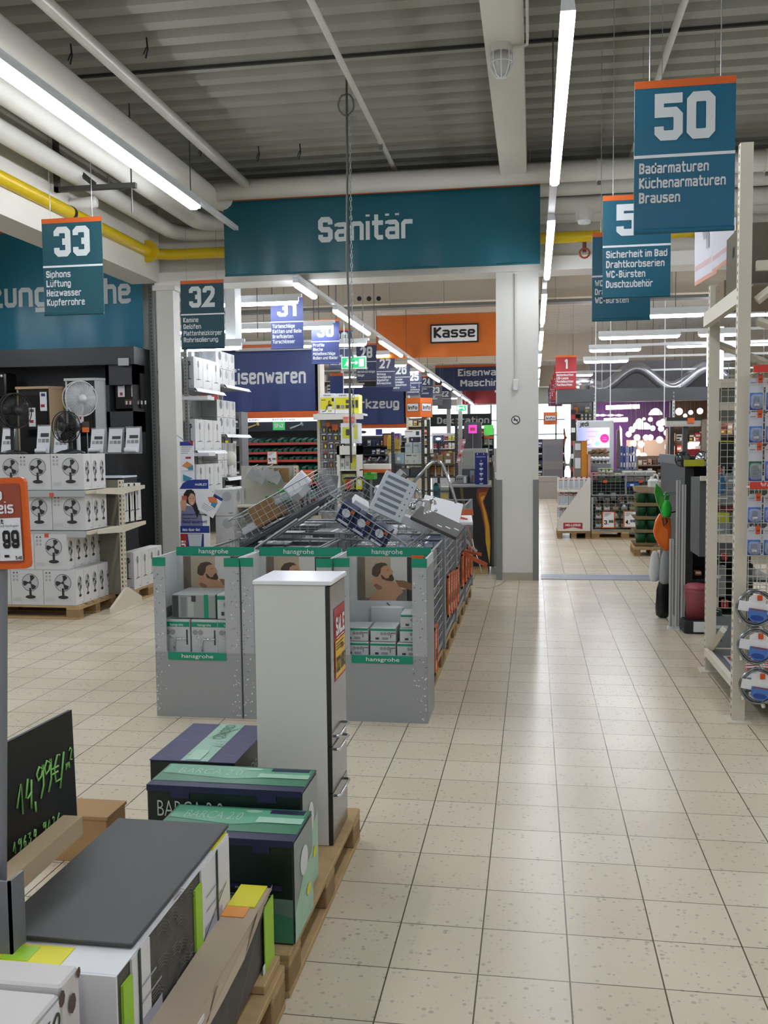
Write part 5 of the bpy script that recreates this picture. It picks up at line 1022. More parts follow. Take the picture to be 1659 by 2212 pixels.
# shelves with cartons going back along the aisle side
def ledge(t, x0, x1, y0, y1, z):
    B().box(x0, x1-.04, y0, y1, z-.035, z, M('#7e8284', .5)).build('shelf', t)
    B().add([(x1-.04, y0, z), (x1, y0, z-.05), (x1, y1, z-.05), (x1-.04, y1, z)], [(0, 1, 2, 3)], PALE).box(x1-.05, x1-.04, y0, y1, z-.05, z, PALE).build('price_edge', t)
SH = [(12.75, 14.0, 2.62), (12.75, 14.0, 1.73), (12.75, 14.0, 1.08), (14.05, 15.3, 2.75), (14.05, 15.3, 1.98), (14.05, 15.3, 1.3)]
for y0, y1, z in SH: ledge(t, -5.27, -4.70, y0, y1, z)
CT = []
for y0, z, H in ((12.8, 2.62, .45), (12.8, 1.73, .45), (12.8, 1.08, .45)):
    for i in range(3):
        CT.append((stand_fan_carton(.15, .37, H), -4.85, y0+.38*i, z, f'tall fan carton by left column, {({2.62: "top", 1.73: "middle", 1.08: "lower"})[z]} shelf, {ORD[i]} from the front'))
        if i == 0: CT.append((stand_fan_carton(.15, .37, H), -5.03, y0, z, f'tall fan carton by left column, {({2.62: "top", 1.73: "middle", 1.08: "lower"})[z]} shelf, inner place'))
for y0, z, n in ((14.1, 2.75, 2), (14.1, 1.98, 2), (14.1, 1.3, 2)):
    for k in range(n):
        for i in range(3):
            for c in range(2 if i == 0 else 1): CT.append((stand_fan_carton(.25, .3, .27, True, i == 0 and z > 1.5), -5.02-.26*c, y0+.31*i, z+.275*k, f'squat carton behind the left column, {({2.75: "top", 1.98: "middle", 1.3: "lower"})[z]} shelf, layer {k+1}, {ORD[i]} from front{", inner place" if c else ""}'))
for k in range(3):
    for i in range(3): CT.append((stand_fan_carton(.28, .34, .38, True), -4.38, 12.85+.36*i, .02+.385*k, f'big fan carton in the floor stack by the poster, layer {k+1}, {ORD[i]} from front'))
for b, x, y, z, l in CT: solo(b, 'fan_carton', l.replace('layer 1', 'bottom layer').replace('layer 2', 'second layer').replace('layer 3', 'top layer'), 'carton', 'fan cartons behind the left column', (x, y, z))
t = thing('desk_fan', 'small white desk fan with round head on the rear carton shelf', 'fan', at(490, 1010, 14.6), 0, None, world=True)
c = at(495, 990, 14.6); B().lathe([(.02, -.05), (.1, -.03), (.12, 0), (.1, .03), (.02, .05)], M('#dad9d2', .4), c, 18, (.5, -1, .1)).build('head', t); B().cyl(c, (c.x, c.y, c.z-.25), .015, WHITE, 8).cyl((c.x, c.y, c.z-.25), (c.x, c.y, c.z-.27), .08, WHITE, 14).build('foot', t)
# heating-saver poster stand and leaflet strip
x0, x1, z0, z1 = rc(389, 1036, 452, 1205, 11.9); z0 = 0.02
t = thing('poster_display', 'white and blue cardboard display with a dark-haired woman, beside the left column', 'display', ((x0+x1)/2, 11.9, 0), 0, None, world=True); W = x1-x0; H = z1
BL = M('#22388a', .5); b = B()
b.ext((x0, 11.9, 0), X, Z, [(0, 0), (W, 0), (W, H), (W*.5, H), (W*.3, H-.01), (W*.12, H-.05), (0, H-.13)], .02, PAPER); b.build('board', t)
o = Vector((x0, 11.9, 0)); b = B()
zc = lambda py: at(420, py, 11.9).z
b.flat(o, X, Z, [(0, zc(1056)), (W, zc(1056)), (W, H), (W*.5, H), (W*.3, H-.01), (W*.12, H-.05), (0, H-.13)], BL, .001); b.text('MARLEY', o+X*W*.55+Z*zc(1049), X, Z, .03, PAPER, W*.4, .03, 'l', .003)
SK = M('#c89a80', .5); HB = M('#231a18', .5); SHT = M('#74779a', .6)
b.flat(o, X, Z, [(W*.02, zc(1135)), (W*.05, zc(1100)), (W*.25, zc(1092)), (W*.6, zc(1095)), (W*.75, zc(1115)), (W*.78, zc(1142)), (W*.3, zc(1145))], SHT, .001)
b.flat(o, X, Z, [(W*.2, zc(1085)), (W*.14, zc(1068)), (W*.25, zc(1058)), (W*.42, zc(1057)), (W*.54, zc(1066)), (W*.56, zc(1085)), (W*.66, zc(1105)), (W*.6, zc(1120)), (W*.45, zc(1095))], HB, .002)
b.ell(o, X, Z, W*.42, zc(1078), W*.12, .085, SK, .003, 18); b.flat(o, X, Z, [(W*.3, zc(1066)), (W*.3, zc(1075)), (W*.4, zc(1065)), (W*.52, zc(1068)), (W*.5, zc(1060)), (W*.36, zc(1059))], HB, .004)
b.rect(o, X, Z, W*.35, W*.4, zc(1077), zc(1076), HB, .004); b.rect(o, X, Z, W*.45, W*.5, zc(1077), zc(1076), HB, .004); b.flat(o, X, Z, [(W*.38, zc(1085)), (W*.43, zc(1088)), (W*.48, zc(1085)), (W*.43, zc(1086))], PAPER, .004)
b.flat(o, X, Z, [(W*.06, zc(1103)), (W*.02, zc(1085)), (W*.1, zc(1075)), (W*.22, zc(1078)), (W*.24, zc(1088)), (W*.18, zc(1105))], SK, .004); b.rect(o, X, Z, W*.08, W*.26, zc(1080), zc(1071), M('#b85c52', .5), .005)
b.text('zuverlässig', o+X*W*.08+Z*zc(1113), X, Z, .026, DGREY, W*.85, .02, 'l', .006); b.text('heizen und', o+X*W*.08+Z*zc(1121), X, Z, .02, DGREY, W*.5, .02, 'l', .006); b.text('Geld sparen!', o+X*W*.08+Z*zc(1130), X, Z, .04, M('#3d3f78', .5), W*.84, .02, 'l', .006)
b.rect(o, X, Z, 0, W, zc(1151), zc(1136), BL, .002); b.text('Heiz-Spar-Set', o+X*W*.08+Z*zc(1147), X, Z, .035, PAPER, W*.6, .03, 'l', .004)
b.rect(o, X, Z, 0, W*.22, .2, zc(1153), RED, .002); b.rect(o, X, Z, W*.22, W*.8, .2, zc(1153), BL, .002); b.text('NEU!', o+X*W*.17+Z*(zc(1200)-.1), Z, -X, .06, PAPER, .3, .04, 'l', .004); b.flat(o, X, Z, [(W*.3, zc(1180)), (W*.7, zc(1180)), (W*.75, zc(1154)), (W*.25, zc(1154))], M('#c3c9d4', .5), .003)
b.build('printed_front', t)
x0, x1, z0, z1 = rc(390, 954, 419, 1042, 12.05); t = thing('leaflet_strip', 'narrow hanging strip of leaflets above the woman poster', 'leaflets', ((x0+x1)/2, 12.05, z0), 0, None, world=True); b = B(); h = (z1-z0)
for k, (a, c) in enumerate(((0, .28), (.29, 1))): b.box(x0, x1, 12.05-.01*k, 12.06, z0+h*a, z0+h*c, PAPER)
o = Vector((x0, 12.04, z0)); W = x1-x0; b.rect(o, X, Z, 0, W, h*.9, h, BL, .001); b.flat(o, X, Z, [(W*.6, h), (W, h*.9), (W, h)], RED, .002); b.flat(o, X, Z, [(W*.1, h*.4), (W*.5, h*.52), (W*.95, h*.42), (W*.6, h*.33)], M('#d08a58', .5), .001); b.flat(o, X, Z, [(W*.5, h*.36), (W*.95, h*.42), (W*.95, h*.3), (W*.6, h*.3)], M('#3f8aa6', .5), .002); b.flat(o, X, Z, [(W*.2, h*.05), (W*.2, h*.2), (W*.9, h*.1), (W*.6, h*.03)], M('#3f8aa6', .5), .011)
for k in range(4): b.rect(o, X, Z, W*.1, W*(.9-.1*k), h*(.86-.05*k), h*(.875-.05*k), GREY, .001)
b.rect(o, X, Z, W*.4, W*.8, h*.58, h*.63, RED, .001); b.cyl(((x0+x1)/2, 12.05, z1-.01), (-4.84, 12.22, z1+.1), .005, STEEL, 5); b.build('leaflets_body', t)
c = at(455, 1075, 11.8); t = thing('info_card', 'tilted white info card stuck on the corner of the woman poster', 'card', c, 0, None, world=True); U = Vector((.86, 0, -.5)); V = Vector((.5, 0, .86)); o = Vector((c.x-.12, 11.85, c.z-.02))
b = B().ext(o, U, V, [(0, -.16), (.24, -.16), (.24, .14), (0, .14)], .004, PAPER); b.flat(o, U, V, [(.04, .05), (.14, .12), (.2, .05), (.1, .0)], M('#d0764a', .5), .001); b.flat(o, U, V, [(.12, .02), (.2, .05), (.2, -.03), (.13, -.02)], M('#3f8aa6', .5), .002); b.rect(o, U, V, .1, .24, .1, .14, BL, .001)
for k in range(4): b.rect(o, U, V, .03, .2-.02*k, -.05-.022*k, -.044-.022*k, GREY, .001)
b.build('card_body', t)
# ================================================================ RIGHT: cream pallet rack with mesh ends
RC = M('#cfc9b8', .45)
t = thing('pallet_rack', 'tall cream pallet rack with mesh end panels at the right', 'rack', (1.8, 6.7, 0), 0, None, world=True)
def rpost(x, y, h):
    b = B().box(x-.04, x+.035, y-.03, y+.03, .0, h, RC)
    for i in range(int(h/.05)): b.rect((x-.04, y, .03+i*.05), -Y_, Z, -.01, .01, 0, .02, SLOT, .001)
    b.box(x-.08, x+.07, y-.08, y+.08, 0, .012, RC); b.build('post', t)
for x, y, h in ((1.275, 6.07, 3.56), (1.345, 7.4, 2.93), (2.4, 6.08, 3.56), (2.4, 7.4, 2.93)): rpost(x, y, h)
for y0, y1 in ((6.13, 7.35),):
    for x in (1.285, 2.4): B().box(x-.03, x+.02, y0, y1, 2.62, 2.72, RC).box(x-.025, x+.025, y0, y0+.01, 2.52, 2.82, RC).build('beam', t)
    B().box(1.34, 2.37, y0, y1, 2.72, 2.735, M('#8c8473', .7)).build('top_deck', t)
    B().box(1.29, 1.33, y0, y1, .14, .19, RC).box(1.33, 2.37, y0, y1, .17, .185, M('#5c5e60', .5)).build('bottom_shelf', t)
    B().bar((1.34, 7.3, .2), (1.34, 6.9, .42), .02, RC).build('shelf_brace', t)
for y, hh in ((6.08, 3.5), (7.4, 2.9)):
    for a in (.12, 1.0, 2.0, 2.8): B().box(1.345, 2.36, y-.02, y+.02, a, a+.06, RC).build('frame_brace', t)
    if y < 7: B().bar((1.35, y, 2.62), (2.37, y, 3.45), .02, RC).build('frame_brace', t)
    B().bar((1.35, y, 2.5), (2.37, y, 2.08), .02, RC).build('frame_brace', t)
b = B().grid((1.315, 6.03, .22), X, Z, 1.02, 1.96, 19, 39, .0022, RC); b.build('mesh_panel', t)
b = B().grid((1.392, 7.36, .5), X, Z, .95, 1.85, 19, 37, .0024, M('#b4b3a6', .5)); b.build('mesh_panel', t)
solo(B().box(1.6, 2.4, 8.7, 8.72, 1.95, 2.24, M('#5f6258', .7)).box(1.6, 2.4, 8.68, 8.73, 2.24, 2.32, RC).box(1.6, 1.64, 8.69, 8.73, 0, 1.95, RC).box(2.36, 2.4, 8.69, 8.73, 0, 1.95, RC), 'rack_backboard', 'grey-green back panel with cream rim behind the far mesh', 'panel')
t = thing('shelf_card', 'red and white card lying on the grey bottom shelf of the cream rack', 'card', (1.45, 6.8, .186), 0, None, world=True); o = Vector((1.38, 6.45, .187))
b = B().box(1.38, 1.7, 6.45, 7.1, .186, .188, M('#b8bcc2', .5)); b.rect(o, X, Y_, .02, .3, .2, .62, RED, .002)
for k in range(4): b.flat(o, X, Y_, [(.06, .27+.08*k), (.22, .3+.08*k), (.26, .27+.08*k), (.26, .3+.08*k), (.22, .34+.08*k), (.06, .3+.08*k)], PALE, .004)
b.build('card_body', t)
for i, (x, y, w_, d, h, l) in enumerate(((1.5, 6.62, .36, .5, .42, 'large brown carton with dark hand hole'), (1.52, 7.1, .4, .3, .16, 'flat opened brown carton at the far end'), (1.95, 6.5, .4, .5, .3, 'brown carton in the second row'), (1.55, 6.85, .12, .16, .24, 'narrow pale carton between the brown ones'), (1.95, 7.05, .35, .35, .5, 'tall grey carton at the back'))):
    CB2 = (M('#5f584a', .8), M('#776a52', .8), M('#6d604b', .8), M('#8e897c', .7), M('#6a6c6c', .7))[i]
    t = thing('cardboard_box', l+' on the top deck of the cream rack', 'box', (x, y, 2.737), 0, 'boxes on the cream rack'); b = B().bbox(-w_/2, w_/2, -d/2, d/2, 0, h, CB2, .006); b.rect((-w_/2, d/2, 0), -Y_, Z, d*.42, d*.55, h*.6, h*.75, BLACK, .001); b.build('box_body', t)
    B().box(-w_/2, w_/2, -.02, .02, h, h+.001, M('#9a8866', .5)).build('tape', t)
# blister packs on the near mesh
BLU = M('#4b79c4', .4); BLD = M('#27489a', .4)
def hook(label, x, z, y=6.03):
    t = thing('display_hook', label, 'hook', (x, y, z), 0, 'display hooks on the near mesh'); B().tube([(0, 0, .02), (0, -.004, .0), (0, -.13, 0), (0, -.14, .012)], .003, CHROME, 6).build('rod', t)
    b = B().bbox(-.014, .014, -.15, -.143, -.022, .028, M('#d0501e', .4), .003); b.rect((0, -.15, 0), X, Z, -.009, .009, -.005, .004, M('#7a2c14', .5), .001); b.build('price_tag', t)
def blister(label, x, z, w_, h, kind=0, y=6.0):
    t = thing('blister_pack', label, 'pack', (x, y, z), 0, 'blister packs on the near mesh'); b = B().ext((-w_/2, -.02, 0), X, Z, [(0, 0), (w_, 0), (w_, h*.9), (w_*.8, h), (w_*.2, h), (0, h*.9)], .002, M('#c8cbd6', .4))
    o = Vector((-w_/2, -.02, 0)); b.rect(o, X, Z, w_*.06, w_*.94, h*.03, h*.55, (BLU, M('#2d6a44', .5))[kind], .001); b.rect(o, X, Z, w_*.1, w_*.5, h*.84, h*.87, GREY, .001); b.rect(o, X, Z, w_*.1, w_*.7, h*.78, h*.79, PRINTL, .001); b.flat(o, X, Z, [(w_*.06, h*.03), (w_*.94, h*.03), (w_*.94, h*.2), (w_*.5, h*.27), (w_*.06, h*.15)], BLD, .002); b.build('card', t)
    b = B().bbox(-w_*.4, w_*.4, -.055, -.021, h*.06, h*.5, CLEAR, .012); b.build('bubble', t); b = B()
    if kind: b.tube([(.6*w_*.4*math.cos(a*.5), -.035, h*.25+w_*.25*math.sin(a*.5)) for a in range(13)], .006, M('#1f4a32', .4), 6)
    else: b.cyl((-w_*.2, -.035, h*.2), (w_*.15, -.035, h*.2), .012, CHROME, 8).cyl((0, -.035, h*.12), (0, -.035, h*.36), .009, M('#41526e', .3), 8)
    b.build('fitting', t)
rows = [(888, .2, .085, 0), (958, .19, .085, 0), (1041, .23, .085, 1), (1130, .18, .085, 0), (1200, .18, .085, 0)]
for r, (py, h, w_, kd) in enumerate(rows):
    z = at(1630, py, 6.0).z
    for c in range(3):
        x = 1.335+.075*c+.02*c; nm = f'{ORD[r]} row from the top, {ORD[c]} from the post'
        blister(f'{"green" if kd and c != 1 else "blue"} blister pack on the near mesh, {nm}', x, z, w_, h, kd if c != 1 else 0); hook(f'hook with orange tag, near mesh, {nm}', x, z+h-.015)
for i, (py0, py1, tx) in enumerate(((787, 803, 'Zubehör'), (1041, 1056, 'Waschen'))):
    px0 = 1628-8*i; x0, x1, z0, z1 = rc(px0, py0, px0+120, py1, 5.84); t = thing('header_strip', f'red shelf header strip on the cream rack, {("above the top packs", "between the pack rows")[i]}', 'sign', ((x0+x1)/2, 5.9, z0), 0, None, world=True)
    B().box(x0, x1, 5.84, 5.85, z0, z1, M('#cf3a2e', .4)).box(x0+.02, x0+.04, 5.85, 6.03, z0, z0+.01, RC).build('strip', t)
    if i: B().text(tx, (x0+.06, 5.84, z0+.014), X, Z, .024, M('#f0c4bc', .5), .2, .02, 'l', .002).build('lettering', t)
HOSE = M('#8f9498', .22, .9)
for i, (px, py) in enumerate(((1631, 1312), (1633, 1394), (1637, 1480))):
    c = at(px, py, 5.95); t = thing('shower_hose', f'coiled chrome shower hose with white band on the near mesh, {("upper", "middle", "lower")[i]} of three', 'hose', (c.x, 5.95, c.z), 0, 'coiled shower hoses'); b = B()
    for q, (r, y) in enumerate(((.105, 0), (.094, -.012), (.109, -.02))): b.tube([((r+.002*math.sin(a*7))*math.cos(a*.157), y, (r+.002*math.sin(a*7))*math.sin(a*.157)) for a in range(40)], .0075, HOSE, 6, True)
    b.build('hose_coil', t)
    U = Vector((1, 0, -.14)).normalized(); V = Vector((.14, 0, 1)).normalized(); b = B().ext((-.105, -.04, .02), U, V, [(0, -.03), (.22, -.03), (.22, .03), (0, .03)], .003, PAPER); b.ext((-.05, -.037, .02), U, V, [(0, 0), (.1, 0), (.1, .05), (.07, .07), (.03, .07), (0, .05)], .002, PAPER)
    o = Vector((-.05, -.045, -.03)); b.flat(o, U, V, [(0, -.02), (.03, -.045), (.08, -.045), (.11, -.02), (.11, .035), (0, .035)], BLU, .001); b.ell(o, U, V, .055, -.02, .04, .018, BLD, .002, 12); b.rect(o, U, V, .01, .1, .025, .035, M('#8a4a5c', .5), .002); b.build('card_band', t)
    B().bbox(.0, .03, -.06, -.05, .05, .085, M('#d0501e', .4), .003).cyl((.015, -.05, .09), (.015, .07, .09), .003, CHROME, 6).build('price_tag', t); B().cyl((.02, -.01, -.1), (.035, -.01, -.135), .012, CHROME, 10).cyl((-.09, -.01, -.06), (-.085, -.01, -.09), .012, CHROME, 10).build('hose_nut', t)
# goods behind the far mesh
for px, mt, lab, cat in (((1531, 1026, 1566, 1064), M('#2f6ea8', .4), 'blue boxed set', 'box'), ((1570, 1022, 1592, 1068), M('#7d8790', .4), 'grey bagged pack', 'pack'), ((1530, 1068, 1590, 1092), M('#7f8688', .3), 'clear tray', 'tray'), ((1530, 1093, 1585, 1106), M('#6a1f24', .5), 'dark red box', 'box'), ((1529, 1107, 1576, 1130), M('#b7bd3e', .4), 'yellow printed pack', 'pack'), ((1530, 1131, 1578, 1170), M('#8d9498', .5), 'grey folded sheet', 'sheet'), ((1582, 1105, 1594, 1175), M('#858b8e', .5), 'narrow grey sheet', 'sheet'), ((1530, 1222, 1568, 1290), M('#86898b', .5), 'lower grey sheet', 'sheet'), ((1530, 1330, 1590, 1400), M('#7d8488', .5), 'grey panel at the bottom', 'panel'), ((1560, 1196, 1572, 1210), RED, 'small red pack', 'pack'), ((1561, 1297, 1574, 1315), RED, 'second small red pack lower down', 'pack'), ((1534, 1315, 1560, 1332), M('#123a2c', .5), 'dark green box', 'box'), ((1535, 1200, 1558, 1220), M('#15301f', .5), 'dark green box higher up', 'box'), ((1534, 1010, 1560, 1026), M('#b5403a', .5), 'round-topped red bag', 'bag')):
    Yb = 7.55; x0, x1, z0, z1 = rc(*px, Yb); t = thing('hanging_goods', f'{lab} hanging behind the far mesh of the cream rack', cat, ((x0+x1)/2, Yb, z0), 0, None, world=True)
    b = B().bbox(x0, x1, Yb, Yb+.06, z0, z1, mt, .006); b.build('pack_body', t); b = B().rect((x0, Yb, z0), X, Z, (x1-x0)*.15, (x1-x0)*.7, (z1-z0)*.6, (z1-z0)*.7, PALE if 'red' not in lab else BLACK, .001); b.rect((x0, Yb, z0), X, Z, (x1-x0)*.15, (x1-x0)*.5, (z1-z0)*.2, (z1-z0)*.28, DGREY, .001); b.build('print', t)
    B().cyl(((x0+x1)/2, Yb+.02, z1), ((x0+x1)/2, 7.37, z1+.02), .003, STEEL, 5).build('hook', t)
for i in range(3): x0, x1, z0, z1 = rc(1532+21*i, 955, 1550+21*i, 1012, 8.2); solo(B().bbox(x0, x1, 8.2, 8.35, z0, z1, BLACK, .01).box(x0, x1, 8.2, 8.35, z1, z1+.012, M('#a5a838', .5)).box(x0+.03, x1-.02, 8.19, 8.2, 0.9, z0+.02, CLEAR), 'waste_bin', f'black square bin with yellow rim behind the far mesh, {ORD[i]} from the left', 'bin', 'black bins behind the mesh')
solo(B().box(1.38, 2.3, 8.15, 8.6, .8, 1.46, M('#4d5050', .6)).box(1.38, 2.3, 8.12, 8.15, 1.44, 1.48, RC), 'shelf_block', 'grey shelf carrying the black bins behind the far mesh', 'shelf')
# black gondola end with profiles, bags, mirrors
t = thing('black_gondola', 'tall black bathroom gondola behind the cream rack', 'gondola', (1.6, 9.8, 0), 0, None, world=True); BG = M('#26292c', .5)
B().box(1.42, 1.50, 9.2, 10.9, 0, 1.62, BG).box(1.40, 1.44, 9.15, 10.9, 1.55, 1.64, M('#5d6164', .5)).build('end_panel', t); B().box(1.5, 2.3, 10.3, 10.34, 0, 1.62, M('#15171a', .5)).build('back_panel', t)
for z in (.08, .42, .8, 1.15, 1.56): B().box(1.5, 2.3, 9.3, 10.3, z, z+.025, M('#2a2d30', .5)).build('shelf', t)
B().box(1.40, 1.58, 9.1, 9.14, 1.54, 1.60, M('#b9bd2f', .5)).build('yellow_label', t)
for i, (px, pt, pb) in enumerate(((1443, 1160, 1338), (1456, 1036, 1344), (1468, 1045, 1342))):
    x = at(px, 1300, 9.25).x; z1 = at(px, pt, 9.25).z; solo(B().box(x-.018, x+.018, 9.05, 9.07, .03, z1, M('#c6c8c6', .4)).box(x-.006, x+.006, 9.045, 9.05, .03, z1, GREY).box(x-.03, x+.03, 9.03, 9.09, 0, .03, PALE), 'door_profile', f'long white sealing profile leaning at the black gondola, {ORD[i]} from the aisle', 'profile', 'white sealing profiles')
def bag(label, px, mt, Y, pinch=.35):
    x0, x1, z0, z1 = rc(*px, Y); cx = (x0+x1)/2; w_ = (x1-x0)/2; h = z1-z0
    t = thing('hanging_bag', label, 'bag', (cx, Y, z0), 0, 'bags hanging at the gondola end', world=True); pr = [(w_*.45, 0), (w_*.85, h*.06), (w_, h*.25), (w_*1.0, h*.5), (w_*.88, h*.72), (w_*(pinch+.25), h*.9), (w_*.3, h)]
    vs = []; n = 14
    for r, z in pr:
        for i in range(n): a = 2*math.pi*i/n; k = 1+.14*math.sin(3*a+z*9); vs.append((cx+r*k*math.cos(a), Y+.5*r*k*math.sin(a), z0+z))
    fs = [(k*n+i, k*n+(i+1) % n, k*n+n+(i+1) % n, k*n+n+i) for k in range(len(pr)-1) for i in range(n)]+[tuple(range(n-1, -1, -1)), tuple((len(pr)-1)*n+i for i in range(n))]
    B().add(vs, fs, mt, True).build('bag_body', t); B().tube([(cx-.02, Y, z1-.02), (cx-.01, Y+.03, z1+.04), (cx+.03, Y+.05, z1+.05), (cx+.12, Y+.06, z1+.06)], .004, STEEL, 5).build('hook', t)
GB = M('#2f8f24', .35, noise=.2, scale=6)
bag('white plastic bag hanging at the gondola end below the orange one', (1402, 1190, 1425, 1256), M('#d9dcdd', .4), 9.7); bag('silver grey plastic bag beside the white one', (1424, 1190, 1448, 1262), M('#a4a8aa', .35), 9.6)
bag('black plastic bag hanging lowest in the bunch', (1415, 1250, 1450, 1334), M('#16171a', .3), 9.65); bag('bright green plastic bag below the green leaf bag', (1429, 1080, 1450, 1118), M('#2db63a', .35), 9.5)
x0, x1, z0, z1 = rc(1412, 1110, 1450, 1192, 9.6); t = thing('hanging_bag', 'orange plastic bag hanging in the bunch with a dark loop', 'bag', ((x0+x1)/2, 9.6, z0), 0, 'bags hanging at the gondola end', world=True); W = x1-x0; h = z1-z0; OB = M('#e8701c', .35, noise=.15, scale=6)
q1 = [(W*a, h*c) for a, c in ((.72, 0), (.97, .1), (1, .45), (.95, .88), (.6, .97), (.35, 1), (.12, .8), (0, .55), (.08, .38), (.35, .15))]
B().ext((x0, 9.6, z0), X, Z, q1, .06, OB).ext((x0, 9.585, z0), X, Z, [(.5*W+(a-.5*W)*.86, .5*h+(c-.5*h)*.88) for a, c in q1], .02, OB).ext((x0, 9.57, z0), X, Z, [(.55*W+(a-.5*W)*.5, .42*h+(c-.5*h)*.5) for a, c in q1], .02, M('#f07a24', .35)).build('bag_body', t)
B().tube([(x0+W*.45, 9.56, z1-h*.1), (x0+W*.55, 9.55, z1-h*.3), (x0+W*.72, 9.55, z1-h*.2), (x0+W*.6, 9.57, z1), (1.43, 9.62, z1+.03)], .007, BLACK, 6).build('loop', t)
x0, x1, z0, z1 = rc(1414, 1044, 1447, 1110, 9.55); t = thing('hanging_bag', 'folded green bag with pointed tips on top of the bunch', 'bag', ((x0+x1)/2, 9.55, z0), 0, 'bags hanging at the gondola end', world=True); W = x1-x0; h = z1-z0
B().ext((x0, 9.55, z0), X, Z, [(W*.5, 0), (W*.8, .0), (W*.9, h*.4), (W, h*.62), (W*.75, h*.72), (W*.6, h*.6), (W*.45, h*.8), (W*.1, h), (0, h*.7), (W*.15, h*.4)], .05, GB).ext((x0, 9.54, z0), X, Z, [(W*.3, h*.2), (W*.75, h*.3), (W*.65, h*.55), (W*.4, h*.6)], .02, M('#46a838', .4)).build('bag_body', t); B().cyl(((x0+x1)/2, 9.56, z1-.1), (1.43, 9.6, z1-.08), .004, STEEL, 5).build('hook', t)
for i, (px, r, gl) in enumerate(((1475, .068, M('#6e7274', .08, .9)), (1517, .07, M('#c4c9cc', .08, .9)))):
    c = at(px, 992, 9.2); t = thing('cosmetic_mirror', f'round cosmetic mirror on the black gondola, {("left darker", "right brighter")[i]} one', 'mirror', (c.x, 9.2, 1.585), 0, 'round cosmetic mirrors', world=True)
    B().lathe([(r, 0), (r, .008), (r*.9, .012)], gl, c, 28, (-.2*i, -1, .05*i)).build('mirror_glass', t); B().tube([c+Vector((r*1.03*math.cos(a*.25), .0, r*1.03*math.sin(a*.25))) for a in range(25)], .005, BLACK, 6).build('rim', t)
    B().cyl((c.x, 9.2, 1.59), (c.x, 9.2, c.z-r), .008, BLACK, 8).cyl((c.x, 9.2, 1.585), (c.x, 9.2, 1.60), .05, BLACK, 16).build('stand', t)
t = thing('pedal_bin', 'dusky pink pedal bin standing beside the rack foot', 'bin', (at(1503, 1330, 9.0).x, 9.0, .12), 0, None)
B().lathe([(.085, 0), (.105, .26), (.108, .28)], M('#9a4a56', .4), n=20).build('body', t); B().lathe([(.11, .28), (.112, .3), (.08, .325), (.02, .335)], M('#a8525f', .4), n=20).build('lid', t)
solo(B().bbox(at(1488, 1340, 8.9).x-.05, at(1515, 1340, 8.9).x+.1, 8.85, 9.2, 0, .12, M('#1b1d20', .5), .01).box(at(1498, 1340, 8.85).x, at(1514, 1340, 8.85).x+.03, 8.84, 8.85, .02, .115, PALE), 'low_plinth', 'black low plinth with white label under the pink bin', 'plinth')
for i, (px, mt, l) in enumerate((((1494, 1040, 1512, 1064), M('#b5443c', .4), 'red boxed item'), ((1492, 1068, 1514, 1100), M('#8d3b4b', .4), 'dark pink folded towel'), ((1496, 1102, 1514, 1118), M('#a5636d', .4), 'pale pink jar'), ((1500, 1130, 1514, 1175), M('#4d5f66', .4), 'grey blue bottle'), ((1498, 1232, 1514, 1242), ORANGE, 'orange price card'))):
    x0, x1, z0, z1 = rc(*px, 9.35); solo(B().bbox(x0, x1, 9.3, 9.4, z0, z1, mt, .008).box(x0+.01, x1-.01, 9.29, 9.3, z0+.02, z0+.04, PALE), 'bath_goods', f'{l} on the black gondola shelves', 'goods')
# white promo banner behind sign 50
t = thing('promo_banner', 'white folded promo banner with grey 4 behind the 50 sign', 'banner', (1.7, 9.5, 3.4), 0, None, world=True)
PB = M('#d3d1da', .5)
for k, (a, c, za, zc_) in enumerate((((1501, 9.0), (1548, 8.6), (480, 618), (480, 560)), ((1538, 8.62), (1590, 8.2), (480, 590), (480, 552)))):
    p = [at(a[0], za[1], a[1]), at(c[0], zc_[1]+(30 if k == 0 else 0), c[1]), at(c[0], 470, c[1]), at(a[0], 470, a[1])]; q = [v+Vector((0, .01, 0)) for v in p]; b = B().add(p+q, [(0, 1, 2, 3), (7, 6, 5, 4), (0, 4, 5, 1), (1, 5, 6, 2), (2, 6, 7, 3), (3, 7, 4, 0)], PB)
    U = (p[1]-p[0]); V = (p[3]-p[0])
    b.add([p[0]+U*e+V*f-Y_*.004 for e, f in ((0, .0), (1, .0), (1, .06), (0, .06))], [(0, 1, 2, 3)], M('#d98a6a', .5)); b.add([p[0]+U*e+V*f-Y_*.004 for e, f in ((0.02, .2), (.95, .2), (.95, .28), (.02, .28))], [(0, 1, 2, 3)], M('#c9a2a8', .5))
    b.build('cloth', t)
    if k == 0: B().text('4', p[0]+U*.35+V*.42-Y_*.006, U.normalized(), V.normalized(), .5, M('#9a9aa2', .5), .16, .02).build('lettering', t)
q = at(1540, 480, 8.7); B().cyl((q.x, 8.7, q.z-.05), (q.x, 8.7, 5.3), .004, STEEL, 5).build('hanging_wire', t)
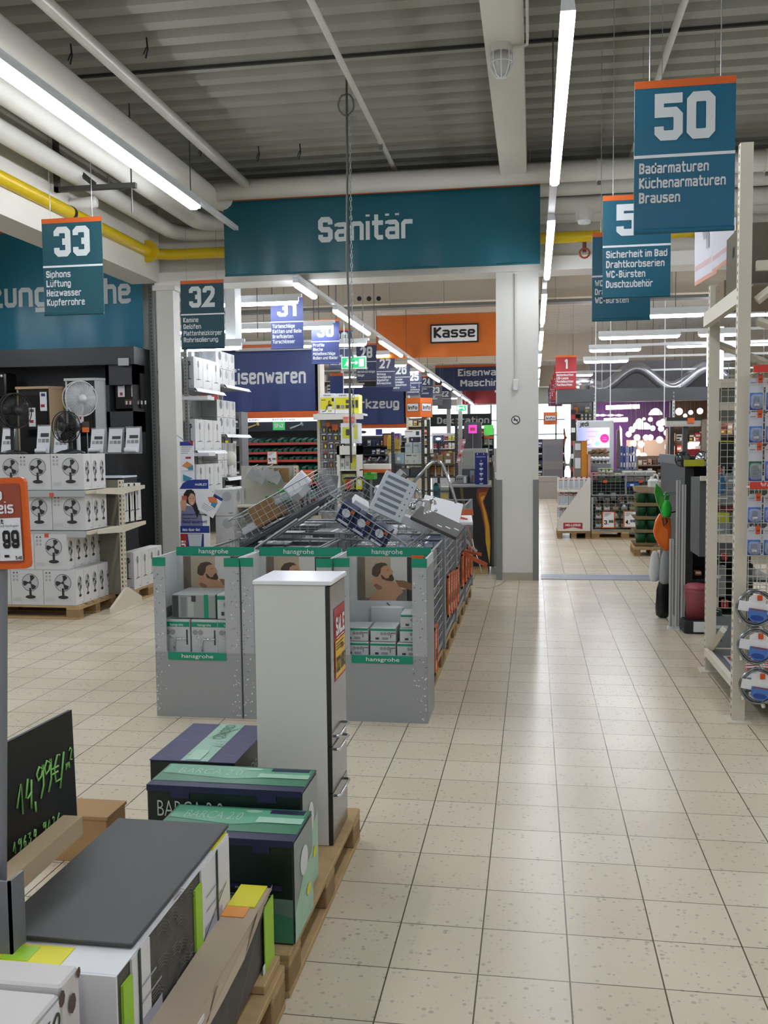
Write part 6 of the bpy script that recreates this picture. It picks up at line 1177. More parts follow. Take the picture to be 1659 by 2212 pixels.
# ================================================================ REAR HALL
rn = random.Random(11)
def pbox(name, label, cat, px, Y, dep, mt, group=None, prints=(), e=.004, z0=None, sup=None):
    "a carton or block whose front stands at distance Y; prints: (u0, u1, v0, v1, material)"
    x0, x1, za, zb = rc(*px, Y); za = za if z0 is None else z0
    b = B().bbox(x0, x1, Y, Y+dep, za, zb, mt, min(e, (x1-x0)*.2, (zb-za)*.2)); W, H = x1-x0, zb-za
    if sup == 'leg': b.cyl(((x0+x1)/2, Y+dep*.6, 0), ((x0+x1)/2, Y+dep*.6, za+.01), .02, STEEL, 6)
    if sup == 'wire': b.cyl(((x0+x1)/2, Y+dep*.5, zb-.01), ((x0+x1)/2, Y+dep*.5, 5.45), .006, STEEL, 5)
    for k, (u0, u1, v0, v1, m_) in enumerate(prints): b.rect((x0, Y, za), X, Z, W*u0, W*u1, H*v0, H*v1, m_, .002+.002*k)
    return solo(b, name, label, cat, group)
def shelf_unit(label, px, Y, rows, cols, pal, frame, dep=.45, gl='goods', fill=.9, edge=None, hh=.8, group=None, gname='shelf_goods', post=.03):
    x0, x1, z0, z1 = rc(*px, Y); z0 = max(z0, .0); t = thing('shelf_rack', label, 'rack', ((x0+x1)/2, Y, 0), 0, None, world=True)
    for x in (x0, x1): B().box(x-post, x+post, Y+.02, Y+dep, 0, z1, frame).build('side_post', t)
    B().box(x0, x1, Y+dep, Y+dep+.03, 0, z1, frame).build('back_panel', t)
    h = (z1-z0)/rows; w_ = (x1-x0-.04)/cols
    for r in range(rows):
        z = z0+h*r; B().box(x0, x1, Y, Y+dep, z, z+.03, edge or frame).build('shelf', t)
        for c in range(cols):
            if rn.random() > fill: continue
            bw = w_*rn.uniform(.7, .93); bh = (h-.05)*rn.uniform(hh*.7, hh); x = x0+.02+w_*(c+.5); m_ = rn.choice(pal)
            b = B().bbox(x-bw/2, x+bw/2, Y+.03, Y+.03+dep*.7, z+.031, z+.031+bh, m_, .004); b.rect((x-bw/2, Y+.03, z+.031), X, Z, bw*.1, bw*.9, bh*.55, bh*.8, rn.choice((PALE, PAPER, DGREY, m_)), .002)
            if bh > .1: b.rect((x-bw/2, Y+.03, z+.031), X, Z, bw*.1, bw*.6, bh*.15, bh*.35, rn.choice((PALE, BLACK, YEL)), .003)
            solo(b, gname, f'{gl}, {ORD[rows-1-r]} shelf from the top, {ORD[c]} from the left', gl.split()[-1].rstrip('s') if False else 'box', group or gl)
    return t
# ---- screw shelves under the big blue banner
GX = M('#1d5a46', .4); GXL = M('#7fa8a8', .4); SB = M('#3a3d3a', .6)
t = thing('screw_shelving', 'long shelving of green screw boxes under the Eisenwaren banner', 'shelving', (-6.5, 23.5, 0), 0, None, world=True)
x0, x1 = at(500, 950, 23.5).x, at(691, 950, 23.5).x
B().box(x0, x1, 23.95, 24.0, 0, 4.4, SB).build('back_panel', t)
for x in (x0, x1): B().box(x-.03, x+.03, 23.5, 24, 0, 4.4, CREAM).build('side_post', t)
zf = lambda py: at(600, py, 23.4).z
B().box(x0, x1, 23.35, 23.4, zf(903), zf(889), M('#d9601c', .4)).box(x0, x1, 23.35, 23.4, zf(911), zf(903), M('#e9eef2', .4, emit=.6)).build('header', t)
b = B().box(x0, x1, 23.38, 23.42, zf(931), zf(911), M('#2a3040', .3)); b.rect((0, 23.38, 0), X, Z, at(590, 920, 23.4).x, at(616, 920, 23.4).x, zf(929), zf(911), M('#3aa05a', .4, emit=.25), .003); b.text('SPAX', (at(603, 920, 23.4).x, 23.38, zf(924)), X, Z, .1, PAPER, .24, .04, 'c', .007)
for px, c in ((545, M('#c9b06a', .4)), (640, M('#aab4bc', .3, .5))): p = at(px, 921, 23.3); b.cyl((p.x-.17, 23.34, p.z-.05), (p.x+.12, 23.34, p.z+.05), .03, c, 8, .015).cyl((p.x+.12, 23.34, p.z+.05), (p.x+.16, 23.34, p.z+.065), .05, c, 8)
b.text('Schrauben', (at(520, 907, 23.4).x, 23.35, zf(909)), X, Z, .06, NAVY, .5, .02, 'l', .004).text('Rostfreie Schrauben', (at(590, 907, 23.4).x, 23.35, zf(909)), X, Z, .06, NAVY, .62, .02, 'l', .004); b.build('picture_board', t)
for r, py in enumerate((957, 977, 994, 1016, 1042, 1075)):
    z = zf(py); B().box(x0, x1, 23.42, 23.95, z-.02, z, GREY).box(x0, x1, 23.40, 23.42, z-.05, z+.01, M('#b8463c', .5)).build('shelf', t)
    for c in range(14):
        x = x0+.12+(x1-x0-.2)*c/13.5; h = (.11, .1, .1, .12, .2, .2)[r]*rn.uniform(.8, 1.1); wd = .13
        if r < 4: b = B().add([(x, 23.46, z), (x+wd*.8, 23.46, z), (x+wd*.8+.05, 23.7, z), (x+.05, 23.7, z), (x, 23.46, z+h*.7), (x+wd*.8, 23.46, z+h*.7), (x+wd*.8+.05, 23.7, z+h*1.3), (x+.05, 23.7, z+h*1.3)], [(0, 1, 5, 4), (1, 2, 6, 5), (2, 3, 7, 6), (3, 0, 4, 7), (3, 2, 1, 0)], GX if c > 3 or r else M('#5f666c', .5)).add([(x, 23.46, z+h*.7), (x+wd*.8, 23.46, z+h*.7), (x+wd*.8+.05, 23.7, z+h*1.3), (x+.05, 23.7, z+h*1.3)], [(0, 1, 2, 3)], GXL if rn.random() < .7 else GX)
        else: b = B().bbox(x, x+wd*.9, 23.46, 23.7, z+.001, z+h, GX, .008); b.rect((x, 23.46, z), X, Z, .02, wd*.8, h*.3, h*.6, M('#2f7a5c', .4), .002)
        solo(b, 'screw_box', f'green screw box under the blue banner, {ORD[r]} shelf from the top, {ORD[c]} from the left', 'box', 'green screw boxes')
def price(label, txt, px, Y, fr=ORANGE, tc=BLACK):
    x0, x1, z0, z1 = rc(*px, Y); W, H = x1-x0, z1-z0; t = thing('price_sign', label, 'sign', ((x0+x1)/2, Y, z0), 0, None, world=True)
    B().box(x0, x1, Y, Y+.015, z0, z1, fr).build('frame', t); b = B(); o = Vector((x0, Y, z0)); b.rect(o, X, Z, W*.08, W*.92, H*.06, H*.95, PAPER, .003); a, c = txt.split(',')
    b.text(a+',', o+X*W*.14+Z*H*.22, X, Z, H*.26, tc, W*.34, .06, 'l', .006).text(c, o+X*W*.52+Z*H*.33, X, Z, H*.16, tc, W*.36, .06, 'l', .006)
    for k in range(3): b.rect(o, X, Z, W*.15, W*(.7-.15*k), H*(.86-.07*k), H*(.885-.07*k), DGREY, .005)
    b.build('card', t)
price('white price sign 5,00 on the screw shelves', '5,00', (577, 975, 599, 1003), 23.385)
# ---- white gondola with clear bags in front of the screws
GP2 = M('#b7b5aa', .6)
t = thing('white_gondola', 'cream gondola with perforated post behind the tipped baskets', 'gondola', (-4, 13.4, 0), 0, None, world=True)
x0, x1, z0, z1 = rc(522, 1006, 641, 1110, 13.4); B().box(x0, x1, 13.4, 13.44, 0, z1, GP2).build('back_panel', t); upright(t, x1, 13.38, z1, .06, .06, CREAM, face='xy')
for z in (.5, .9): B().box(x0, x1, 13.0, 13.4, z, z+.03, CREAM).build('shelf', t)
pbox('display_board', 'brown hardboard panel on the cream gondola', 'board', (566, 1011, 624, 1042), 13.2, .02, M('#8d6f48', .7))
for i in range(6):
    c = at(545+11*i, 1022+4*(i % 3), 13.1); b = B()
    b.add([(c.x+a, 13.1-.03*k, c.z+d) for k, a, d in ((0, -.06, .08), (1, .02, .09), (2, .07, .0), (0, .1, -.1), (1, .0, -.12), (2, -.09, -.05))], [(0, 1, 5), (1, 2, 5), (2, 3, 4), (2, 4, 5)], M('#b2b6b8', .15, .3)); b.cyl((c.x, 13.1, c.z+.09), (c.x, 13.39, c.z+.12), .004, STEEL, 5)
    solo(b, 'clear_bag', f'crumpled silvery bag hanging on the cream gondola, {ORD[i]} from the left', 'bag', 'silvery bags on the cream gondola')
for i, (px, mt, l) in enumerate((((600, 1056, 642, 1064), M('#2fae46', .4), 'bright green flat bowl, top of its stack'), ((603, 1064, 640, 1071), M('#1f8a38', .4), 'green bowl below the top one'), ((604, 1071, 638, 1084), M('#2a9c40', .4), 'green deep bowl under the flat ones'))):
    x0, x1, z0, z1 = rc(*px, 12.7); r = (x1-x0)/2; solo(B().lathe([(r*.7, 0), (r, (z1-z0)*.6), (r*1.03, z1-z0)], mt, ((x0+x1)/2, 12.7, z0), 20), 'plastic_bowl', l+' behind the baskets', 'bowl', 'green bowls')
solo(B().box(at(598, 1085, 12.7).x, at(644, 1085, 12.7).x, 12.5, 12.86, 0, at(620, 1084, 12.7).z, DGREY), 'bowl_plinth', 'dark plinth under the green bowls', 'plinth')
for i in range(3): pbox('plastic_crate', f'green plastic crate behind the baskets, {ORD[i]} from the left', 'crate', (573+22*i, 1072 if i == 0 else 1085, 594+22*i, 1112), 12.9, .3, M('#1f7a34', .4), 'green crates', [(.1, .9, .2, .4, M('#155a26', .5)), (.1, .9, .55, .75, M('#155a26', .5))])
for i, (px, mt) in enumerate((((640, 1030, 668, 1048), ORANGE), ((655, 1018, 672, 1036), M('#cf5f2a', .4)))): pbox('orange_tray', f'orange plastic tray left of the yellow reel box, {("lower", "upper")[i]} one', 'tray', px, 13.2, .2, mt, sup='leg')
pbox('teal_crate', 'teal screw crate beside the orange trays', 'crate', (651, 1060, 672, 1078), 13.6, .3, M('#1e6a58', .4), sup='leg')
# ---- vacuum boxes and tool gondola
YB = M('#d7d026', .4)
t = thing('tool_gondola', 'white gondola end with mesh of hanging tools and vacuum boxes on top', 'gondola', (-4.2, 19.6, 0), 0, None, world=True)
x0, x1, z0, z1 = rc(690, 900, 760, 1060, 19.6); zk = at(720, 895, 19.4).z
B().box(x0, x1, 19.6, 19.64, 0, zk-.04, M('#8f9290', .6)).build('back_panel', t); B().box(x0, x1+.35, 19.1, 19.6, zk-.04, zk, PALE).box(x0, x1+.35, 19.08, 19.1, zk-.12, zk, WHITE).build('top_shelf', t); B().grid((x0+.02, 19.5, .6), X, Z, x1-x0-.04, zk-.9, 12, 24, .003, PALE).build('mesh_panel', t)
for x in (x0, x1): B().box(x-.03, x+.03, 19.55, 19.68, 0, zk+.03, CREAM).build('post', t)
for i, (a, c) in enumerate(((691, 723), (724, 757))):
    x0, x1, z0, z1 = rc(a, 850, c, 893, 19.15); W, H = x1-x0, z1-z0; t2 = thing('vacuum_carton', f'yellow and white vacuum cleaner carton on top of the tool gondola, {("with big machine picture", "with small pictures")[i]}', 'carton', ((x0+x1)/2, 19.15, z0), 0, 'yellow vacuum cartons', world=True); o = Vector((x0, 19.15, z0))
    b = B().bbox(x0, x1, 19.15, 19.5, z0, z1, PAPER, .004); b.rect(o, X, Z, .01, W-.01, H*.2, H*.8, YB, .002); b.text('KÄRCHER', o+X*W*.5+Z*H*.87, X, Z, H*.06, BLACK, W*.5, .05, 'c', .003)
    if i == 0: b.ell(o, X, Z, W*.68, H*.4, W*.15, H*.06, BLACK, .004); b.rect(o, X, Z, W*.55, W*.82, H*.12, H*.36, PALE, .004); b.rect(o, X, Z, W*.57, W*.8, H*.08, H*.16, YB, .006); b.tube([o+X*W*a_+Z*H*c_-Y_*.006 for a_, c_ in ((.6, .42), (.62, .62), (.68, .64), (.7, .45))], .006, BLACK, 5); b.tube([o+X*W*a_+Z*H*c_-Y_*.006 for a_, c_ in ((.5, .4), (.38, .12), (.15, .08))], .008, BLACK, 5); b.rect(o, X, Z, .03, W*.4, H*.66, H*.69, BLACK, .004); b.rect(o, X, Z, W*.8, W*.95, H*.6, H*.76, BLACK, .004)
    else:
        for k in range(3): b.rect(o, X, Z, W*(.08+.3*k), W*(.3+.3*k), H*.25, H*.42, (DGREY, GREY, DGREY)[k], .004)
        b.rect(o, X, Z, W*.7, W*.93, H*.5, H*.68, DGREY, .004)
    b.build('carton_body', t2)
pbox('vacuum_carton', 'narrow yellow vacuum carton at the right end of the gondola top', 'carton', (759, 852, 775, 893), 19.25, .4, YB, 'yellow vacuum cartons', [(.0, 1, .85, 1, PAPER), (.1, .4, .3, .7, BLACK), (.55, .9, .3, .7, DGREY)])
for r, py in enumerate((927, 944, 962, 984, 1003)):
    for c in range(4):
        p = at(700+12.5*c+(0 if r < 2 else 3), py, 19.42); mt = rn.choice((DGREY, BLACK, M('#4a4132', .5), NAVY)); b = B().box(p.x-.045, p.x+.045, 19.42, 19.43, p.z-.07, p.z+.07, mt); b.rect((p.x, 19.42, p.z), X, Z, -.04, .04, .045, .065, RED if rn.random() < .4 else PALE, .001); b.ell((p.x, 19.42, p.z), X, Z, 0, -.02, .02, .04, rn.choice((YEL, PALE, M('#b08a3c', .4))), .003, 8); b.cyl((p.x, 19.42, p.z+.07), (p.x, 19.52, p.z+.075), .004, STEEL, 5)
        solo(b, 'tool_pack', f'hanging tool card on the tool gondola, {ORD[r]} row from the top, {ORD[c]} from the left', 'pack', 'hanging tool cards')
for i, (px, mt) in enumerate((((705, 912, 712, 922), ORANGE), ((717, 916, 730, 929), ORANGE), ((688, 908, 692, 925), YB))): pbox('price_tag', f'small bright price tag on top of the tool mesh, {ORD[i]} of three', 'tag', px, 19.35, .01, mt, 'tags above the tool mesh')
pbox('washer_carton', 'white and lime pressure washer carton beside the tool mesh', 'carton', (736, 914, 774, 958), 18.9, .4, PALE, None, [(.1, .6, .25, .8, M('#c3cc2e', .4)), (.3, .5, .4, .7, DGREY), (.75, .95, .2, .9, M('#cfd05a', .4))])
pbox('orange_cartons', 'pale orange cartons stacked over the washer carton', 'carton', (741, 900, 764, 914), 18.95, .3, M('#d0785a', .5), None, [(0, 1, .48, .52, PALE), (.48, .52, 0, 1, PALE)])
t = thing('white_cabinet_display', 'white framed display case with clear goods right of the tool mesh', 'display', (-3.4, 16.5, 0), 0, None, world=True)
x0, x1, z0, z1 = rc(728, 963, 776, 1060, 16.5); B().box(x0, x0+.05, 16.5, 16.9, 0, z1, PAINTW).box(x1-.05, x1, 16.5, 16.9, 0, z1, PAINTW).box(x0, x1, 16.5, 16.9, z1-.16, z1, PAINTW).build('frame', t); B().box(x0, x1, 16.86, 16.9, 0, z1, M('#8d9396', .4)).build('back_panel', t)
for py in (1017,): z = at(750, py, 16.5).z; B().box(x0, x1, 16.52, 16.86, z, z+.02, PAINTW).build('shelf', t)
for i, (px, mt) in enumerate((((735, 990, 744, 1016), PALE), ((745, 984, 756, 1016), M('#c3c6c2', .3)), ((757, 980, 771, 1016), M('#c8c76a', .4)), ((738, 1024, 768, 1040), M('#aab06a', .4)))): pbox('clear_goods', f'pale boxed goods in the white display case, {ORD[i]} from the left', 'box', px, 16.6, .15, mt, 'goods in the white case', [(.2, .8, .3, .6, YB if i > 1 else GREY)])
# ---- tool wall under Werkzeug
t = thing('tool_shelving', 'lit tool shelving under the Werkzeug banner', 'shelving', (-6.8, 39.8, 0), 0, None, world=True); x0, x1 = at(770, 930, 39.8).x, at(881, 930, 39.8).x; zf2 = lambda py: at(820, py, 39.8).z
B().box(x0, x1, 40.2, 40.3, 0, 4.6, DGREY).build('back_panel', t); B().box(x0, x1, 39.75, 39.8, zf2(925), zf2(916), M('#d9601c', .4)).build('header', t); b = B().box(x0, x1, 39.75, 39.8, zf2(941), zf2(925), M('#d3d6ea', .4, emit=.7)); b.rect((0, 39.75, 0), X, Z, at(812, 930, 39.8).x, at(826, 930, 39.8).x, zf2(940), zf2(927), M('#3a4a9a', .4), .01); b.ell((at(785, 932, 39.8).x, 39.75, zf2(933)), X, Z, 0, 0, .14, .06, DGREY, .01); b.build('picture_board', t)
for x in (x0, x1): B().box(x-.05, x+.05, 39.7, 40.2, 0, 4.9, CREAM).build('side_post', t)
for py in (955, 968, 985): B().box(x0, x1, 39.8, 40.2, zf2(py), zf2(py)+.04, GREY).build('shelf', t)
PALR = [M('#8c2f2f', .5), M('#2b3b6a', .5), M('#b8bcc0', .5), M('#3b3d40', .5), M('#b09030', .5), M('#4d5b50', .5), M('#d6d8d8', .5), M('#6a5a48', .6), M('#20242a', .5)]
shelf_unit('dark shelf rack of boxed tools behind the baskets, left of the black posts', (776, 1008, 845, 1120), 20.5, 3, 6, PALR, M('#2a2c30', .6), gl='boxed tools on the dark rack')
shelf_unit('far rack of mixed goods beneath the Werkzeug shelves', (772, 945, 842, 1003), 33, 3, 7, [M('#3a3d44', .5), M('#5a5d66', .5), M('#7b3a34', .5), M('#2b3b6a', .5), M('#8b8f96', .5)], M('#30343c', .6), gl='goods in the far tool rack')
shelf_unit('far cream rack behind the Info cube', (880, 902, 925, 1000), 30, 5, 4, [M('#c8683a', .5), M('#b8b5ac', .6), M('#8d6f48', .6), PALE], CREAM, gl='goods in the cream rack')
shelf_unit('far red and white rack behind the brown cartons', (934, 935, 985, 1005), 36, 4, 6, [M('#b0303c', .5), PALE, M('#c06a84', .5), M('#3b3d40', .5), M('#c3c63a', .5)], PALE, gl='goods in the red and white rack')
shelf_unit('far grey rack near the Dekoration banner', (985, 925, 1066, 1000), 48, 4, 8, [M('#8d9398', .5), M('#3b3d40', .5), M('#b0303c', .5), PALE, M('#3f9a4a', .5)], M('#5c6064', .5), gl='goods in the far grey rack')
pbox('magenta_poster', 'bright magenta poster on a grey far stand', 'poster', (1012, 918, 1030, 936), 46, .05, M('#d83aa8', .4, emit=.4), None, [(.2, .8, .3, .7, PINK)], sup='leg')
pbox('grey_stand', 'dark grey far stand behind the magenta poster', 'stand', (1002, 912, 1040, 960), 46.3, .4, M('#4a4d54', .5), None, [], z0=0)
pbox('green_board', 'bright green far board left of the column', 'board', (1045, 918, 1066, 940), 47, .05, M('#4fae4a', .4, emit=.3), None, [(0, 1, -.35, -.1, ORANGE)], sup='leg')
for i, (px, Y) in enumerate(((965, 44), (990, 45))): x0, x1, z0, z1 = rc(px, 880, px+8, 1000, Y); struct(B().box(x0, x1, Y, Y+.3, 0, 5.3, M('#a9a9a4', .7)), ('column_rear', 'column_rear_far')[i])
# ---- black-post rack in the middle
t = thing('black_rack', 'black perforated post rack carrying cartons behind the faucets', 'rack', (-2.6, 15.6, 0), 0, None, world=True)
for px in (849, 914, 926, 986): x = at(px, 1000, 15.6).x; upright(t, x, 15.6, 2.2 if px > 860 else 2.0, .05, .05, M('#24262a', .5), face='y')
xa, xb = at(850, 1000, 15.6).x, at(986, 1000, 15.6).x
for py in (1003.5, 1030, 1060, 1090): z = at(920, py, 15.6).z; B().box(xa, xb, 15.62, 16.1, z-.02, z, M('#3d4044', .5)).build('shelf', t)
BRC = M('#7d6547', .75, noise=.1); WC = M('#b9bdb9', .6)
for px, mt, l, cat, pr in (((874, 979, 911, 1003), WC, 'white fan-print carton under the blue-grey ones', 'carton', [(.1, .4, .75, .85, DGREY), (.5, .7, .7, .85, GREY), (.1, .2, .2, .35, GREY), (.5, .6, .2, .35, GREY)]), ((875, 956, 891, 979), M('#a8b4b6', .6), 'pale blue-grey carton, left of a pair', 'carton', [(.1, .7, .6, .8, GREY)]), ((892, 956, 909, 979), M('#a8b4b6', .6), 'pale blue-grey carton, right of a pair', 'carton', [(.1, .7, .6, .8, GREY)]), ((884, 944, 908, 955), M('#2a2a3c', .5), 'dark violet carton on the blue-grey pair', 'carton', [(.2, .3, .3, .7, PALE)]),
    ((924, 979, 943, 1003), BRC, 'brown carton with white label, left of three', 'carton', [(.3, .7, .7, .9, PALE), (.2, .8, .1, .4, PALE)]), ((944, 983, 957, 1003), M('#8a7350', .75), 'small brown carton, middle of three', 'carton', []), ((958, 977, 980, 1003), BRC, 'brown carton with white label, right of three', 'carton', [(.3, .6, .7, .9, PALE), (.2, .7, .1, .4, PALE)]),
    ((851, 978, 873, 1002), M('#8fa8ae', .5), 'pale blue printed bag on the black rack', 'bag', [(.3, .6, .3, .6, PALE)]), ((840, 978, 850, 1002), M('#b9bdb9', .5), 'narrow grey carton at the rack edge', 'carton', []),
    ((856, 1012, 884, 1029), M('#5a5d60', .5), 'dark grey box on the lower shelf', 'box', []), ((886, 1010, 910, 1029), M('#34373a', .5), 'black box on the lower shelf', 'box', []), ((936, 1046, 948, 1076), M('#1f6a6e', .4), 'teal bottle with black cap', 'bottle', [(.1, .9, .2, .5, M('#184a54', .4)), (.2, .8, .9, 1.1, BLACK)]), ((951, 1052, 970, 1078), M('#8f958a', .3), 'clear tub of yellow goods', 'tub', [(.1, .9, 0, .5, M('#a59c5a', .5))])):
    pbox('rack_carton' if cat == 'carton' else 'rack_'+cat, l+' on the black rack', cat, px, 15.65, .3, mt, None, pr)
for i in range(4):
    x0, x1, z0, z1 = rc(926+14*i, 1006, 939+14*i, 1029, 15.7); solo(B().lathe([((x1-x0)*.38, 0), ((x1-x0)*.5, (z1-z0)*.8), ((x1-x0)*.46, z1-z0)], M('#a8762c', .5) if i != 1 else M('#b3874a', .5), ((x0+x1)/2, 15.8, z0), 14).rect((x0, 15.74, z0), X, Z, .01, x1-x0-.01, .02, (z1-z0)*.4, M('#9a7a58', .5)), 'amber_jar', f'amber jar in the tray on the black rack, {ORD[i]} from the left', 'jar', 'amber jars')
for i in range(2): p = at(942+17*i, 1094, 15.6); solo(B().sph((p.x, 15.65, p.z), .06, M('#8d8444', .6), 14, (.85, .4, 1.35)), 'sponge', f'oval olive sponge on the low rack shelf, {("left", "right")[i]} one', 'sponge', 'olive sponges')
for i in range(7):
    x0, x1, z0, z1 = rc(835+4.2*i, 945+(i % 3)*2, 838.6+4.2*i, 984, 18.2); solo(B().cyl(((x0+x1)/2, 18.3, z0), ((x0+x1)/2, 18.3, z1), (x1-x0)/2, M('#b89a2a', .4), 8).cyl(((x0+x1)/2, 18.3, z0+.1), ((x0+x1)/2, 18.3, z0+.12), (x1-x0)*.52, BLACK, 8), 'yellow_tube', f'yellow tube standing left of the white cartons, {ORD[i]} from the left', 'tube', 'yellow tubes')
pbox('tube_shelf', 'dark shelf carrying the yellow tubes', 'shelf', (832, 984, 868, 1004), 18.15, .4, M('#3a3530', .5), None, [], z0=.0)
t = thing('framed_poster', 'black framed yellow poster panel above the tubes', 'poster', at(838, 960, 18.8), 0, None, world=True); x0, x1, z0, z1 = rc(826, 936, 851, 966, 18.8); B().box(x0, x1, 18.8, 18.84, z0, z1, BLACK).box((x0+x1)/2-.02, (x0+x1)/2+.02, 18.82, 18.86, 0, z0, BLACK).build('frame', t); B().box(x0+.03, (x0+x1)/2, 18.79, 18.8, z0+.03, z1-.03, M('#a06a3a', .5)).box((x0+x1)/2, x1-.03, 18.79, 18.8, z0+.03, z1-.03, M('#c9a83a', .5)).build('picture', t)
pbox('violet_box', 'violet carton beside the framed poster', 'carton', (852, 936, 863, 962), 19, .3, M('#5a4a8a', .5), None, [(.2, .7, .5, .8, M('#c07a8a', .5))], sup='leg')
pbox('white_box', 'white appliance carton below the Info cube', 'carton', (874, 929, 909, 943), 18.5, .4, PAPER, None, [(.05, .5, .7, .85, GREY), (.7, .9, .2, .8, DGREY)])
pbox('box_shelf', 'pale shelf under the white appliance carton', 'shelf', (872, 943, 911, 946), 18.45, .5, PALE, sup='leg')
t = thing('screen', 'small black screen with a lit picture on the far rack', 'screen', at(946, 955, 22), 0, None, world=True); x0, x1, z0, z1 = rc(936, 941, 958, 955, 22); B().box(x0, x1, 22, 22.05, z0, z1, BLACK).box((x0+x1)/2-.03, (x0+x1)/2+.03, 22.01, 22.04, 0, z0, BLACK).build('case', t); b = B().box(x0+.02, x1-.02, 21.99, 22, z0+.02, z1-.02, M('#3a4a6a', .3, emit=.3)); b.ell(((x0+x1)/2, 21.99, (z0+z1)/2), X, Z, 0, 0, .06, .03, M('#c8d8f0', .3, emit=.8), .004); b.build('picture', t)
# ---- counter, pink sign, blue size chart, fireplace display
pbox('white_counter', 'white counter with orange edge left of the black rack', 'counter', (768, 1003, 842, 1014), 17.4, .6, PAINTW, None, [(0, 1, -.6, 0, M('#c9581f', .4))])
pbox('counter_base', 'dark base under the white counter', 'counter', (772, 1022, 838, 1100), 17.5, .5, M('#3a3f42', .5), None, [], z0=0)
pbox('counter_trim', 'orange fascia of the white counter', 'fascia', (768, 1014, 842, 1022), 17.42, .5, M('#c9581f', .4))
for i in range(7): p = at(775+9*i, 1001, 17.6); b = B().sph((p.x, 17.7, p.z+.03), .05, rn.choice((BLACK, DGREY, GREY)), 8, (1, .8, .6)); b.cyl((p.x, 17.7, p.z+.03), (p.x+rn.uniform(-.08, .08), 17.65, p.z+.12), .014, rn.choice((BLACK, STEEL)), 6); solo(b, 'power_tool', f'dark power tool lying on the white counter, {ORD[i]} from the left', 'tool', 'tools on the counter')
pbox('green_case', 'bright green machine case below the white counter', 'case', (786, 1022, 808, 1036), 14, .3, M('#3f9a28', .4), None, [(.3, .7, .7, 1.2, M('#2a7a1c', .5))], sup='leg')
x0, x1, z0, z1 = rc(985, 948, 1006, 1000, 15); t = thing('pink_sign', 'pink printed strip sign tilted beside the grey cabinet', 'sign', ((x0+x1)/2, 15, z0), 0, None, world=True); B().ext((x0, 15, z0), X, Z, [(0, 0), (.06, 0), (x1-x0, z1-z0), (x1-x0-.075, z1-z0)], .02, M('#c08a92', .5)).build('panel', t)
b = B()
for k in range(5): b.flat((x0, 15, z0), X, Z, [(.015+.022*k, .07*k+.03), (.06+.022*k, .07*k+.03), (.07+.022*k, .07*k+.07), (.025+.022*k, .07*k+.07)], (PALE, RED, PALE, M('#b05a6a', .5), PALE)[k], .003)
b.cyl(((x0+x1)/2, 15.02, 0), ((x0+x1)/2, 15.02, z0+.3), .012, STEEL, 6); b.build('print', t)
pbox('grey_cabinet', 'pale grey cabinet left of the column behind the blue chart', 'cabinet', (1000, 969, 1051, 1046), 14.2, .4, M('#a9aca8', .5), None, [(.02, .45, .42, .98, M('#9a9d99', .5))], z0=0)
pbox('small_box', 'dark box with picture before the grey cabinet', 'box', (998, 1013, 1026, 1046), 13.4, .3, M('#4a4d50', .5), None, [(.62, .95, .1, .9, M('#8fa2b8', .4)), (.75, .9, .2, .6, M('#a8643a', .5))])
pbox('slotted_box', 'grey slotted box with yellow label at the front edge', 'box', (985, 1028, 1008, 1045), 13.2, .3, M('#8c8f8c', .5), None, [(.1, .2, .5, .7, BLACK), (.3, .4, .5, .7, BLACK), (.5, .6, .5, .7, BLACK), (.75, .95, .1, .9, PALE)])
pbox('low_shelf', 'dark low shelf behind the fireplace display', 'shelf', (970, 1045, 1050, 1060), 13.15, .9, M('#3a3733', .5), None, [], z0=0)
x0, x1, z0, z1 = rc(1026, 978, 1053, 1046, 13.0); t = thing('size_chart', 'deep blue size chart with white lettered rows left of the column', 'sign', ((x0+x1)/2, 13, z0), 0, None, world=True); W, H = x1-x0, z1-z0; B().box(x0, x1, 13.0, 13.015, z0, z1, M('#1b2476', .5)).build('panel', t)
b = B()
for k, c in enumerate('ABCDF'): b.text(c, (x0+W*.5, 13.0, z1-H*(.28+.16*k)), X, Z, .025, PALE, None, .02, 'c', .003); b.rect((x0, 13.0, z0), X, Z, W*.36, W*.64, H*(.62-.16*k), H*(.68-.16*k), PALE, .003)
b.rect((x0, 13, z0), X, Z, W*.1, W*.85, H*.85, H*.89, M('#7a84c8', .5), .003); b.ell((x0, 13, z0), X, Z, W*.2, H*.96, .008, .008, PALE, .003, 8); b.ell((x0, 13, z0), X, Z, W*.7, H*.96, .008, .008, PALE, .003, 8); b.build('print', t)
x0, x1, z0, z1 = rc(971, 1048, 1062, 1238, 12.72); z0 = .11; t = thing('fireplace_display', 'black fireplace display box printed with flames, left of the column', 'display', ((x0+x1)/2, 12.72, .11), 0, None, world=True); W, H = x1-x0, z1-z0
B().box(x0, x1, 12.72, 13.12, z0, z1-.03, M('#0d0d0e', .5)).build('body', t); B().bbox(x0-.01, x1+.01, 12.71, 13.13, z1-.03, z1, M('#8b8d8e', .4), .006).build('top_panel', t)
o = Vector((x0, 12.72, z0)); b = B()
b.flat(o, X, Z, [(W*.25, H*.98), (W*.3, H*.75), (W*.27, H*.5), (W*.31, H*.5), (W*.36, H*.75), (W*.32, H*.98)], M('#5a4a1c', .5), .002)
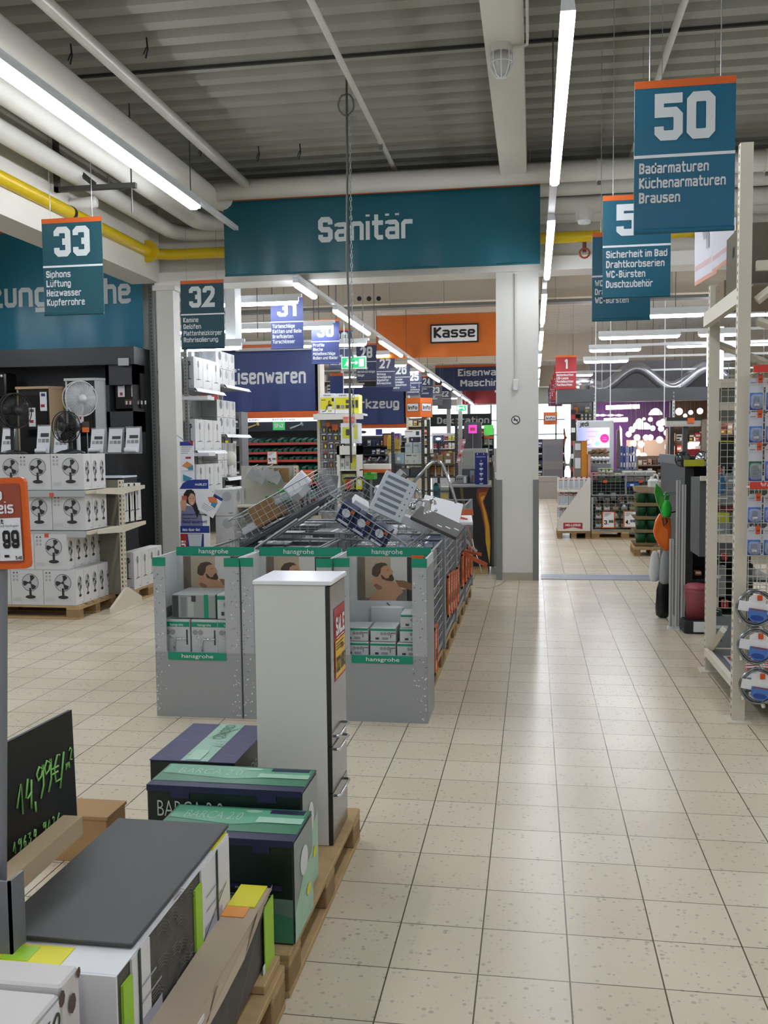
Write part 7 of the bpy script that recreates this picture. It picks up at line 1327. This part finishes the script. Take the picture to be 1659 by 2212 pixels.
for k, (c, s_) in enumerate((('#6a2a10', 0), ('#a05418', .05), ('#c99a2c', .1))): b.flat(o, X, Z, [(W*(.66+s_), H*(.96-s_)), (W*(.64+s_), H*.85), (W*(.74+s_*.6), H*.7), (W*(.82+s_*.4), H*.5), (W*.86, H*.3), (W*.95, H*.02), (W*.97, H*.3), (W*(.97-s_*.3), H*.5), (W*(.9-s_*.3), H*.66), (W*(.82-s_*.4), H*.8), (W*(.95-s_), H*(.97-s_))][::-1], M(c, .5), .002+.001*k)
b.build('flame_print', t, label='printed flames'); B().box(x0+.05, x1-.05, 12.76, 13.08, 0, .11, WOOD).build('base', t)
for i in range(5): solo(B().box(-.56+.012*i, -.55+.012*i, 12.72+.03*i, 13.2, .1, 1.62-.08*i, (DGREY, M('#8c7468', .5), GREY, PALE, M('#6a6a68', .5))[i]), 'framed_sheet', f'thin sheet standing between fireplace display and column, {ORD[i]} from the left', 'panel', 'thin sheets at the column')
solo(B().box(-.57, -.48, 12.72, 13.2, 0, .1, GREY), 'panel_base', 'grey base under the thin panels at the column', 'base')
# ================================================================ REAR RIGHT: promo pallets and the lamp department
pallet('wooden pallet under the white bottle display', .75, 18.15, .62, .8)
t = thing('bottle_display', 'white cardboard bottle display with red plate and slanted side panel', 'display', (.74, 17.72, .146), 0, None, world=True); x0, x1 = .455, 1.05; zf3 = lambda py: at(1240, py, 17.72).z; CWW = M('#d4d0ca', .6)
o = Vector((x0, 17.72, 0)); W = x1-x0; zt = zf3(1033)
B().ext(o, X, Z, [(0.01, .146), (W, .146), (W, zt), (W*.93, zt), (.01, zf3(1122))], .012, CWW).build('side_panel', t); B().box(x0, x1, 18.3, 18.32, .146, zt, CWW).box(x1-.012, x1, 17.73, 18.3, .146, zt, CWW).box(x0, x0+.012, 17.74, 18.3, .146, .3, CWW).build('back_panel', t)
for py in (1057.5, 1091, 1122): z = zf3(py); B().box(x0, x1-.02, 17.76, 18.3, z-.05, z, CWW).build('tray', t)
B().box(x0+.01, x1-.02, 17.76, 18.3, .146, zf3(1128), CWW).build('inner_base', t)
b = B().ext((x0+.1, 17.715, zf3(1143)), X, Z, [(0, 0), (.175, .035), (.35, 0), (.35, .12), (0, .12)], .004, M('#b0262c', .4)); b.text('MELLERUD', (x0+.275, 17.715, zf3(1143)+.055), X, Z, .042, PAPER, .28, .04, 'c', .004); b.build('brand_plate', t)
BT = M('#d8dadc', .35); n = 0
proto_b = None
for r, (py, k) in enumerate(((1057.5, 6), (1091, 5), (1122, 4))):
    for i in range(k):
        x = x0+.055+.095*i; z = zf3(py)+.001; lab = f'white bottle in the bottle display, {("top", "middle", "bottom")[r]} tray, {ORD[i]} from the left'
        if proto_b is None:
            t = thing('cleaner_bottle', lab, 'bottle', (x, 17.85, z), 0, 'white bottles in the display'); b = B().bbox(-.042, .042, -.03, .03, 0, .19, BT, .01); b.bbox(-.03, .03, -.022, .022, .19, .205, BT, .008); b.rect((0, -.03, 0), X, Z, -.03, .03, .02, .16, M('#a9b2ba', .5), .001); b.rect((0, -.03, 0), X, Z, -.03, .03, .165, .18, RED, .001); b.build('body', t); B().cyl((0, 0, .205), (0, 0, .235), .02, M('#a83038', .4), 10, .016).build('cap', t); proto_b = t
        else: dup(proto_b, (x, 17.85, z), None, lab)
pallet('wooden pallet under the price signs 3,99 and 4,99', 1.68, 18.1, .8, 1.22, math.pi/2)
def crate2(label, x0, x1, y0, y1, z0, z1):
    t = thing('wire_crate', label, 'crate', ((x0+x1)/2, (y0+y1)/2, z0), 0, 'crates before the lamp department', world=True); B().box(x0, x1, y0, y1, z0, z0+.03, GALV).build('base_tray', t)
    for x in (x0, x1):
        for y in (y0, y1): B().box(x-.018, x+.018, y-.018, y+.018, z0, z1, GALV).build('corner_post', t)
    for o, U, a in (((x0, y0, z0), X, x1-x0), ((x0, y0, z0), Y_, y1-y0), ((x1, y0, z0), Y_, y1-y0)): B().grid(o, U, Z, a, z1-z0, max(6, int(a/.07)), 10, .003, WIRE).build('wire_panel', t)
crate2('wire crate of tins before the lamp department', 1.08, 2.28, 17.72, 18.5, .15, .78)
price('orange framed price sign 3,99 beside the white bottle display', '3,99', (1301, 1105, 1328, 1141), 17.68); price('orange framed price sign 4,99 under the standing printed boxes', '4,99', (1347, 1104, 1375, 1140), 17.68)
DKG = [M('#26322a', .5), M('#4a3a2a', .5), M('#2a2d30', .5), M('#6a5a3c', .5), M('#3a4a3a', .5), M('#5d6064', .4)]
for r in range(3):
    for c in range(7):
        x = 1.13+.155*c; z = .19+.16*r; b = B().bbox(x, x+.14, 17.8, 18.2, z, z+.15, rn.choice(DKG), .006); b.rect((x, 17.8, z), X, Z, .02, .12, .03, .09, rn.choice((PALE, M('#a8946a', .5), GREY)), .002); b.ell((x, 17.8, z), X, Z, .07, .1, .03, .03, rn.choice((M('#7a5a3c', .5), PALE, M('#3a5a3a', .5))), .003, 10); solo(b, 'tin_box', f'dark printed box in the crate before the lamps, {("bottom", "middle", "top")[r]} layer, {ORD[c]} from the left', 'box', 'dark boxes in the lamp crate')
for c in range(3): pbox('book_box', f'standing brown and green printed box above the lamp crate, {ORD[c]} from left', 'box', (1337+15*c, 1063, 1351+15*c, 1090), 17.9, .3, (M('#3a2a20', .5), M('#2a4a30', .5), M('#3a2c1c', .5))[c], 'printed boxes above the crate', [(.1, .5, .3, .8, M('#8a6a4a', .5)), (.2, .8, .05, .25, PALE)])
solo(B().box(1.08, 2.28, 17.78, 18.5, .80, .82, GALV), 'wire_shelf', 'grey shelf across the top of the lamp crate', 'shelf')
t = thing('glass_rack', 'grey wire rack of clear hanging packs above the lamp crate', 'rack', (1.68, 18.5, 0), 0, None, world=True); B().box(1.08, 2.28, 18.52, 18.55, .15, 1.25, M('#5f6668', .5)).build('back_panel', t); B().grid((1.08, 17.85, .82), X, Z, 1.2, .36, 14, 6, .003, WIRE).build('mesh_panel', t); B().box(1.06, 2.3, 17.8, 18.5, 1.17, 1.19, GALV).build('top_shelf', t)
for x in (1.08, 1.7, 2.28): B().box(x-.015, x+.015, 17.83, 17.87, .8, 1.2, GALV).build('post', t)
for i in range(8): p = at(1285+13.5*i, 1072 if i % 2 else 1082, 17.95); solo(B().bbox(p.x-.05, p.x+.05, 17.93, 17.99, p.z-.07, p.z+.07, CLEAR if i % 3 else M('#8f989c', .3), .01).rect((p.x, 17.93, p.z), X, Z, -.04, .04, .03, .05, PALE), 'glass_pack', f'clear glassware pack in the grey wire rack, {ORD[i]} from the left', 'pack', 'clear packs in the wire rack')
pbox('blue_carton', 'blue flat carton on the wire rack', 'carton', (1353, 1043, 1380, 1052), 17.82, .3, M('#1f4a9a', .5), None, [(.3, .6, .3, .7, PALE)])
for i, (px, mt) in enumerate((((1276, 1021, 1292, 1038), M('#c06a7c', .5)), ((1293, 1012, 1308, 1022), M('#8d9a78', .5)), ((1309, 1012, 1325, 1022), M('#9aa878', .5)), ((1293, 1023, 1308, 1033), M('#a8ac92', .5)), ((1310, 1023, 1326, 1033), M('#8f8a6a', .5)), ((1328, 1023, 1343, 1033), M('#b0b09a', .5)))): pbox('gift_box', f'small shiny box on the green tray above the crate, {ORD[i]} of the bunch', 'box', px, 17.9, .3, mt, 'shiny boxes on the green tray', [(.1, .9, .3, .6, PALE if i else M('#d898a4', .5)), (.3, .5, .4, .9, DGREY)])
pbox('green_tray', 'dark green tray carrying the shiny boxes', 'tray', (1292, 1033.5, 1345, 1042), 17.85, .4, M('#24452a', .5))
for i in range(6): pbox('white_box', f'white printed box right of the green tray, {("upper", "lower")[i // 3]} row, {ORD[i % 3]} from the left', 'box', (1347+24*(i % 3), 1018+11*(i // 3), 1369+24*(i % 3), 1028+11*(i // 3)), 17.9, .35, M('#c6c3bd', .5), 'white boxes on the rack', [(.1, .7, .3, .6, GREY), (.75, .9, .2, .8, M('#a89a8a', .5))])
for i, px in enumerate((1303, 1380)): pbox('price_tag', f'small red price tag under the boxes above the crate, {("left", "right")[i]} one', 'tag', (px, 1037, px+9, 1043), 17.79, .01, M('#c8503c', .5))
# green planters
t0 = None
for i in range(4):
    z = .148+.21*i; t = thing('planter_stack', f'stack of dark green pots in cardboard trays beside the crates, {("lowest", "second", "third", "top")[i]} layer', 'pots', (1.86, 15.3, z), 0, 'green pot layers'); PG = M('#1f5a38', .35)
    for k in range(3):
        for q in range(2): B().lathe([(.055, 0), (.085, .17), (.09, .18)], PG, (-.17+.16*k, -.08+.17*q, .01), 12).build('pot', t)
    B().add([(-.27, -.2, 0), (.27, -.2, 0), (.27, .2, 0), (-.27, .2, 0), (-.31, -.24, .06), (.31, -.24, .05), (.3, .24, .06), (-.3, .24, .05)], [(3, 2, 1, 0), (0, 1, 5, 4), (1, 2, 6, 5), (2, 3, 7, 6), (3, 0, 4, 7)], M('#8d7d62', .8)).build('cardboard_tray', t)
pallet('small wooden pallet under the green pots', 1.86, 15.3, .6, .6)
t = thing('white_canister', 'white plastic canister standing on the green pots', 'canister', (1.88, 15.3, 1.0), 0, None, world=True); B().bbox(1.8, 1.96, 15.22, 15.4, 1.0, 1.2, M('#cfd8d4', .3), .03).cyl((1.86, 15.3, 1.2), (1.86, 15.3, 1.24), .03, WHITE, 10).build('body', t); B().tube([(1.87, 15.3, 1.2), (1.9, 15.3, 1.27), (1.94, 15.3, 1.25), (1.95, 15.3, 1.18)], .014, WHITE, 8).build('handle', t)
solo(B().add([(1.6, 15.0, 1.0), (2.1, 15.0, 1.0), (2.1, 15.5, 1.0), (1.6, 15.5, 1.0), (1.55, 14.95, 1.1), (2.16, 14.95, 1.07), (2.12, 15.55, 1.1), (1.58, 15.55, 1.08)], [(3, 2, 1, 0), (0, 1, 5, 4), (1, 2, 6, 5), (2, 3, 7, 6), (3, 0, 4, 7)], M('#a3927a', .8)), 'cardboard_tray', 'torn cardboard tray under the white canister', 'tray')
# bulbs, blue tubes, wood, lamp display
solo(B().box(at(1272, 1000, 18.7).x, at(1318, 1000, 18.7).x, 18.6, 19, .9, at(1300, 1001, 18.7).z, GALV).grid((at(1272, 1000, 18.6).x, 18.59, at(1300, 1012, 18.6).z), X, Z, .42, .1, 14, 3, .003, WIRE), 'bulb_basket', 'grey wire basket holding the white globe bulbs', 'basket')
for i in range(5): p = at(1279+8.3*i, 992, 18.7); solo(B().sph((p.x, 18.75, p.z+.005), .048, M('#e3e6ea', .25), 14).cyl((p.x, 18.75, p.z-.05), (p.x, 18.72, p.z-.09), .018, STEEL, 8), 'globe_bulb', f'white globe bulb in the wire basket, {ORD[i]} from the left', 'bulb', 'white globe bulbs')
for i in range(5): solo(B().cyl((at(1272+8*i, 975, 19).x, 18.9, at(1290, 978-4*(i % 2), 19).z), (at(1290+6*i, 972, 19).x, 19.1, at(1290, 976-4*(i % 2), 19).z), .035, M('#8a6a4a', .6, noise=.2), 9), 'wood_bundle', f'brown rolled bundle above the bulbs, {ORD[i]} from the left', 'bundle', 'brown bundles above the bulbs')
solo(B().box(at(1266, 985, 19).x, at(1314, 985, 19).x, 18.85, 19.2, .9, at(1290, 981, 19).z, M('#7a6a58', .6)), 'bundle_shelf', 'brown shelf carrying the rolled bundles', 'shelf')
for i in range(6): pbox('tube_carton', f'slim blue lamp tube carton standing behind the boxes, {ORD[i]} from the left', 'carton', (1340+6*i, 963+(i % 2)*2, 1345+6*i, 1014), 18.9, .05, (M('#3a5a9a', .5), M('#2a4482', .5), M('#8a9cc0', .5))[i % 3], 'slim blue cartons', [(.2, .8, .1, .3, PALE), (.2, .8, .6, .7, PALE)])
pbox('lamp_tray', 'grey base rack under the slim blue cartons', 'rack', (1338, 1014, 1378, 1046), 18.85, .4, M('#6a7076', .5), None, [], z0=.0)
x0, x1, z0, z1 = rc(1246, 908, 1326, 1003, 19.6); t = thing('lamp_display', 'white lamp display stand with short black lettering and violet lit panel', 'display', ((x0+x1)/2, 19.6, 0), 0, None, world=True); W = x1-x0; zj = at(1280, 924, 19.6).z
B().bbox(x0, x1, 19.6, 19.75, 0, z1, M('#cdd2d6', .4), .02).build('stand', t); b = B().text('jedi', (x0+W*.07, 19.6, zj+.03), X, Z, .1, BLACK, W*.25, .02, 'l', .003); b.build('lettering', t)
PN = M('#8f7fe0', .4, emit=.7); PN2 = M('#e6b8c8', .4, emit=.7); b = B(); zb = at(1280, 967, 19.6).z; nst = 14
for k in range(nst):
    f = k/nst; c = tuple(int(a+(e-a)*f) for a, e in zip((110, 120, 245), (240, 190, 200))); b.rect((x0, 19.6, 0), X, Z, W*(.04+.84*f), W*(.04+.84*(f+1/nst)), zb, zj, M('#%02x%02x%02x' % c, .4, emit=.8), .004)
b.ell((x0, 19.6, 0), X, Z, W*.75, zj-.22, .09, .09, M('#d02a8a', .4, emit=.5), .012, 20); b.rect((x0, 19.6, 0), X, Z, W*.7, W*.8, zj-.21, zj-.2, PAPER, .016); b.rect((x0, 19.6, 0), X, Z, W*.68, W*.82, zj-.25, zj-.24, PAPER, .016)
for k in range(3): b.rect((x0, 19.6, 0), X, Z, W*.3, W*(.6-.08*k), zj-.08-.1*k, zj-.075-.1*k, M('#5a5a9a', .5), .008)
b.tube([(x0+W*.3+.05*math.cos(a*.4), 19.59, zj-.3+.05*math.sin(a*.4)) for a in range(2, 15)], .006, M('#4a3a9a', .5), 5); b.ell((x0, 19.6, 0), X, Z, W*.55, zb+.08, .05, .05, M('#6fe0e8', .4, emit=1), .012, 14); b.rect((x0, 19.6, 0), X, Z, W*.3, W*.4, zb+.1, zb+.15, M('#ffffff', .4, emit=2), .012); b.build('lit_panel', t, label='violet lit panel')
solo(B().box(at(1240, 1000, 18.4).x, at(1268, 1000, 18.4).x, 18.4, 18.7, 0, at(1250, 952, 18.4).z, M('#7d766c', .5)).box(at(1256, 1000, 18.4).x, at(1268, 1000, 18.4).x, 18.38, 18.4, .3, at(1250, 952, 18.4).z, M('#c8841f', .5)).box(at(1242, 1000, 18.4).x, at(1254, 1000, 18.4).x, 18.38, 18.4, 1.3, 1.5, PALE).box(at(1242, 1000, 18.4).x, at(1254, 1000, 18.4).x, 18.38, 18.4, 1.65, 1.78, PALE), 'promo_tower', 'grey and orange cardboard tower behind the white bottles', 'display')
solo(B().box(at(1270, 1000, 18.3).x, at(1276, 1000, 18.3).x, 18.3, 18.5, .3, at(1270, 982, 18.3).z, M('#cf9a84', .5)), 'pink_strip', 'narrow salmon strip beside the grey and orange tower', 'strip')
t = thing('light_column', 'black lamp column with three white glowing lens panels', 'lamp', (at(1228, 1000, 20.5).x, 20.5, 0), 0, None, world=True); xa = at(1226, 950, 20.5).x
B().box(xa+.07, xa+.17, 20.5, 20.7, 0, at(1228, 885, 20.5).z, M('#1c1d22', .5)).build('post', t)
for k, (pa, pb) in enumerate(((891, 943), (948, 1001), (1007, 1040))):
    za, zb = at(1226, pb, 20.5).z, at(1226, pa, 20.5).z; h = zb-za; B().ext((xa, 20.49, za), X, Z, [(-.03, 0), (.03, 0), (.06, h*.3), (.06, h*.7), (.03, h), (-.03, h), (-.055, h*.7), (-.055, h*.3)], .05, M('#ffffff', .4, emit=4)).build('lens', t)
b = B()
for k in range(6): b.box(xa+.08, xa+.16, 20.48, 20.5, .9+.28*k, 1.0+.28*k, (PALE, RED)[k % 2])
b.build('labels', t)
# portal and walls of the lamp department
PD = M('#4a4d52', .5); t = thing('lamp_portal', 'dark grey portal beam over the lamp department', 'portal', (2.4, 24, 0), 0, None, world=True); x0, x1, z0, z1 = rc(1240, 838, 1560, 866, 24)
B().box(x0, x1, 24, 24.4, z0, z1, PD).box(x0-.42, x0, 24, 25.2, z0, z1, PD).build('beam', t)
for px in (1278, 1446): x = at(px, 900, 24.3).x; B().box(x, x+.1, 24.15, 24.3, 0, z0, M('#2f3134', .5)).build('post', t)
for px in (1282, 1452):
    x = at(px, 900, 23.95).x; b = B().box(x, x+.05, 23.9, 23.95, 2.0 if px < 1400 else 2.3, z0, PALE); [b.rect((x, 23.9, 2.35+.09*k), X, Z, .01, .04, 0, .05, GREY) for k in range(8)]; b.build('perforated_strip', t)
B().box(x1-.1, x1, 24.1, 24.4, 0, z0, PD).build('post', t)
pbox('label_plate', 'small pale label on the dark portal behind the rack', 'label', (1549, 836, 1560, 843), 23.95, .02, GREY)
x0, x1, z0, z1 = rc(1280, 800, 1600, 838, 27); 
solo(B().box(x0, x1, 28.4, 28.5, z0, z1+.4, M('#77757a', .6)), 'portal_board', 'grey backdrop panel behind the silver ducts', 'panel')
pts = []
for k in range(60):
    px = 1275+5*k; ph = (px-1375)/78*math.pi; py = 818-22*math.cos(ph); p = at(px, py, 27); pts.append((p.x, 27, p.z))
for i, dy in enumerate((0, .35)): solo(B().tube([(a, c+dy, d+dy*.3) for a, c, d in pts], .13, M('#a9a9b0', .3, .6), 10).tube([(pts[0][0], pts[0][1]+dy, pts[0][2]+dy*.3), (pts[0][0]-.3, 27+dy, pts[0][2]+dy*.3)], .13, M('#a9a9b0', .3, .6), 10), 'silver_duct', f'wavy silver air duct above the lamp portal, {("front", "rear")[i]} one', 'duct')
PUR2 = M('#8a5aa8', .7, noise=.1, scale=1.5); struct(B().box(at(1284, 900, 30).x, at(1450, 900, 30).x, 30, 30.1, 0, at(1360, 850, 30).z, PUR2), 'wall_lamp_purple')
struct(B().box(at(1450, 900, 28).x, 9, 28, 28.1, 0, at(1480, 850, 28).z, M('#5d4a3a', .7)), 'wall_lamp_brown')
WARM = M('#ffe3cf', .4, emit=3.2); GLO = M('#fff2e6', .4, emit=3)
LT = [(1345, 880, 'tube', 27.5, 34), (1330, 908, 'tube', 28, 24), (1302, 897, 'disc', 28, 0), (1320, 897, 'disc', 28, 0), (1290, 897, 'disc', 28, 0), (1337, 897, 'disc', 28, 0), (1416, 896, 'dome', 27, 0), (1393, 927, 'dome', 26.5, 0), (1405, 906, 'globe', 28, .1), (1391, 905, 'globe', 28.3, .07), (1381, 912, 'globe', 28, .16), (1374, 920, 'globe', 27.6, .13), (1365, 928, 'globe', 27.2, .13), (1358, 938, 'globe', 27, .12), (1424, 915, 'globe', 27.5, .12), (1432, 912, 'globe', 27.8, .14), (1428, 926, 'globe', 27.2, .12), (1376, 945, 'globe', 26.8, .13), (1368, 958, 'globe', 26.5, .13), (1385, 960, 'globe', 26.3, .13), (1376, 978, 'globe', 26, .13), (1365, 990, 'globe', 25.8, .13), (1405, 945, 'globe', 27, .12), (1425, 950, 'globe', 26.6, .14), (1390, 985, 'globe', 26, .13), (1467, 889, 'globe', 26, .14), (1492, 891, 'globe', 26, .09), (1512, 888, 'globe', 26, .12), (1480, 898, 'globe', 26.3, .08), (1500, 955, 'globe', 25.5, .2), (1485, 965, 'globe', 25.2, .16), (1410, 925, 'globe', 27.5, .11), (1395, 945, 'globe', 27.8, .12), (1440, 935, 'globe', 27, .12), (1445, 965, 'globe', 26, .16)]
for i, (px, py, kd, Y, k) in enumerate(LT):
    p = at(px, py, Y); nm = {'tube': 'long glowing tube lamp', 'disc': 'small flat glowing ceiling lamp', 'dome': 'white dome pendant lamp', 'globe': 'glowing globe lamp'}[kd]; place = 'before the purple wall' if px < 1450 else 'before the brown wall'
    t = thing(kd+'_lamp', f'{nm} {place}, lamp {("upper" if py < 905 else "middle" if py < 940 else "lower")} part, {ORD[sum(1 for q in LT[:i] if q[2] == kd and (q[0] < 1450) == (px < 1450) and ("u" if q[1] < 905 else "m" if q[1] < 940 else "l") == ("u" if py < 905 else "m" if py < 940 else "l")) % 16]} of its kind', 'lamp', p, 0, 'lit lamps', world=True)
    if kd == 'tube': w_ = k/FPX*Y; B().cyl((p.x-w_, Y, p.z), (p.x+w_, Y, p.z+.02), .06, M('#fff0f6', .4, emit=5), 10).build('shade', t)
    elif kd == 'disc': B().lathe([(.02, -.03), (.13, 0), (.02, .03)], GLO, p, 14).build('shade', t)
    elif kd == 'dome': B().lathe([(.19, 0), (.18, .04), (.12, .13), (.04, .18)], M('#fff4ee', .4, emit=1.3), p, 16).build('shade', t)
    else: B().sph(p, k*.68, WARM, 12).build('shade', t)
    zt = min(5.3, at(px, 850, Y).z) if kd != 'tube' else at(px, 858, Y).z
    B().cyl((p.x, Y, p.z+.05), (p.x, Y, 3.13), .008, DGREY, 5).build('cord', t)
b = B().box(at(1284, 850, 25).x, 6.2, 24.9, 29.9, 3.12, 3.15, DGREY)
for gx_ in (.2, 2.2, 4.2):
    for gy in (25.1, 29.5): b.cyl((at(1284, 850, 25).x+gx_, gy, 3.12), (at(1284, 850, 25).x+gx_, gy, 5.45), .008, STEEL, 5)
solo(b, 'lamp_board', 'dark hanging board above the lit lamps', 'board')
solo(B().box(at(1360, 980, 28).x, at(1500, 980, 28).x, 28.9, 29, 0, at(1400, 950, 29).z, M('#f3dcc8', .6)), 'lamp_board', 'cream lamp board behind the glowing lamps', 'board')
solo(B().box(at(1334, 960, 23).x, at(1334, 960, 23).x+.08, 22.8, 23, 0, at(1333, 1008, 23).z, DGREY).ext((at(1333, 960, 23).x, 23, at(1333, 1012, 23).z), X, Z, [(0, 0), (.06, -.02), (.09, .4), (.06, .95), (0, .9)], .3, M('#5a4a4a', .4)).ext((at(1341, 960, 23).x, 23.05, at(1333, 1008, 23).z), X, Z, [(0, 0), (.04, .3), (.03, .9), (-.02, .98)], .05, M('#e9d2b4', .4, emit=1.5)), 'curved_lamp', 'upright dark panel with glowing cream edge left of the lamps', 'panel')
x0, x1, z0, z1 = rc(1440, 901, 1514, 921, 23.2); t = thing('lighting_sign', 'grey sign board with black top and orange tag at the lamp department', 'sign', ((x0+x1)/2, 23.2, 0), 0, None, world=True); zm = z0+(z1-z0)*.6
B().box(x0, x1, 23.2, 23.5, z0, zm, M('#a9a8a4', .5)).box(x0, x1, 23.2, 23.5, zm, z1, BLACK).build('panel', t); B().text('LIGHTING', (x0+.08, 23.2, z0+.04), X, Z, .07, M('#c2c1bd', .4), .5, .02).build('lettering', t); xs = at(1486, 910, 23.1).x; B().box(xs, xs+.16, 23.16, 23.19, zm-.06, z1-.02, ORANGE).build('price_tag', t); xs = at(1475, 950, 23.3).x; B().box(xs, xs+.12, 23.3, 23.4, 0, z0, M('#3a3c3e', .5)).build('post', t)
x0, x1, z0, z1 = rc(1532, 706, 1563, 832, 21); t = thing('overexposed_column', 'tall white column with added glow hanging behind the cream rack', 'light', ((x0+x1)/2, 21, z0), 0, None, world=True); B().box(x0, x1, 21, 21.3, z0, z1, M('#ffffff', .4, emit=2.2)).build('panel', t); B().cyl(((x0+x1)/2, 21.15, z1), ((x0+x1)/2, 21.15, 5.4), .01, STEEL, 6).build('hanger', t)  # plain white column, no lamp: emission added to imitate its overexposure
GR = [M('#b0554a', .5), M('#c9a28a', .5), PALE, M('#d6c6b4', .5), M('#7a5a4a', .5), M('#8f939a', .5)]
shelf_unit('lamp accessory rack at the left inside the portal', (1236, 868, 1277, 1000), 25.5, 5, 3, [M('#b0453a', .5), PALE, M('#8f939a', .5), M('#c9783a', .5)], M('#8b8d90', .5), gl='accessories in the lamp rack')
shelf_unit('low lamp rack before the glowing lamps', (1376, 985, 1465, 1050), 24.6, 3, 8, GR, M('#8a7464', .5), gl='lamp cartons on the low rack')
shelf_unit('dark lamp rack beneath the lighting sign', (1445, 925, 1530, 1045), 25.3, 4, 6, [M('#e0b48a', .5), M('#4a3a30', .5), PALE, M('#b5402f', .5)], M('#5a4a3c', .5), gl='lamp cartons on the dark rack')
pbox('white_counter', 'white low counter with red top strip under the lighting sign', 'counter', (1473, 970, 1512, 1010), 23.6, .4, PALE, None, [(0, 1, .9, 1, RED), (.1, .6, .5, .6, DGREY)], z0=0)
for i in range(3): pbox('speaker_pack', f'grey double-cone pack on the accessory rack, {ORD[i]} from the left', 'pack', (1254+8.5*i, 893, 1261+8.5*i, 908), 25.48, .06, M('#5d6068', .5), 'grey packs', [(.2, .8, .6, .9, PALE), (.2, .8, .1, .4, PALE)])
pbox('red_board', 'red board hanging behind the red sign row', 'board', (1262, 812, 1281, 838), 33, .05, M('#b04a3c', .5), None, [(.1, .9, .35, .6, PALE)])
solo(B().cyl((at(1271, 812, 33).x, 33.02, 4.2), (at(1271, 812, 33).x, 33.02, 5.4), .005, STEEL, 5), 'hanging_wire', 'wire holding the red board', 'wire')
for i, px in enumerate((1287, 1319, 1436)): x = at(px, 760, 22).x; solo(B().cyl((x, 22, at(px, 910, 22).z), (x, 22, 5.42), .012, PALE, 6), 'support_rod', f'thin pale rod hanging before the lamp portal, {ORD[i]} from the left', 'rod', 'pale hanging rods')
# checkout end right of the column
pbox('checkout_counter', 'low grey checkout counter far down the aisle', 'counter', (1150, 1030, 1206, 1062), 31, .8, M('#a3a09a', .5), None, [(0, 1, .75, .8, GREY)], z0=0)
shelf_unit('far dark checkout rack behind the grey counter', (1160, 948, 1222, 1030), 38, 4, 5, [M('#2a2d36', .5), M('#4a4d58', .5), M('#8a8d96', .5), M('#7a4a4a', .5), M('#3a4466', .5)], M('#3a3d46', .5), gl='goods in the far checkout rack')
pbox('grey_divider', 'grey divider board by the checkout', 'board', (1172, 948, 1216, 1032), 34, .1, M('#8d8a8a', .5), None, [(.05, .95, .1, .45, M('#77787e', .5)), (.05, .95, .6, .9, M('#7f8088', .5))], z0=0)
for i, (px, mt, l) in enumerate((((1217, 925, 1224, 940), M('#8a5a3a', .5), 'brown picture'), ((1218, 940, 1225, 955), ORANGE, 'orange board'))): pbox('far_poster', f'small {l} far behind the Info plate', 'poster', px, 36, .05, mt, None, [(.2, .8, .2, .8, M('#5a4030', .5))], sup='leg')
# left rear: orange ribbon sign, red poster, chimney sign over the hardware aisle
pbox('trade_sign', 'white hanging sign box with black top and orange lettering above the number 32 aisle', 'sign', (486, 610, 508, 752), 13.6, .3, PALE, None, [(0, 1, .9, 1, M('#3a2c28', .5)), (.1, .9, .93, .97, ORANGE)], sup='wire')
pbox('red_poster', 'red and white poster seen between the carton shelves', 'poster', (430, 850, 470, 884), 17.2, .03, M('#c04a3e', .5), None, [(.45, .68, 0, 1, PALE), (.3, 1, 0, .12, PALE), (.1, .3, .4, .6, M('#8a5a4a', .5))], sup='wire')
shelf_unit('shelving of dark goods behind the carton shelves', (430, 890, 520, 1110), 18.5, 6, 5, [M('#8d9398', .5), PALE, M('#5a5d60', .5), M('#3b3d40', .5)], M('#6a6d70', .5), gl='goods behind the carton shelves')
pbox('orange_fascia', 'orange fascia strip over the Eisenwaren banner', 'fascia', (508, 741, 690, 750), 23.3, .05, M('#cf6a2c', .4)); pbox('fascia_board', 'pale fascia below the orange strip', 'fascia', (508, 750, 690, 757), 23.32, .05, PALE)
shelf_unit('tall storage rack left of the Werkzeug banner', (690, 800, 735, 900), 29, 4, 3, [PALE, M('#8d9398', .5), M('#b5a88a', .6)], M('#b9b9b4', .5), gl='cartons on the tall storage rack')
pbox('blue_banner_strip', 'narrow blue banner strip between the storage racks', 'banner', (713, 812, 741, 850), 27.5, .02, NAVY, None, [(0, 1, 1.0, 1.15, ORANGE)], sup='wire')
t = thing('cable_tray', 'grey cable tray under the first rear downstand', 'tray', (0, 19.7, 4.65), 0, None, world=True); B().box(-15, 13, 19.6, 19.9, 4.66, 4.72, M('#6d6f6c', .5, .4)).build('tray_body', t)
b = B()
for i in range(24): x = -14.5+1.15*i; b.cyl((x, 19.75, 4.72), (x, 19.75, 5.42), .008, STEEL, 5)
b.build('hangers', t)
t = thing('cable_tray', 'light pipe rail under the rear deck close to the beam', 'tray', (0, 15.5, 4.95), 0, None, world=True); B().cyl((-15, 16, 4.98), (13, 16, 4.98), .03, PALE, 8).build('tray_body', t)
b = B()
for i in range(18): x = -14.5+1.55*i; b.cyl((x, 16, 4.98), (x, 16, 5.42), .008, STEEL, 5)
b.build('hangers', t)
struct(B().box(4.3, 13.9, 13, 40, 0, .01, M('#b9b1a2', .5)), 'trim_2') if False else None
shelf_unit('long rack along the right of the rear hall behind the cream rack', (1525, 905, 1600, 1080), 22.5, 5, 5, GR, M('#7a7266', .6), gl='goods on the right rear rack')
